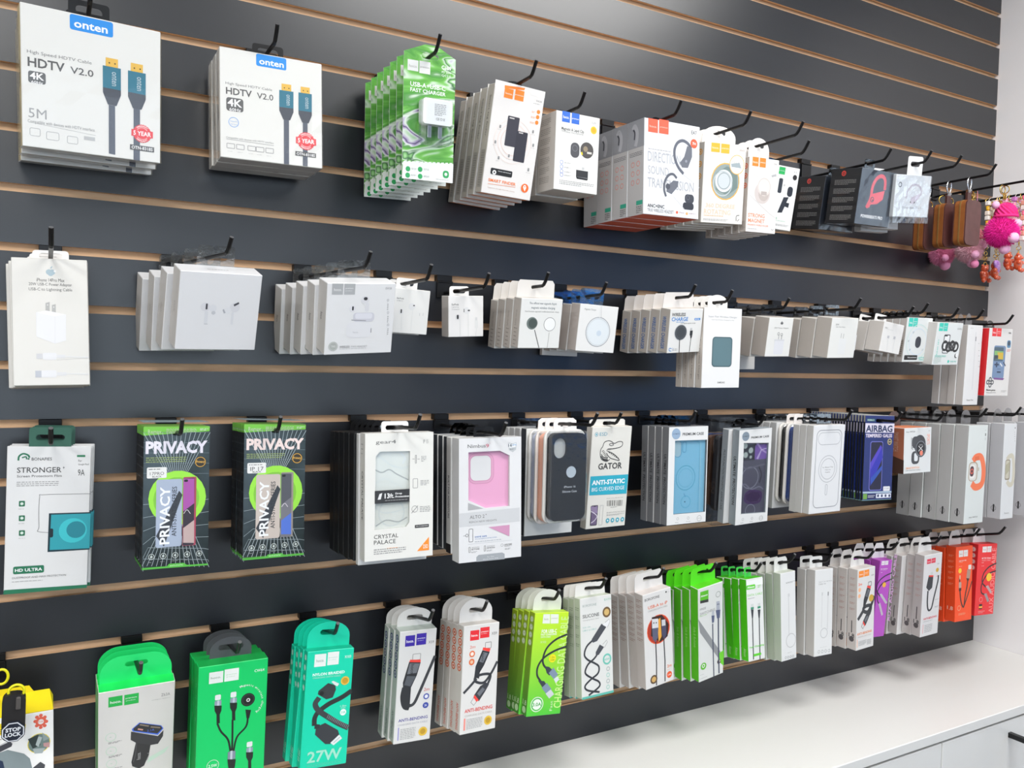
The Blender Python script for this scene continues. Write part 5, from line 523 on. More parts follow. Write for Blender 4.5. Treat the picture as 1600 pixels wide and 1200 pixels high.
def slot(w, z, h=0.0055, bump=0.0):
    """hole of a hang tab, as a clockwise loop"""
    r = rrect(-w / 2, w / 2, z - h / 2, z + h / 2, h / 2, 3)
    return r
def tab_outline(kind, w, h):
    if kind == 'dome':
        o = [(-w / 2, 0), (w / 2, 0)]; zs = h * 0.38
        o += [(w / 2, zs)] + [(w / 2 * math.cos(PI * i / 14), zs + (h - zs) * math.sin(PI * i / 14)) for i in range(1, 14)] + [(-w / 2, zs)]
        return o
    if kind == 'wide':
        return [(-w / 2, 0), (w / 2, 0)] + [p for p in rrect(-w / 2, w / 2, -h, h, .026, 8) if p[1] > h - .0262]
    if kind == 'octo':
        return [(-w / 2, 0), (w / 2, 0), (w / 2 * 0.86, h * 0.62), (w * 0.26, h), (-w * 0.26, h), (-w / 2 * 0.86, h * 0.62)]
    if kind == 'panel':
        return [(-w / 2, 0), (w / 2, 0), (w / 2 - 0.001, h * 0.8), (w / 2 - 0.005, h), (-w / 2 + 0.005, h), (-w / 2 + 0.001, h * 0.8)]
    if kind == 'arch':
        return [(-w / 2, -0.004), (w / 2, -0.004)] + [(w / 2 * math.cos(PI * i / 14), h * math.sin(PI * i / 14)) for i in range(1, 14)]
    return [(-w / 2, -0.004), (w / 2, -0.004)] + [p for p in rrect(-w / 2, w / 2, -0.004, h, 0.004, 3) if p[1] > h - 0.0045]

# name, label core, noun, category, front, side, top, bottom, tab(kind,w,h,hole height,hole w,material,where), extra
W_ = 'eceae6'; W2 = 'efeeea'; PG = 'd8d2cc'
K = {}
def kind(key, name, label, noun, cat='box', front=W2, side=None, top=None, bottom=None, tab=None, side_art=(), **x):
    K[key] = dict(name=name, label=label, noun=noun, cat=cat, front=front, side=side or front, top=top or side or front, bottom=bottom or side or front, tab=tab, side_art=side_art, x=x)
def icons(c, v0=80, dv=95, n=5, r=230): return [('c', 500, v0 + i * dv, r, c) for i in range(n)] + [('c', 500, v0 + i * dv, r * 6 // 10, 'f0f0ee') for i in range(n)] + [('c', 500, v0 + i * dv, r * 4 // 10, c) for i in range(n)]
def micro(v0, v1, n, c='a09890'): return [('m', 180, v0, 820, v1, n, c)]
ULT = [('v', 'ULTIMATE  PROTECTION', 300, 280, 700, 790, '2c2e32', 2)]
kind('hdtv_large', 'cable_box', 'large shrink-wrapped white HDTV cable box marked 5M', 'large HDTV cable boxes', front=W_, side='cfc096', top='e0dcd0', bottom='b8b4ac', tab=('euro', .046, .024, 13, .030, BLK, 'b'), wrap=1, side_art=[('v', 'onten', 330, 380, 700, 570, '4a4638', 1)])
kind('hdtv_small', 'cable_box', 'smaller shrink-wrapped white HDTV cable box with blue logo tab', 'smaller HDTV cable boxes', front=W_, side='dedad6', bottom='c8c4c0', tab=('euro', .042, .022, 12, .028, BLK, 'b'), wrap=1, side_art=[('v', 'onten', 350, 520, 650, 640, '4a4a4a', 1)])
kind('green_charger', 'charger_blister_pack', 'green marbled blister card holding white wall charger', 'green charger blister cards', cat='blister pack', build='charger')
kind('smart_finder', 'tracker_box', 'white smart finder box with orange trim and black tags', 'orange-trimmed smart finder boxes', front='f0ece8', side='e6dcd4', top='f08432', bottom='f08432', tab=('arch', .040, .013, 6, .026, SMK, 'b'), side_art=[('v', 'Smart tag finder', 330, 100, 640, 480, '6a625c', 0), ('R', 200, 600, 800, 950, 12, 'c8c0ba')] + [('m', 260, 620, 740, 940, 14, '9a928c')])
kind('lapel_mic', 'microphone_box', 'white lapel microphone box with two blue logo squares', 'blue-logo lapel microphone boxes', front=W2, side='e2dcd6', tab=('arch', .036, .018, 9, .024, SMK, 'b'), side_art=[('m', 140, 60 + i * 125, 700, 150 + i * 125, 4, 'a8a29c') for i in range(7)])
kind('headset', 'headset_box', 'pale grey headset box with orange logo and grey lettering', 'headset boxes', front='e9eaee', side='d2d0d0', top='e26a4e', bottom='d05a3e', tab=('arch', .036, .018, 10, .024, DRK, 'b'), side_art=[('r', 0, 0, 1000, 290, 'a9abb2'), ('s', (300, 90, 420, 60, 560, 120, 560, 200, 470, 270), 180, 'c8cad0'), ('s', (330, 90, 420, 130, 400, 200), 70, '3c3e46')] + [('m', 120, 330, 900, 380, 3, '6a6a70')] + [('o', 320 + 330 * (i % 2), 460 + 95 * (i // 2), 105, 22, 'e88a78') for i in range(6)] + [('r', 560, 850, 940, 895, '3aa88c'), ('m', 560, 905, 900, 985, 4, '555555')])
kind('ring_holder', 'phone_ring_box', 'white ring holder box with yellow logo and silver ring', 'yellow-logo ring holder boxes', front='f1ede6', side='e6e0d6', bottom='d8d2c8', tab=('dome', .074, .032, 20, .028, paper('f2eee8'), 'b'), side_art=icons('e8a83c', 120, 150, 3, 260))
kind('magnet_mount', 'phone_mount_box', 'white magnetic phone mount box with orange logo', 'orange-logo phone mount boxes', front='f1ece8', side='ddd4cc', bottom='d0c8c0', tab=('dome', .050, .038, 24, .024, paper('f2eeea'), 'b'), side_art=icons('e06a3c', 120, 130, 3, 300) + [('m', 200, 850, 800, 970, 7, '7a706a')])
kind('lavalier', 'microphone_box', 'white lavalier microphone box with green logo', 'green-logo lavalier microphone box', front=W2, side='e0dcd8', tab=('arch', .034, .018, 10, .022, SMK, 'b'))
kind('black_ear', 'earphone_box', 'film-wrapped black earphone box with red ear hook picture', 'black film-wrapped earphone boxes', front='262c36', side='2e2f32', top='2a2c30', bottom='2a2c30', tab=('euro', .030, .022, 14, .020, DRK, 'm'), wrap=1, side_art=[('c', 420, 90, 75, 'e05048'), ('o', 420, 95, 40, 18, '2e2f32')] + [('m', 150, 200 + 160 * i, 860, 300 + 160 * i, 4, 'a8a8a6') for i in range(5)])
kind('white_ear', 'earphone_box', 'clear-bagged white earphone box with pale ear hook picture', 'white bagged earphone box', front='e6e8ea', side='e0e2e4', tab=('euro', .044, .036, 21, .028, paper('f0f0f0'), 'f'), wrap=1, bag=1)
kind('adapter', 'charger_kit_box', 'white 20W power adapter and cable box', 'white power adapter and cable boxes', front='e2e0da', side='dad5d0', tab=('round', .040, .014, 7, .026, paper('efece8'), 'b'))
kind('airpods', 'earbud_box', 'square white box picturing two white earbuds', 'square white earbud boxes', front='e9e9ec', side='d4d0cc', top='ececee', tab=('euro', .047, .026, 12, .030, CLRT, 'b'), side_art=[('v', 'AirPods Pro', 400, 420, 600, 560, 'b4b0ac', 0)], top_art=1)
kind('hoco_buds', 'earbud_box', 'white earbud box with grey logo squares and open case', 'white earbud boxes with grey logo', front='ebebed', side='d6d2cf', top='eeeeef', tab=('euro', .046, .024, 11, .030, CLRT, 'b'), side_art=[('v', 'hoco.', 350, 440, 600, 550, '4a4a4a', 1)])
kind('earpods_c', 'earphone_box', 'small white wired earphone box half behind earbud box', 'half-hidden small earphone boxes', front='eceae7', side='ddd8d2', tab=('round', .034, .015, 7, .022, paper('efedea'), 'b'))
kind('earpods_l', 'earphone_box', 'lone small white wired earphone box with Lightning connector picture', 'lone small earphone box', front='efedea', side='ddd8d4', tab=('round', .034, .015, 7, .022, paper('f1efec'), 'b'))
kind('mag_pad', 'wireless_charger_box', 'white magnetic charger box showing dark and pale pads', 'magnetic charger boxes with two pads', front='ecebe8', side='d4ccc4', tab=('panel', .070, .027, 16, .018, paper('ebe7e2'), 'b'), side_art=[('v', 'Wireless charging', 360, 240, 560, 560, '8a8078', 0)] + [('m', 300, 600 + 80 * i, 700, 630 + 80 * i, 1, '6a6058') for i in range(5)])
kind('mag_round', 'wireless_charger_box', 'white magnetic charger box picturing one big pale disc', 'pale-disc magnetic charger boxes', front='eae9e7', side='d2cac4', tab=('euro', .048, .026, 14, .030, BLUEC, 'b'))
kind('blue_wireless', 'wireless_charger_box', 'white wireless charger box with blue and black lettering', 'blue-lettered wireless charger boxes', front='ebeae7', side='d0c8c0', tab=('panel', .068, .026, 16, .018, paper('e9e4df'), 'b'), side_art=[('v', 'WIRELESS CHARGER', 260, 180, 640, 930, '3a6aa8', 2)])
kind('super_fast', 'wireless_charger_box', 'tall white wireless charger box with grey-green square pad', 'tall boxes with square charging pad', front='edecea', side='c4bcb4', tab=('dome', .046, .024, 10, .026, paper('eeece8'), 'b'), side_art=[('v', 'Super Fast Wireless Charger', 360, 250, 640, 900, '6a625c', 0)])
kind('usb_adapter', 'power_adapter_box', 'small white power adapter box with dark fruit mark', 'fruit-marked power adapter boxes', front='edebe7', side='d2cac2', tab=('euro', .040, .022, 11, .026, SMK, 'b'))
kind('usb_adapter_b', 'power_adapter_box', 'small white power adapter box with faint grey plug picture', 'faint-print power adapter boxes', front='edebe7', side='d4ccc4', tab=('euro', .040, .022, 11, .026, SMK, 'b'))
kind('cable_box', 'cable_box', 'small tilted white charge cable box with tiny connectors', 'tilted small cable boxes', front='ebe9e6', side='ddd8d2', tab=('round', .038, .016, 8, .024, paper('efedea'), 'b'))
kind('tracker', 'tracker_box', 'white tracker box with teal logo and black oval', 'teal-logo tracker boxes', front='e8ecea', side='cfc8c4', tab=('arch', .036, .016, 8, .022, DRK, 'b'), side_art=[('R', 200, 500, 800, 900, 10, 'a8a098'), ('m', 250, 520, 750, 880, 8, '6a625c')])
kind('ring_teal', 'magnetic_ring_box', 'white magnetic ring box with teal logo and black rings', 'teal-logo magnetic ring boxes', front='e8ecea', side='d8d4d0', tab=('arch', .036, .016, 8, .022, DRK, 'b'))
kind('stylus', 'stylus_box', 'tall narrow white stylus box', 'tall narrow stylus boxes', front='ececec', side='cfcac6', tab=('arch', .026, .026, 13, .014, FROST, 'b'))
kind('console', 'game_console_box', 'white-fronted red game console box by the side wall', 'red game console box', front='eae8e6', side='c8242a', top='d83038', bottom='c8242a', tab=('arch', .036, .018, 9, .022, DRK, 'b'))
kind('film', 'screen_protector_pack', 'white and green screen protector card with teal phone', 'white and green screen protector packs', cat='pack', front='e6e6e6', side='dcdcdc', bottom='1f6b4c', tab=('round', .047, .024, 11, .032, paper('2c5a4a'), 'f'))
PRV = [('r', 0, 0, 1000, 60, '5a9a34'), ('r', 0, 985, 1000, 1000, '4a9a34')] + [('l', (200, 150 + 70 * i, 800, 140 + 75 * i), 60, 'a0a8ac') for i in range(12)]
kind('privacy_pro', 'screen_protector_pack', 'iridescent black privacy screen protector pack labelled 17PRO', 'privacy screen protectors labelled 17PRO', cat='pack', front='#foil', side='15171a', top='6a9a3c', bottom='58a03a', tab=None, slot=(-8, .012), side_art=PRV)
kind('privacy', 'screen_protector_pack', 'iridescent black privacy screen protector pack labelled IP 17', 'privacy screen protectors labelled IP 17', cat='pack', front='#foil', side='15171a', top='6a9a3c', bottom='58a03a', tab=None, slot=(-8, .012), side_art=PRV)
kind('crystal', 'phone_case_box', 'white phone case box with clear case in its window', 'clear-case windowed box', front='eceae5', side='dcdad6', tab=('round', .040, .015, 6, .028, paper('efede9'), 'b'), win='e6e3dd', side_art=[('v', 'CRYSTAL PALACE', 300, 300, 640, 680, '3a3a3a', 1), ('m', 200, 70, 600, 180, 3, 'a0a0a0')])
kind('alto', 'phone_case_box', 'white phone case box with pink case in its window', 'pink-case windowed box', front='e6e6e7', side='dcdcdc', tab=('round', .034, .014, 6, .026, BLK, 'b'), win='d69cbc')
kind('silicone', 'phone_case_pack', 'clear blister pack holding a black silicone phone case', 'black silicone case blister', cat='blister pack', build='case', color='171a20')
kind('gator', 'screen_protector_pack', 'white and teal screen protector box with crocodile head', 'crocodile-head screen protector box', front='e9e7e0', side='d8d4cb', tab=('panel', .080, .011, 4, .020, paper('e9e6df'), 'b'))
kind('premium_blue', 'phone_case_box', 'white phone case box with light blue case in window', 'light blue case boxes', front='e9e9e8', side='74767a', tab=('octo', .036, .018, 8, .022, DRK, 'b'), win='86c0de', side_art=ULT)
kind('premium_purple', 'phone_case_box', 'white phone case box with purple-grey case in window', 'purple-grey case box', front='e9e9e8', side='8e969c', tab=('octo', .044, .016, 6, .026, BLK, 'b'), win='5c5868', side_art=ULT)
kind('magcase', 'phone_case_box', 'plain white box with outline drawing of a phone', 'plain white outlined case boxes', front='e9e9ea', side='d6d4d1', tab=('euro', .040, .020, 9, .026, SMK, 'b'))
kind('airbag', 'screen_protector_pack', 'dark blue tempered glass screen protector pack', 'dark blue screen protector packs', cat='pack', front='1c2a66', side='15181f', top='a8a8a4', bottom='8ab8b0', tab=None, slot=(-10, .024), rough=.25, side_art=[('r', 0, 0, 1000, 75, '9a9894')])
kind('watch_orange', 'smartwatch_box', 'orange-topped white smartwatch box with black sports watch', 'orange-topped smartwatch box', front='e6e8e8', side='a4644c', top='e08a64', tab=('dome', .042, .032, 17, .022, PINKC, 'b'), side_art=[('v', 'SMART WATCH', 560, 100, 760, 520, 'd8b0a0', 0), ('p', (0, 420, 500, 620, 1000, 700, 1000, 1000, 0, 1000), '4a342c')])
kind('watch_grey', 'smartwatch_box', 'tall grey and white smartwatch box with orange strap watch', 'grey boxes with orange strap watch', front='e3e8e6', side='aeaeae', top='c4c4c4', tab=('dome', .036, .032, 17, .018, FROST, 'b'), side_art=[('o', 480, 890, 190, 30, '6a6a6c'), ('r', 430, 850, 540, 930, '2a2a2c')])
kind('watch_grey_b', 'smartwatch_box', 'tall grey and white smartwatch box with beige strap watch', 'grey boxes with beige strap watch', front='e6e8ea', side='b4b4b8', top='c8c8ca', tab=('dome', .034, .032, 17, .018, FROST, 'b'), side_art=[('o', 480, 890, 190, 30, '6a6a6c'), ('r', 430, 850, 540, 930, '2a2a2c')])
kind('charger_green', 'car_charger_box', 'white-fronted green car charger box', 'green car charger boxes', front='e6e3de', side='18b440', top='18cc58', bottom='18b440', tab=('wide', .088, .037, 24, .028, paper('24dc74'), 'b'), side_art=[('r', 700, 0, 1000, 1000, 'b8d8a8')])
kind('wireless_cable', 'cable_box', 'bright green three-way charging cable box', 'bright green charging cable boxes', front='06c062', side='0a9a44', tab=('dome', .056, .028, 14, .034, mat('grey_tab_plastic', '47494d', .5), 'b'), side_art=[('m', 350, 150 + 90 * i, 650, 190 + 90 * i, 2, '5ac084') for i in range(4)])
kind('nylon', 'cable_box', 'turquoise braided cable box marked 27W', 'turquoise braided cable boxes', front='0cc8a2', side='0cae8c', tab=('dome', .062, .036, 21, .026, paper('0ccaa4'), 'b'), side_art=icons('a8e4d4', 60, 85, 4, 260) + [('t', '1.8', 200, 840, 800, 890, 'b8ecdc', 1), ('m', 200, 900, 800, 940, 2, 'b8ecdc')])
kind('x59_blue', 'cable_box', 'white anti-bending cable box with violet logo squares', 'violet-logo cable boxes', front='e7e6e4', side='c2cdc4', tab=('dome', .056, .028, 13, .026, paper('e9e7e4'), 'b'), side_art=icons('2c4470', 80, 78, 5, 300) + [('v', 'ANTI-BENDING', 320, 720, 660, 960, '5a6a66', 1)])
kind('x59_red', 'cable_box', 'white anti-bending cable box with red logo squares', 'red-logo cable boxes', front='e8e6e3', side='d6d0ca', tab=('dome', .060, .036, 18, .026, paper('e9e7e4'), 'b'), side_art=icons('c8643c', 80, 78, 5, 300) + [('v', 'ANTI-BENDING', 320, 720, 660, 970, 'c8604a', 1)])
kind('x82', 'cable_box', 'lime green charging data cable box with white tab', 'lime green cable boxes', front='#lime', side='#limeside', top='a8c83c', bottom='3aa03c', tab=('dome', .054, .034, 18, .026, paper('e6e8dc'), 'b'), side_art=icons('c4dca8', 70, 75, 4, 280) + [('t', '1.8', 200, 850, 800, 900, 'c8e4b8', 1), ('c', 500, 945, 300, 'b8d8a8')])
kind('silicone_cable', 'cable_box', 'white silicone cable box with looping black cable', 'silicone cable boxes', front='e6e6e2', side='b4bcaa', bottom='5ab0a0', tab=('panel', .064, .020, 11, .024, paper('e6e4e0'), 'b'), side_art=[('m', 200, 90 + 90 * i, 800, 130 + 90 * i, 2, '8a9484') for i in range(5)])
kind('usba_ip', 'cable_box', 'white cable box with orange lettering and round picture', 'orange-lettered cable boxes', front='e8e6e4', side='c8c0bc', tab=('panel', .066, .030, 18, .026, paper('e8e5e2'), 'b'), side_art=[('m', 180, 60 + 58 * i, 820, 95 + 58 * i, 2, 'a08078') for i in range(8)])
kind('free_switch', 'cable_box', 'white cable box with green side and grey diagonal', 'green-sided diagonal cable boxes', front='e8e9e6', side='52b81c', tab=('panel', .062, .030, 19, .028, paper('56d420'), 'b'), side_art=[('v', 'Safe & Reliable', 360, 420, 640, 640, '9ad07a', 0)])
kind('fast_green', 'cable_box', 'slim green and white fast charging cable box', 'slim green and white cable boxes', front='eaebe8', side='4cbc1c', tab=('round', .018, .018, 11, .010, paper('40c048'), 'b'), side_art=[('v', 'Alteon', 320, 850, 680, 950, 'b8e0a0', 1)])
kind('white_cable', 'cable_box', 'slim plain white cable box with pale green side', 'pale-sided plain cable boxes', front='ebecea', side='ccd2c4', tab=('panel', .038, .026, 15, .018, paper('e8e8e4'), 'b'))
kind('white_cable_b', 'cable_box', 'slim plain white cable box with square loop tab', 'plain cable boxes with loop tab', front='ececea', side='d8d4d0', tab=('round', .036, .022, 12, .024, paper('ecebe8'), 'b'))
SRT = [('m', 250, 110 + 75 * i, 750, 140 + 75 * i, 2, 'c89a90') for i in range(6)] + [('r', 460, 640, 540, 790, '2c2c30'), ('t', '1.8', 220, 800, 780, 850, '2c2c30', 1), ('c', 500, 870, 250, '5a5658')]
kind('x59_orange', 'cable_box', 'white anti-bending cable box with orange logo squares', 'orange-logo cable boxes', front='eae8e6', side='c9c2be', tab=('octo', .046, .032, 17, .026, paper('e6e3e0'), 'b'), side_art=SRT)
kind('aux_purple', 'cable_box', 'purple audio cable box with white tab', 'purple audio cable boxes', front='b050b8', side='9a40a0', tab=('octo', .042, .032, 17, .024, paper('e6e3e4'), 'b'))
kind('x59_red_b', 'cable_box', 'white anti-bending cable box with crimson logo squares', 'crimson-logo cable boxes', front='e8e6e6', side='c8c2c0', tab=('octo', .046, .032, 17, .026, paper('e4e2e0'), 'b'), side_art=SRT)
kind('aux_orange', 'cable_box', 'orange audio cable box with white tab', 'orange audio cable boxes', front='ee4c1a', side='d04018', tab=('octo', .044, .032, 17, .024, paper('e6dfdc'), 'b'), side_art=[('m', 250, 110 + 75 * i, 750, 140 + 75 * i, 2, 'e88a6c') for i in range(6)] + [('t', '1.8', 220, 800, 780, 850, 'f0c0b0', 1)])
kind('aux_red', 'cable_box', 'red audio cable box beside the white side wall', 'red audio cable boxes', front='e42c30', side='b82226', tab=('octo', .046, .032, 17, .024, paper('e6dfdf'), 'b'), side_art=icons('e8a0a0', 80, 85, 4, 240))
# second ranks that share a hook with another kind
kind('white_back', 'phone_case_box', 'pale grey phone case box', 'box', front='e2e2e2', side='d0d0d0', tab=('round', .038, .014, 6, .028, CLR, 'b'))
kind('black_back', 'phone_case_box', 'plain matt black phone case box', 'box', front='101113', side='0e0f11', tab=('octo', .040, .016, 6, .028, BLK, 'b'))
kind('book_back', 'phone_case_box', 'white phone case box with black foot and side lettering', 'box', front='e4e4e2', side='dcdad8', tab=('round', .034, .014, 6, .026, BLK, 'b'), side_art=[('v', 'BUILT FOR ADVENTURE', 340, 330, 660, 700, '2a2a2c', 1), ('r', 0, 920, 1000, 1000, '1a1a1c')])
kind('ult_back', 'phone_case_box', 'white phone case box with charcoal lettered side', 'box', front='e6e6e4', side='3c4046', tab=('octo', .038, .016, 6, .026, DRK, 'b'), side_art=[('v', 'ULTIMATE  PROTECTION', 300, 280, 700, 790, '15171a', 2)])
kind('grey_back', 'phone_case_box', 'grey-sided phone case box with fine side lettering', 'box', front='dcdcdc', side='949aa0', tab=('octo', .038, .016, 6, .026, DRK, 'b'), side_art=[('v', 'MULTI-FUNCTION MAGNETIC ARMOR CASE', 340, 220, 660, 860, '3c4046', 0)])
kind('peach', 'phone_case_pack', 'clear blister pack holding a peach phone case', 'pack', cat='blister pack', build='case', color='ffb698')
kind('lilac', 'phone_case_pack', 'clear blister pack holding a pale lilac phone case', 'pack', cat='blister pack', build='case', color='ccd0e4')
kind('navy', 'phone_case_pack', 'clear blister pack holding a navy blue phone case', 'pack', cat='blister pack', build='case', color='1c3a7c')
kind('ink', 'phone_case_pack', 'clear blister pack holding a slim black phone case', 'pack', cat='blister pack', build='case', color='141416')
kind('bag_gold', 'phone_case_pack', 'clear bag holding a gold edged phone case', 'pack', cat='bag', build='bag', color='a8864a')
kind('bag_blue', 'phone_case_pack', 'clear bag holding a blue phone case', 'pack', cat='bag', build='bag', color='2f5596')
kind('bag_brown', 'phone_case_pack', 'clear bag holding a brown phone case', 'pack', cat='bag', build='bag', color='6a4c3c')
kind('bag_black', 'phone_case_pack', 'clear bag holding a dark grey phone case', 'pack', cat='bag', build='bag', color='3a383c')
kind('blue_peek', 'cable_box', 'white cable box with blue logo squares', 'box', front='e8e6e6', side='c8c2c0', tab=('octo', .046, .032, 17, .026, paper('e4e2e0'), 'b'), side_art=SRT)
kind('crimson_back', 'cable_box', 'white cable box with arrow-marked side', 'box', front='e8e6e6', side='c8c2c0', tab=('octo', .046, .032, 17, .026, paper('e4e2e0'), 'b'), side_art=SRT)
kind('flat_white', 'power_adapter_box', 'flat white adapter box hanging low', 'box', front='e6e3de', side='d4ccc4', tab=('euro', .040, .022, 11, .026, SMK, 'b'))
kind('low_bag', 'accessory_pack', 'clear accessory pack', 'pack', cat='bag', front='e4e4e4', side='dcdcdc', tab=('euro', .034, .018, 9, .022, paper('ececec'), 'b'))

def surf(c):
    if c == '#foil': return mat('iridescent_foil', '2c3034', 0.28, metal=0.75, film=420, noise=dict(scale=14, amount=0.5, color='5a626a'))
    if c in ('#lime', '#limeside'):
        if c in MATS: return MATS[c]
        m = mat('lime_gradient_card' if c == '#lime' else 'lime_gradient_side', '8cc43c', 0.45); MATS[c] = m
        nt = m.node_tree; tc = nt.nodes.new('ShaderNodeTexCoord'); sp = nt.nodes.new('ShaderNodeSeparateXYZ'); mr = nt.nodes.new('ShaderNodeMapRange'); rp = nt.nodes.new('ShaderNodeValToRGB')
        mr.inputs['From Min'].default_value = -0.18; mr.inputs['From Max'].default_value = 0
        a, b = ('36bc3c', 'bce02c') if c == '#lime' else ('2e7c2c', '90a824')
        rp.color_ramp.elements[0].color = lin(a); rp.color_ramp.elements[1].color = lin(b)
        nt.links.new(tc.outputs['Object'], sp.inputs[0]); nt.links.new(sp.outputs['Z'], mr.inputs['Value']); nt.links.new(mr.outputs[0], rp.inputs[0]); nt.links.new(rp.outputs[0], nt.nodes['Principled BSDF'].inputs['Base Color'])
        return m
    return paper(c)

def marble():
    if 'marbled_print' in MATS: return MATS['marbled_print']
    m = mat('marbled_print', '6cc04a', 0.22, coat=0.6)
    nt = m.node_tree; tc = nt.nodes.new('ShaderNodeTexCoord'); n = nt.nodes.new('ShaderNodeTexNoise'); n.inputs['Scale'].default_value = 13; n.inputs['Detail'].default_value = 2; n.inputs['Distortion'].default_value = 2.2
    mp = nt.nodes.new('ShaderNodeMapping'); mp.inputs['Rotation'].default_value = (0, 0.55, 0); mp.inputs['Scale'].default_value = (0.55, 1, 1.9)
    w = nt.nodes.new('ShaderNodeMath'); w.operation = 'MULTIPLY'; w.inputs[1].default_value = 2.2
    fr = nt.nodes.new('ShaderNodeMath'); fr.operation = 'FRACT'
    rp = nt.nodes.new('ShaderNodeValToRGB'); e = rp.color_ramp.elements
    e[0].position = 0; e[0].color = lin('5a9c44'); e[1].position = 1; e[1].color = lin('66a84e')
    for p, c in ((.12, '76b85a'), (.22, 'c8dcc4'), (.30, '3f6a44'), (.38, '8cc47c'), (.48, 'd4dcd4'), (.56, 'a896bc'), (.61, '4c4660'), (.66, 'b4a4c8'), (.74, 'dce6da'), (.80, '6c9a64'), (.9, '4f9440')):
        x = e.new(p); x.color = lin(c)
    nt.links.new(tc.outputs['Object'], mp.inputs[0]); nt.links.new(mp.outputs[0], n.inputs['Vector']); nt.links.new(n.outputs['Fac'], w.inputs[0]); nt.links.new(w.outputs[0], fr.inputs[0]); nt.links.new(fr.outputs[0], rp.inputs[0])
    nt.links.new(rp.outputs[0], nt.nodes['Principled BSDF'].inputs['Base Color'])
    return m

def crinkle(w, h, t, m, seed, amp=0.0025, n=9, top=0.0, low=0.0):
    """thin wrapped film just outside a w x h x t pack, slightly creased"""
    r = random.Random(seed); mb = MB()
    def sheet(fn, nu, nv):
        V = [fn(i / nu, j / nv) for j in range(nv + 1) for i in range(nu + 1)]
        mb.add(V, [(j * (nu + 1) + i, j * (nu + 1) + i + 1, (j + 1) * (nu + 1) + i + 1, (j + 1) * (nu + 1) + i) for j in range(nv) for i in range(nu)], m)
    g = 0.0008
    sheet(lambda u, v: ((u - .5) * (w + 2 * g), -g - r.random() * amp * .12, top - (h + top + low) * (1 - v)), n, n)
    sheet(lambda u, v: (-w / 2 - g - r.random() * amp * .3, t * (1 - u), top - (h + top + low) * (1 - v)), 3, n)
    sheet(lambda u, v: (w / 2 + g + r.random() * amp * .3, t * u, top - (h + top + low) * (1 - v)), 3, n)
    sheet(lambda u, v: ((u - .5) * w, t * (1 - v), -h - low - g), n, 2)
    return mb

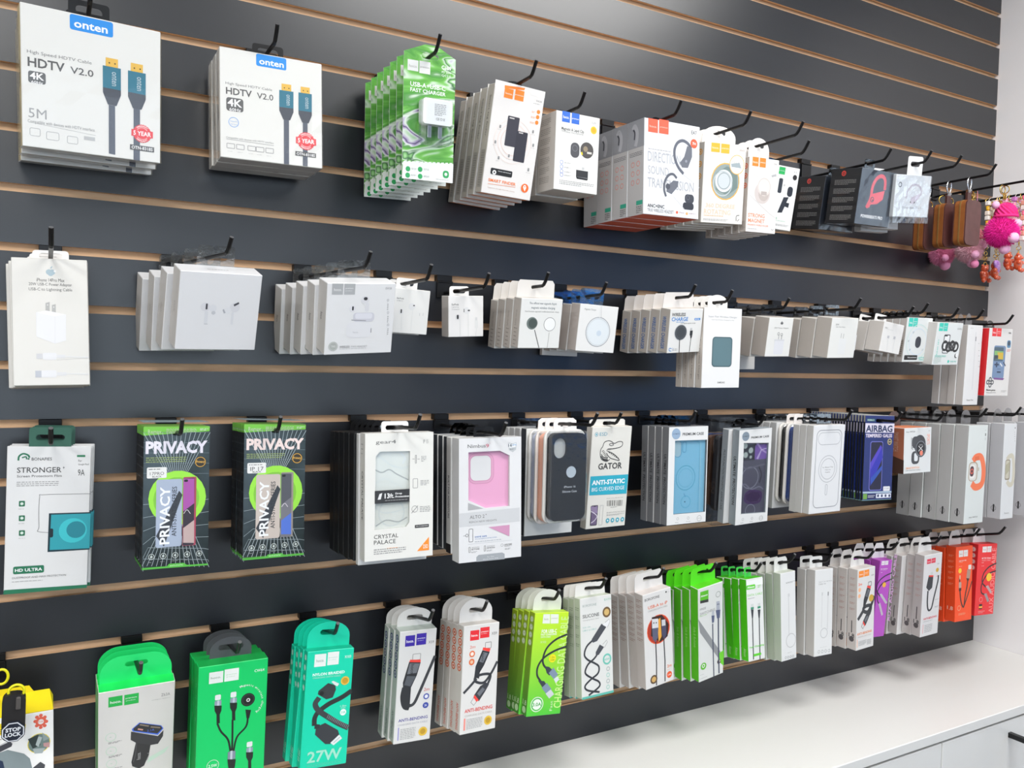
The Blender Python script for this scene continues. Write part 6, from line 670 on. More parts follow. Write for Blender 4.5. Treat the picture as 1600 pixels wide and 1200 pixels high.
def make_pack(key, M, w, h, t, label, group):
    k = K[key]; x = k['x']; root = empty(k['name'], M, label, k['cat'], group)
    b = x.get('build')
    fm, sm = surf(k['front']), surf(k['side'])
    if b == 'charger':
        o = [(-w / 2 + .003, -h), (w / 2 - .003, -h), (w / 2, -h + .003), (w / 2, -.003), (w * .14, .010), (-w * .10, .010), (-w / 2, -.003), (-w / 2, -h + .003)]
        mb = MB(); mb.prism(o, 0, .0009, marble(), [slot(.026, -.005, .0075)], side=card('e6ece6')); part(root, mb.build('card'))
        part(root, Print(w, h).draw(ART[key]).mb.build('printed_front'))
        bw, bz0, bz1 = .043, -.118, -.060
        mb = MB(); mb.box(-.024 + .006, .024 + .006, -.020, -.001, -.125, -.062, CLR, .005); part(root, mb.build('blister'))
        ch = MB(); ch.prism(rrect(-.017, .027, -.098, -.064, .004), -.0185, -.003, mat('charger_white_plastic', 'eeeeec', .25)); c = part(root, ch.build('charger'))
        pm = mat('prong_metal', 'b8bcc0', .25, metal=1.0); mb = MB()
        for xx in (-.004, .012): mb.box(xx - .003, xx + .003, -.012, -.0105, -.115, -.098, pm, .0004)
        mb.build('prong', c)
        q = Print(w, h, -.0186); q.draw([('m', 500, 405, 720, 500, 7, 'b0b0b0'), ('t', 'CE', 440 + 90, 515, 590, 535, '8a8a8a', 1), ('o', 630, 525, 22, 6, '8a8a8a'), ('l', (670, 515, 700, 535), 6, '8a8a8a'), ('l', (700, 515, 670, 535), 6, '8a8a8a')]); q.mb.build('printed_marks', c)
        return root
    if b in ('case', 'bag'):
        cm = mat('case_' + x['color'], x['color'], .5 if b == 'case' else .35)
        hole = rrect(-w * .36, -w * .06, -h * .30, -h * .085, .012) if b == 'case' else rrect(-w * .36, -w * .02, -h * .30, -h * .10, .009)
        if b == 'case':
            mb = MB(); o = rrect(-w / 2, w / 2, -h, 0, .014)
            mb.prism(o, t - .004, t - .001, card('ece8e2')); part(root, mb.build('backing_card'))
            mb = MB(); mb.prism([(-.022, -.002), (.022, -.002), (.021, .014), (.015, .018), (-.015, .018), (-.021, .014)], t - .003, t - .0018, card('ece6e2'), [slot(.028, .008, .007)]); part(root, mb.build('hang_tab'))
            i = .005
            mb = MB(); mb.prism(rrect(-w / 2 + i, w / 2 - i, -h + i, -i, .012), .002, .006, cm, [hole]); mb.prism(rrect(-w / 2 + i, w / 2 - i, -h + i, -i, .012), .006, t - .005, cm)
            part(root, mb.build('phone_case'))
            mb = MB(); mb.prism(hole, .0055, .0060, card('b8b8b4')); part(root, mb.build('camera_opening'))
            q = Print(w - 2 * i, h - 2 * i, .002)
            if key in ART: q.draw(ART[key]); part(root, q.mb.build('printed_front'))
            mb = MB(); mb.box(-w / 2 + .002, w / 2 - .002, .0, t - .004, -h + .002, -.002, CLR, .004); part(root, mb.build('blister'))
        else:
            mb = MB(); mb.prism(rrect(-w / 2 + .004, w / 2 - .004, -h * .86, -.018, .010), .004, t - .002, cm, [hole]); part(root, mb.build('phone_case'))
            mb = MB(); mb.prism(hole, t * .6, t * .6 + .0005, card('8a8a8c')); part(root, mb.build('camera_opening'))
            mb = crinkle(w, h, t, CLR, 5, .004, 10, .014); part(root, mb.build('plastic_bag'))
        return root
    # folded carton
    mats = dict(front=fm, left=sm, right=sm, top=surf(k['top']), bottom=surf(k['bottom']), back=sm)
    mb = MB(); win = WIN.get(key)
    if win:
        hole = [((u / 1000 - .5) * w, -v / 1000 * h) for u, v in win]
        mb.prism([(-w / 2, -h), (w / 2, -h), (w / 2, 0), (-w / 2, 0)], 0, .006, fm, [hole], side=sm)
        mb.box(-w / 2, w / 2, .006, t, -h, 0, mats)
        part(root, mb.build('carton'))
        hx = [p[0] for p in hole]; hz = [p[1] for p in hole]
        mb = MB(); cm = mat('case_' + x['win'], x['win'], .3, coat=.4)
        mb.prism(rrect(min(hx) - .004, max(hx) + .004, min(hz) - .004, max(hz) + .004, .006), .0045, .0065, cm); part(root, mb.build('phone_case'))
        nm = {'crystal': 'crystal_in', 'alto': 'alto_in', 'premium_blue': 'blue_in', 'premium_purple': 'purple_in'}[key]
        part(root, Print(w, h, .0045).draw(ART[nm]).mb.build('case_detail'))
        if key != 'alto':
            mb = MB(); mb.prism(hole, .0008, .0010, WFILM); part(root, mb.build('window_film'))
    elif x.get('slot'):
        dz, sw = x['slot']
        mb.prism([(-w / 2, -h), (w / 2, -h), (w / 2, 0), (-w / 2, 0)], 0, t, fm, [slot(sw, dz / 1000, .007)], side=sm)
        part(root, mb.build('card'))
        e = MB(); e.box(-w / 2, w / 2, 0, t, 0, .0006, mats['top']); part(root, e.build('top_edge'))
        e = MB(); e.box(-w / 2, w / 2, 0, t, -h - .0006, -h, mats['bottom']); part(root, e.build('bottom_edge'))
    else:
        mb.box(-w / 2, w / 2, 0, t, -h, 0, mats, .0007)
        part(root, mb.build('carton'))
    if k['tab']:
        tk, tw, th, hz, hw, tm, wh = k['tab']
        yy = {'b': t - .0009, 'f': .0002, 'm': t * .35}[wh]
        mb = MB(); mb.prism(tab_outline(tk, min(tw, w * 1.0), th), yy, yy + .0007, tm, [slot(hw, hz / 1000, (.0098 if tk == 'euro' else .0075) if th > .016 else .0066)])
        part(root, mb.build('hang_tab'))
    if key in ART: part(root, Print(w, h).draw(ART[key]).mb.build('printed_front'))
    if k['side_art']:
        q = Print(t, h, 0, 'left', (w, t)); q.w = t
        q.P = lambda X, Z: (-w / 2 - .0001 - .000007 * q.k, t / 2 - X, Z)
        q.draw(k['side_art']); part(root, q.mb.build('printed_side'))
    if x.get('top_art'):
        q = Print(w, t); q.P = lambda X, Z: (X, -Z, .00015); q.draw([('m', 350, 350, 650, 500, 1, 'a8a8a8')]); part(root, q.mb.build('printed_top'))
    if x.get('wrap'):
        mb = crinkle(w, h, t, WRAP if not x.get('bag') else CLR, len(key), .0028 if not x.get('bag') else .006, 9, 0.0, 0.012 if x.get('bag') else 0.0); part(root, mb.build('shrink_wrap'))
    return root

def pose(x, y, z, yaw, pit, rol):
    return Matrix.Translation((x, y, z)) @ Matrix.Rotation(yaw, 4, 'Z') @ Matrix.Rotation(pit, 4, 'X') @ Matrix.Rotation(rol, 4, 'Y')
ORD = ['front', 'second', 'third', 'fourth', 'fifth', 'sixth', 'seventh', 'eighth', 'ninth', 'tenth', 'eleventh', 'twelfth', 'thirteenth', 'fourteenth', 'fifteenth', 'sixteenth', 'seventeenth', 'eighteenth', 'nineteenth', 'twentieth']
def suffix(i, n):
    if n == 1: return ''
    if i == 0: return ', front of its stack'
    if i == n - 1: return ', rearmost of its stack'
    return ', ' + ORD[i] + ' from front'
OFFS = {'adapter': (-3.5, -2.0), 'film': (2.2, .8), 'hdtv_large': (-2, -1), 'nylon': (-1.5, 0)}      # mm of sideways and downward shift per pack
SLANT = {'airpods': -.042, 'hoco_buds': -.030}                       # hooks bent a little to the right
HOOKS = []
def groove_z(z):
    return min((zg(k) for k in (0, 4, 7, 11)), key=lambda g: abs(g - z - .025))
def hole_at(key, M, t, h=0):
    k = K[key]; x = k['x']
    if x.get('build') == 'charger': p = (0, 0, -.005)
    elif x.get('build') == 'case': p = (0, t - .002, .008)
    elif x.get('build') == 'bag': p = (0, t / 2, .004)
    elif x.get('slot'): p = (0, t / 2, x['slot'][0] / 1000)
    else:
        tk, tw, th, hz, hw, tm, wh = k['tab']; p = (0, {'b': t, 'f': 0, 'm': t * .35}[wh], hz / 1000)
    return M @ Vector(p)
JIT = {'hdtv_large': (.6, .012), 'airpods': (1.5, .02), 'hoco_buds': (1.0, .02), 'premium_blue': (.8, .01), 'x59_red': (1.2, .02), 'usba_ip': (1.4, .02), 'free_switch': (3.0, .03), 'fast_green': (1.2, .01), 'white_cable': (1.4, .01), 'green_charger': (.4, .01), 'super_fast': (.6, .01), 'nylon': (2.0, .02), 'x82': (2.0, .02), 'mag_round': (1.2, .01), 'usb_adapter': (1.2, .01), 'usb_adapter_b': (1., .01), 'cable_box': (2, .02), 'airbag': (.4, .004), 'privacy': (.3, .004), 'privacy_pro': (.3, .004), 'hdtv_small': (.8, .01), 'adapter': (.8, .01)}
K['watch_end'] = dict(K['watch_grey_b'], label='tall grey smartwatch box touching the side wall', noun='grey smartwatch boxes by the side wall')
POSE['watch_end'] = [2, 2002, 1442, 185, 0.0, 0.0, 0.5, 50.0, 217.0, 31, 33, 16, 33]
ART['watch_end'] = []
POSE['x59_red_b'][0] = 1
ART['blue_peek'] = [('r', 480, 40, 700, 140, '2f6ac8'), ('r', 715, 40, 930, 140, '2f6ac8'), ('t', 'hoco.', 510, 82, 670, 106, 'ffffff', 1), ('t', 'premium', 740, 76, 910, 92, 'ffffff', 1)]
EXTRA = {
 'crystal': [('white_back', 155, 102, 184, 11, 0, -6), ('black_back', 141, 100, 180, 22, -3, 0), ('black_back', 118, 100, 182, 22, -3, 0), ('black_back', 95, 100, 180, 22, -3, -1), ('black_back', 72, 100, 181, 22, -3, 0), ('black_back', 49, 100, 180, 22, -3, 0)],
 'alto': [('book_back', 153, 98, 172, 17, -3, -1), ('ult_back', 134, 92, 172, 17, -2, -1), ('ult_back', 115, 92, 172, 17, -2, -2), ('ult_back', 96, 92, 171, 17, -2, -1)],
 'silicone': [('peach', 145, 78, 152, 18, -3, 0), ('lilac', 125, 77, 150, 18, -4, 0), ('ult_back', 105, 92, 176, 17, 2, -2), ('white_back', 86, 92, 174, 17, 1, -1), ('white_back', 67, 92, 174, 17, 1, -2), ('white_back', 48, 90, 172, 17, 0, -2)],
 'premium_purple': [('grey_back', 126, 82, 178, 17, -6, 2), ('bag_black', 106, 86, 188, 17, -10, 8), ('bag_brown', 87, 86, 178, 17, -12, 8), ('bag_blue', 68, 84, 172, 17, -12, 8), ('bag_gold', 49, 84, 170, 17, -12, 8)],
 'x59_red_b': [('blue_peek', 134, 58, 180, 22, 9, 3), ('crimson_back', 109, 58, 180, 22, -2, 0), ('crimson_back', 84, 58, 180, 22, -2, -1)],
 'magcase': [('navy', 125, 82, 160, 16, -4, 4), ('ink', 107, 82, 158, 16, -4, 4), ('white_back', 89, 90, 172, 16, -3, 0), ('white_back', 71, 90, 172, 16, -3, 0), ('white_back', 53, 90, 172, 16, -3, -1)],
 'usb_adapter': [('flat_white', 20, 90, 104, 12, 6, -2)],
 'mag_round': [('mag_round', 14, 74, 86, 9, -4, -6)],
 'white_ear': [('low_bag', 124, 80, 108, 16, 2, -4), ('low_bag', 103, 84, 112, 16, -4, -6)],
}
for key, a in POSE.items():
    n, x, z, D, yaw, pit, rol, w, h, t, gap, over, tdz = a
    x, z, D, w, h, t, gap, over, tdz = [q / 1000 for q in (x, z, D, w, h, t, gap, over, tdz)]
    yaw, pit, rol = [math.radians(q) for q in (yaw, pit, rol)]
    k = K[key]; group = k['noun'] + ' on one hook' if n > 1 else None
    M = pose(x, -D, z, yaw, pit, rol); H = hole_at(key, M, t)
    rz = H.z + .0006                                                  # rod rests near the top of the slot
    gz = groove_z(z); zb = min(rz, gz - .016); ye = -.006
    if key in ('x',): pass
    slope = (rz - zb) / max(.02, (-H.y) + ye)
    first = None; jr, jp = JIT.get(key, (.5, .008)); r = random.Random(key)
    for i in range(n):
        dz = -slope * gap * i
        ox, oz = OFFS.get(key, (0, 0))
        Mi = pose(x + SLANT.get(key, 0) * gap * i / D + ox * i / 1000, -D + gap * i, z + dz + oz * i / 1000, yaw + (math.radians(r.uniform(-jr, jr)) if i else 0) * .15, pit, rol + (math.radians(r.uniform(-jr, jr)) if i else 0))
        lab = k['label'] + suffix(i, n)
        if first is None: first = make_pack(key, Mi, w, h, t, lab, group)
        else: copy_tree(first, Mi, lab)
    made = {}; tot = {}; cnt = {}
    for e in EXTRA.get(key, ()): tot[e[0]] = tot.get(e[0], 0) + 1
    for ek, eD, ew, eh, et, ex, ez in EXTRA.get(key, ()):
        kk = K[ek]; i = cnt.get(ek, 0); cnt[ek] = i + 1
        Me = pose(x + ex / 1000, -eD / 1000, 0, yaw, 0 if pit > .08 else pit, rol * .5)
        Me.translation.z = rz - slope * (D - eD / 1000) - .0012 - (hole_at(ek, Me, et / 1000).z)
        lab = kk['label'] + ' behind the ' + k['noun'].replace('boxes', 'box') + ('' if tot[ek] == 1 else ', ' + ORD[i] + ' from front' if i else ', frontmost')
        if ek == key: lab = k['label'] + ', lowest, against the slatwall'
        kw = (ek, ew, eh, et)
        if kw in made: copy_tree(made[kw], Me, lab)
        else: made[kw] = make_pack(ek, Me, ew / 1000, eh / 1000, et / 1000, lab, kk['label'].replace('box', 'boxes', 1) + ' behind ' + k['noun'] if tot[ek] > 1 else None)
    HOOKS.append((H.x, zb, rz, -H.y, D + over, gz, k['noun'], SLANT.get(key, 0) * (-H.y) / D))

def hook(x, zb, rz, yh, L, gz, noun, label=None, slant=0.0):
    """slatwall hook: plate caught in the groove, rod, turned-up tip"""
    k_ = -slant / max(yh, .05); x -= k_ * yh
    r = empty('display_hook', Matrix.Translation((x, 0, gz - .005)), label or 'black metal slatwall hook carrying the ' + noun, 'hook')
    o = gz - .005
    mb = MB(); mb.box(-.0135, .0135, -.003, .010, -.0048, .0046, BLK, .0006); mb.box(-.0135, .0135, -.0065, .001, -.0075, -.0048, BLK, .0005)
    mb.box(-.014, .014, -.0048, -.0022, min(zb - o - .008, -.02), -.007, BLK, .0005); mb.build('mounting_plate', r)
    sl = (rz - zb) / max(.02, yh - .006); zz = lambda y: zb - o + sl * (y - .006)
    mb = MB(); rr = .0027; Ls = L - .013
    pts = [(0, -.004, zz(.004)), (0, -yh * .5, zz(yh * .5)), (0, -Ls, zz(Ls)), (0, -Ls - .004, zz(Ls) + .0018), (0, -Ls - .009, zz(Ls) + .007), (0, -Ls - .017, zz(Ls) + .019)]
    pts = [(p[0] - k_ * p[1], p[1], p[2]) for p in pts]
    mb.tube(pts, rr, BLK, 8, cap=False)
    e = Vector(pts[-1]); d = (Vector(pts[-1]) - Vector(pts[-2])).normalized(); mb.tube([e, e + d * .0006], rr * .98, TIP, 8)
    mb.build('rod', r)
for hx, zb, rz, yh, L, gz, noun, sl_ in HOOKS: hook(hx, zb, rz, yh, max(L, yh + .018), gz, noun, None, sl_)

# ---------------------------------------------------------------- hooks without boxes, and what else hangs on the wall
ZR = ZG7 + 0.505; G0 = zg(0)
def solo(x, L, text, z=ZR): hook(x, z, z, .1, L, G0, '', text)
solo(1.6215, .215, 'black metal slatwall hook left empty between earphone box and key cases')
solo(1.747, .212, 'black metal slatwall hook carrying the brown leather key cases')
solo(1.8675, .225, 'black metal slatwall hook carrying the fluffy doll keychains')
solo(2.003, .180, 'black metal slatwall hook carrying bead strands beside the side wall')
chrome = mat('chrome', 'd8dade', .12, metal=1.0); gold = mat('gold_metal', 'd8b45c', .25, metal=1.0)
brown = mat('dark_brown_leather', '5a3632', .42, noise=dict(scale=60, amount=.5, color='44241f', bump=.15)); tan = mat('tan_leather', '8e5426', .45, noise=dict(scale=70, amount=.4, color='70401a', bump=.15))
strap = mat('strap_leather', '4a2a26', .45)
def drop_ring(mb, c, w, h, r, m, axis='y'):
    pts = []
    for i in range(18):
        a = 2 * PI * i / 18; k = 1 - .28 * max(0, -math.sin(a))
        pts.append((c[0] + math.cos(a) * w * k, c[1], c[2] + math.sin(a) * h))
    mb.tube(pts, r, m, 7, closed=True)
def key_case(D, yaw, label):
    r = empty('key_case', pose(1.747, -D, ZR - .002, yaw, .02, 0), label, 'key case', 'leather key cases on one hook')
    mb = MB(); drop_ring(mb, (0, 0, -.010), .0075, .0135, .0016, chrome); mb.box(-.006, .006, -.004, .004, -.029, -.022, chrome, .001); part(r, mb.build('snap_hook', smooth=True))
    mb = MB(); mb.box(-.0065, .0065, -.003, .004, -.046, -.028, strap, .001); part(r, mb.build('strap'))
    mb = MB(); mb.torus((.011, .001, -.040), .008, .0011, gold); part(r, mb.build('split_ring', smooth=True))
    mb = MB(); zt, zb, w = -.047, -.143, .056
    mb.prism(rrect(-w / 2, w / 2, zb, zt, .012), -.010, .012, tan); part(r, mb.build('gusset'))
    mb = MB(); mb.prism(rrect(-w / 2 - .0008, w / 2 + .0008, zb - .0008, zt + .0008, .0125), -.001, .002, mat('zip_brass', 'b89058', .35, metal=.7)); part(r, mb.build('zip'))
    for y0, y1 in ((-.013, -.009), (.011, .015)):
        mb = MB(); mb.prism(rrect(-w / 2 + .001, w / 2 + .001, zb, zt, .012), y0, y1, brown); part(r, mb.build('cover'))
key_case(.160, .03, 'brown leather zip key case hanging nearest the hook tip')
key_case(.114, -.04, 'brown leather zip key case hanging in the middle of its hook')
key_case(.066, .02, 'brown leather zip key case hanging deepest, nearest the slatwall')

def fur(parent, c, r, m, n, ln, seed):
    q = random.Random(seed); mb = MB(); V = []; F = []
    mb.sphere(c, r * .93, m, 16, 10)
    for i in range(n):
        z = 1 - 2 * (i + .5) / n; a = i * 2.399963; s = math.sqrt(1 - z * z); d = Vector((s * math.cos(a), s * math.sin(a), z))
        d2 = (d + Vector((q.uniform(-.45, .45), q.uniform(-.45, .45), q.uniform(-.55, .25)))).normalized()
        u = d.orthogonal().normalized() * .0011; v = d.cross(u)
        b = Vector(c) + d * r * .9; k = len(V); t = b + d2 * ln * q.uniform(.7, 1.25) + d * ln * .2
        V += [b + u, b - u * .5 + v * .87, b - u * .5 - v * .87, t]; F += [(k, k + 1, k + 3), (k + 1, k + 2, k + 3), (k + 2, k, k + 3)]
    mb.add(V, F, m); o = part(parent, mb.build('fluffy_body')); o['kind'] = 'stuff'
    return o
def doll(D, z, R, body, hat, pale, label, seed, turn=0.0):
    x = 1.8675
    r = empty('doll_keychain', pose(x, -D, ZR - .002, turn, 0, 0), label, 'keychain', 'fluffy doll keychains on one hook')
    zc = z - (ZR - .002)
    fm = mat('fur_' + body, body, .8); hm_ = mat('knit_' + hat, hat, .85); pm = mat('felt_' + pale, pale, .75, noise=dict(scale=300, bump=.3))
    mb = MB(); mb.torus((-.003, 0, -.009), .010, .0011, gold); mb.torus((.008, 0, -.008), .0085, .0011, gold, 'x'); part(r, mb.build('clasp', smooth=True))
    mb = MB()
    n = 5; z1 = zc + R + .042
    for i in range(n): mb.torus((.006, 0, -.020 + (z1 + .020) * i / (n - 1)), .0035, .0009, gold, 'y' if i % 2 else 'x', 10, 5)
    part(r, mb.build('chain', smooth=True))
    fur(r, (0, 0, zc), R, fm, 1500, .0075, seed)
    hc = Vector((.012, -.004, zc + R * 1.08))
    mb = MB(); mb.sphere(hc, R * .62, mat('doll_face', 'f0d0c4', .5), 16, 10); h = part(r, mb.build('head', smooth=True))
    em = mat('doll_eye_dark', '3a2422', .3)
    for s in (-1, 1):
        e = MB(); th = -.25 + s * .38; p = hc + Vector((math.sin(th + .6) * R * .60, -math.cos(th + .6) * R * .60, -.001)); e.sphere(p, .0032, em, 8, 6, (1, .6, 1.2)); e.build('eye', h)
    mb = MB(); mp_ = hc + Vector((math.sin(.35) * R * .62, -math.cos(.35) * R * .62, -.009)); mb.sphere(mp_, .0016, mat('doll_mouth', 'b04a54', .5), 8, 5, (1.4, .6, .8)); mb.build('mouth', h)
    mb = MB(); V = []; F = []; NU, NV = 30, 9
    for j in range(NV + 1):
        ph = (PI * .56) * j / NV
        for i in range(NU):
            th = 2 * PI * i / NU; k = R * .70 * (1 + .05 * (1 if (i + j) % 2 else -1)); V.append((hc.x - .002 + k * math.sin(ph) * math.cos(th), hc.y + .002 + k * math.sin(ph) * math.sin(th), hc.z + .004 + k * 1.12 * math.cos(ph)))
    for j in range(NV):
        for i in range(NU): l = (i + 1) % NU; F.append((j * NU + i, (j + 1) * NU + i, (j + 1) * NU + l, j * NU + l))
    mb.add(V, F, hm_); part(r, mb.build('knitted_hat'))
    mb = MB(); mb.torus((hc.x - .002, hc.y + .002, hc.z - .001), R * .69, .0034, hm_, 'z', 22, 6); part(r, mb.build('hat_brim', smooth=True))
    for nm, p, rr in (('pompom', (-.020, .004, R * 1.78), .0085), ('hand', (.016, -R * .74, R * .52), R * .30), ('hand', (.034, -R * .1, R * .50), .0095), ('foot', (-.004, -R * .86, -R * .48), R * .36), ('foot', (.006, -R * .15, -R * 1.12), .0120)):
        mb = MB(); mb.sphere((p[0], p[1], zc + p[2]), rr, pm, 14, 9); part(r, mb.build(nm, smooth=True))
    return r
doll(.164, 1.870, .033, 'e01a96', 'e0287e', 'f0b4d8', 'hot pink fluffy pom-pom doll keychain with pink knitted hat', 1)
doll(.092, 1.838, .026, 'e8b8c4', 'd87a86', 'f0b0d0', 'pale pink fluffy doll keychain just behind the hot pink one', 2, -.3)
doll(.026, 1.836, .024, 'e48ab0', 'c86878', 'ee9cc4', 'rose pink fluffy doll keychain half hidden behind leather key cases', 3, -.5)
mb = MB(); pm = mat('felt_rose', 'e88ab4', .8)
r = empty('pompom_charm', pose(1.8675, -.1055, ZR, 0, 0, 0), 'single small pink pom-pom dangling on a thread below the dolls', 'keychain')
mb.tube([(0, 0, 0), (.002, 0, -.08), (0, 0, -.162)], .0006, pm, 5); part(r, mb.build('thread'))
mb = MB(); mb.sphere((0, 0, -.170), .0095, pm, 14, 9); part(r, mb.build('ball', smooth=True))

BC = ['f4eee8', 'f2e6d8', 'e8b428', 'f6f0ea', 'e89ac0', 'f4d4dc', 'e8a82c', 'c878c0', 'f2c8b0', 'e86a8a']
WORDS = ['with white and yellow beads, nearest the slatwall', 'with peach and yellow beads, second from slatwall', 'with pink and white beads, third from slatwall', 'with purple and pink beads, fourth from slatwall', 'with pink and coral beads, nearest the hook tip']
PAL = [('f4eee8', 'e8b428', 'f2e6d8'), ('f2c8b0', 'e8a82c', 'f4e0d0'), ('f0a8c4', 'f6f0ea', 'f4d4dc'), ('c878c0', 'e89ac0', 'f6f0f2'), ('e86a8a', 'f0a090', 'f6e4e0')]
for si, D in enumerate((.056, .076, .097, .118, .140)):
    r = empty('bead_strand', pose(2.003, -D, ZR, 0, 0, 0), 'bead phone strand ' + WORDS[si], 'bead strand', 'bead strands by the side wall')
    q = random.Random(si); mb = MB(); mb.tube([(0, 0, .004), (-.006, 0, -.002), (-.009, 0, -.05), (-.0075, 0, -.108), (0, 0, -.117), (.0075, 0, -.108), (.009, 0, -.05), (.006, 0, -.002)], .0006, mat('strand_cord', 'f0e4dc', .6), 5, closed=True); part(r, mb.build('cord'))
    for j in range(9):
        for s in (-1, 1):
            c = PAL[si][(j + (s > 0)) % 3]; m = mat('bead_' + c, c, .2, coat=.5); mb = MB(); p = (s * .0085, 0, -.010 - j * .0118)
            if (j + si) % 3 == 1:
                for a in range(5): mb.sphere((p[0] + math.cos(a * 1.2566) * .0036, p[1], p[2] + math.sin(a * 1.2566) * .0036), .0031, m, 7, 5)
                mb.sphere((p[0], p[1] - .0012, p[2]), .0018, mat('bead_flower_centre', 'f0d890', .3), 7, 5)
            else: mb.box(p[0] - .0052, p[0] + .0052, -.0052, .0052, p[2] - .0052, p[2] + .0052, m, .0014)
            part(r, mb.build('bead'))
def chain(mb, a, b, n=8):
    for i in range(n):
        t = i / (n - 1); mb.torus((a[0] + (b[0] - a[0]) * t, a[1] + (b[1] - a[1]) * t, a[2] + (b[2] - a[2]) * t), .0046 if i else .007, .0009, gold, 'y' if i % 2 else 'x', 10, 5)
gummy = mat('orange_gummy', 'f0683e', .15, coat=.8, trans=.35)
for i, (D, z, txt) in enumerate(((.046, 1.792, 'lowest one, nearest the slatwall'), (.070, 1.797, 'second from the slatwall'), (.100, 1.817, 'third from the slatwall, beside purple drop'), (.124, 1.811, 'farthest out from the slatwall'))):
    r = empty('bear_charm', pose(2.003, -D - .004, ZR, (-.3, .2, -.1, .3)[i], 0, 0), 'orange gummy bear charm on gold chain, ' + txt, 'charm', 'orange gummy bear charms')
    zc = z - ZR; mb = MB(); mb.torus((0, 0, -.0045), .0072, .001, gold); chain(mb, (0, 0, -.014), (0, 0, zc + .028), 12); part(r, mb.build('chain', smooth=True))
    mb = MB(); mb.sphere((0, 0, zc), .0115, gummy, 12, 8, (1, .8, 1.15)); part(r, mb.build('body', smooth=True))
    mb = MB(); mb.sphere((0, 0, zc + .0165), .0090, gummy, 12, 8)
    for s in (-1, 1): mb.sphere((s * .0068, 0, zc + .0238), .0036, gummy, 8, 6)
    mb.sphere((0, -.0076, zc + .0155), .0036, gummy, 8, 6); part(r, mb.build('head', smooth=True))
    for s in (-1, 1):
        for nm, p in (('arm', (s * .0115, -.0045, zc + .005)), ('foot', (s * .008, -.0065, zc - .0125))):
            mb = MB(); mb.sphere(p, .0055, gummy, 9, 6); part(r, mb.build(nm, smooth=True))
r = empty('drop_charm', pose(2.003, -.0815, ZR, 0, 0, 0), 'glittery purple drop-shaped charm on gold chain among gummy bears', 'charm')
zc = 1.815 - ZR; mb = MB(); mb.torus((0, 0, -.0045), .0072, .001, gold); chain(mb, (0, 0, -.014), (-.004, 0, zc + .014), 12); part(r, mb.build('chain', smooth=True))
pur = mat('purple_glitter', 'a050c8', .12, coat=.8, noise=dict(scale=500, amount=.9, color='e8c8f8'))
mb = MB(); V = []; F = []
prof = [(0, .011), (.007, .010), (.0115, .005), (.012, 0), (.010, -.007), (.006, -.014), (.002, -.020), (0, -.022)]
for a, b in prof:
    for k in range(12): V.append((-.004 + a * math.cos(k * PI / 6) + b * -.35, a * .5 * math.sin(k * PI / 6), zc + b))
for j in range(len(prof) - 1):
    for k in range(12): F.append((j * 12 + k, (j + 1) * 12 + k, (j + 1) * 12 + (k + 1) % 12, j * 12 + (k + 1) % 12))
mb.add(V, F, pur); part(r, mb.build('drop', smooth=True))

# phone holder box at the left edge of the lowest row, with its security tag
w, h, t = .135, .115, .050; D = .11; xr, zt = 0.0058, 1.12
r = empty('phone_holder_box', pose(xr - w / 2, -D, zt, 0, 0, 0), 'white phone holder box with bright yellow gabled top', 'box')
yel = card('e6cf12'); wh = card('e4e3e0'); mb = MB()
mb.box(-w / 2, w / 2, 0, t, -h, 0, dict(front=wh, left=yel, right=wh, top=yel, bottom=wh, back=yel), .0006); part(r, mb.build('carton'))
mb = MB(); V = [(-w / 2, .0005, .0005), (w / 2, .0005, .0005), (w / 2 - .004, t * .62, .016), (-w / 2, t * .62, .016), (-w / 2, t, .0005), (w / 2, t, .0005)]
mb.add(V, [(0, 1, 2, 3), (3, 2, 5, 4), (1, 5, 2), (0, 3, 4)], yel); part(r, mb.build('gabled_top'))
mb = MB(); mb.prism([(-w / 2 + .01, .014), (w / 2 - .02, .014), (w / 2 - .026, .024), (-w / 2 + .02, .024)], t * .60, t * .60 + .0008, yel, [slot(.020, .019, .0062)]); part(r, mb.build('hang_tab'))
part(r, Print(w, h).draw(ART['holder']).mb.build('printed_front'))
zh = zt + .019 + .0012
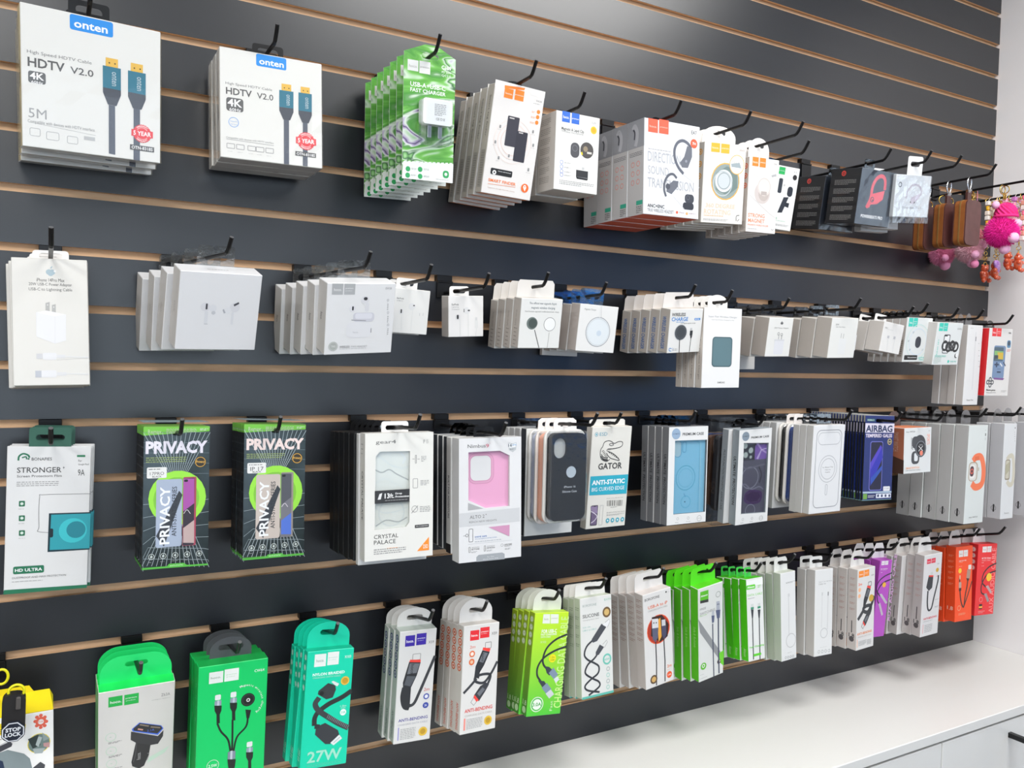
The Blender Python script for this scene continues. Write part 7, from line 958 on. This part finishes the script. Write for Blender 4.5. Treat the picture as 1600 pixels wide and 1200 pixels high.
hook(xr - w / 2, zh, zh, .12, .130, zg(11), '', 'black metal slatwall hook holding phone holder box and security tag')
tagx = -.0345
r = empty('security_tag', pose(tagx, -.140, 1.150, 0, .05, .03), 'black hanging security tag with STOP LOCK octagon on yellow rings', 'tag')
bk = mat('black_tag_plastic', '1e1c1c', .4)
mb = MB(); mb.prism(rrect(-.012, .012, -.046, .010, .009), -.006, .006, bk); part(r, mb.build('housing'))
mb = MB(); mb.box(.002, .007, -.009, -.005, -.008, .007, mat('tag_slider_grey', '4a4644', .35), .001); part(r, mb.build('slider'))
oc = [(.0128 * math.cos(PI / 8 + i * PI / 4), -.034 + .0128 * math.sin(PI / 8 + i * PI / 4)) for i in range(8)]
oc2 = [(p[0] * .86, -.034 + (p[1] + .034) * .86) for p in oc]; oc1 = [(p[0] * .94, -.034 + (p[1] + .034) * .94) for p in oc]
mb = MB(); mb.prism(oc, -.0085, -.006, mat('sign_navy', '171d2c', .35)); s_ = part(r, mb.build('octagon_sign'))
q = Print(.0256, .0256, -.0086); q.P = lambda X, Z: (X, -.0086 - .000007 * q.k, -.034 + .0128 + Z)
q.draw([('p', [int(500 + 470 * math.cos(PI / 8 + i * PI / 4)) if j == 0 else int(500 + 470 * math.sin(PI / 8 + i * PI / 4)) for i in range(8) for j in (0, 1)], 'dcdfe6'), ('p', [int(500 + 420 * math.cos(PI / 8 + i * PI / 4)) if j == 0 else int(500 + 420 * math.sin(PI / 8 + i * PI / 4)) for i in range(8) for j in (0, 1)], '171d2c'),
        ('t', 'STOP', 200, 290, 800, 480, 'e8eaf0', 3), ('t', 'LOCK', 180, 520, 820, 710, 'e8eaf0', 3)]); q.mb.build('printed_words', s_)
yr = mat('yellow_cable', 'dbd414', .35)
mb = MB(); mb.torus((-.014, .022, .022), .009, .0016, yr, 'y', 20, 7, .75); part(r, mb.build('cable_ring', smooth=True))
mb = MB(); mb.torus((.002, 0, .011), .008, .0016, yr, 'y', 20, 7); part(r, mb.build('cable_ring', smooth=True))
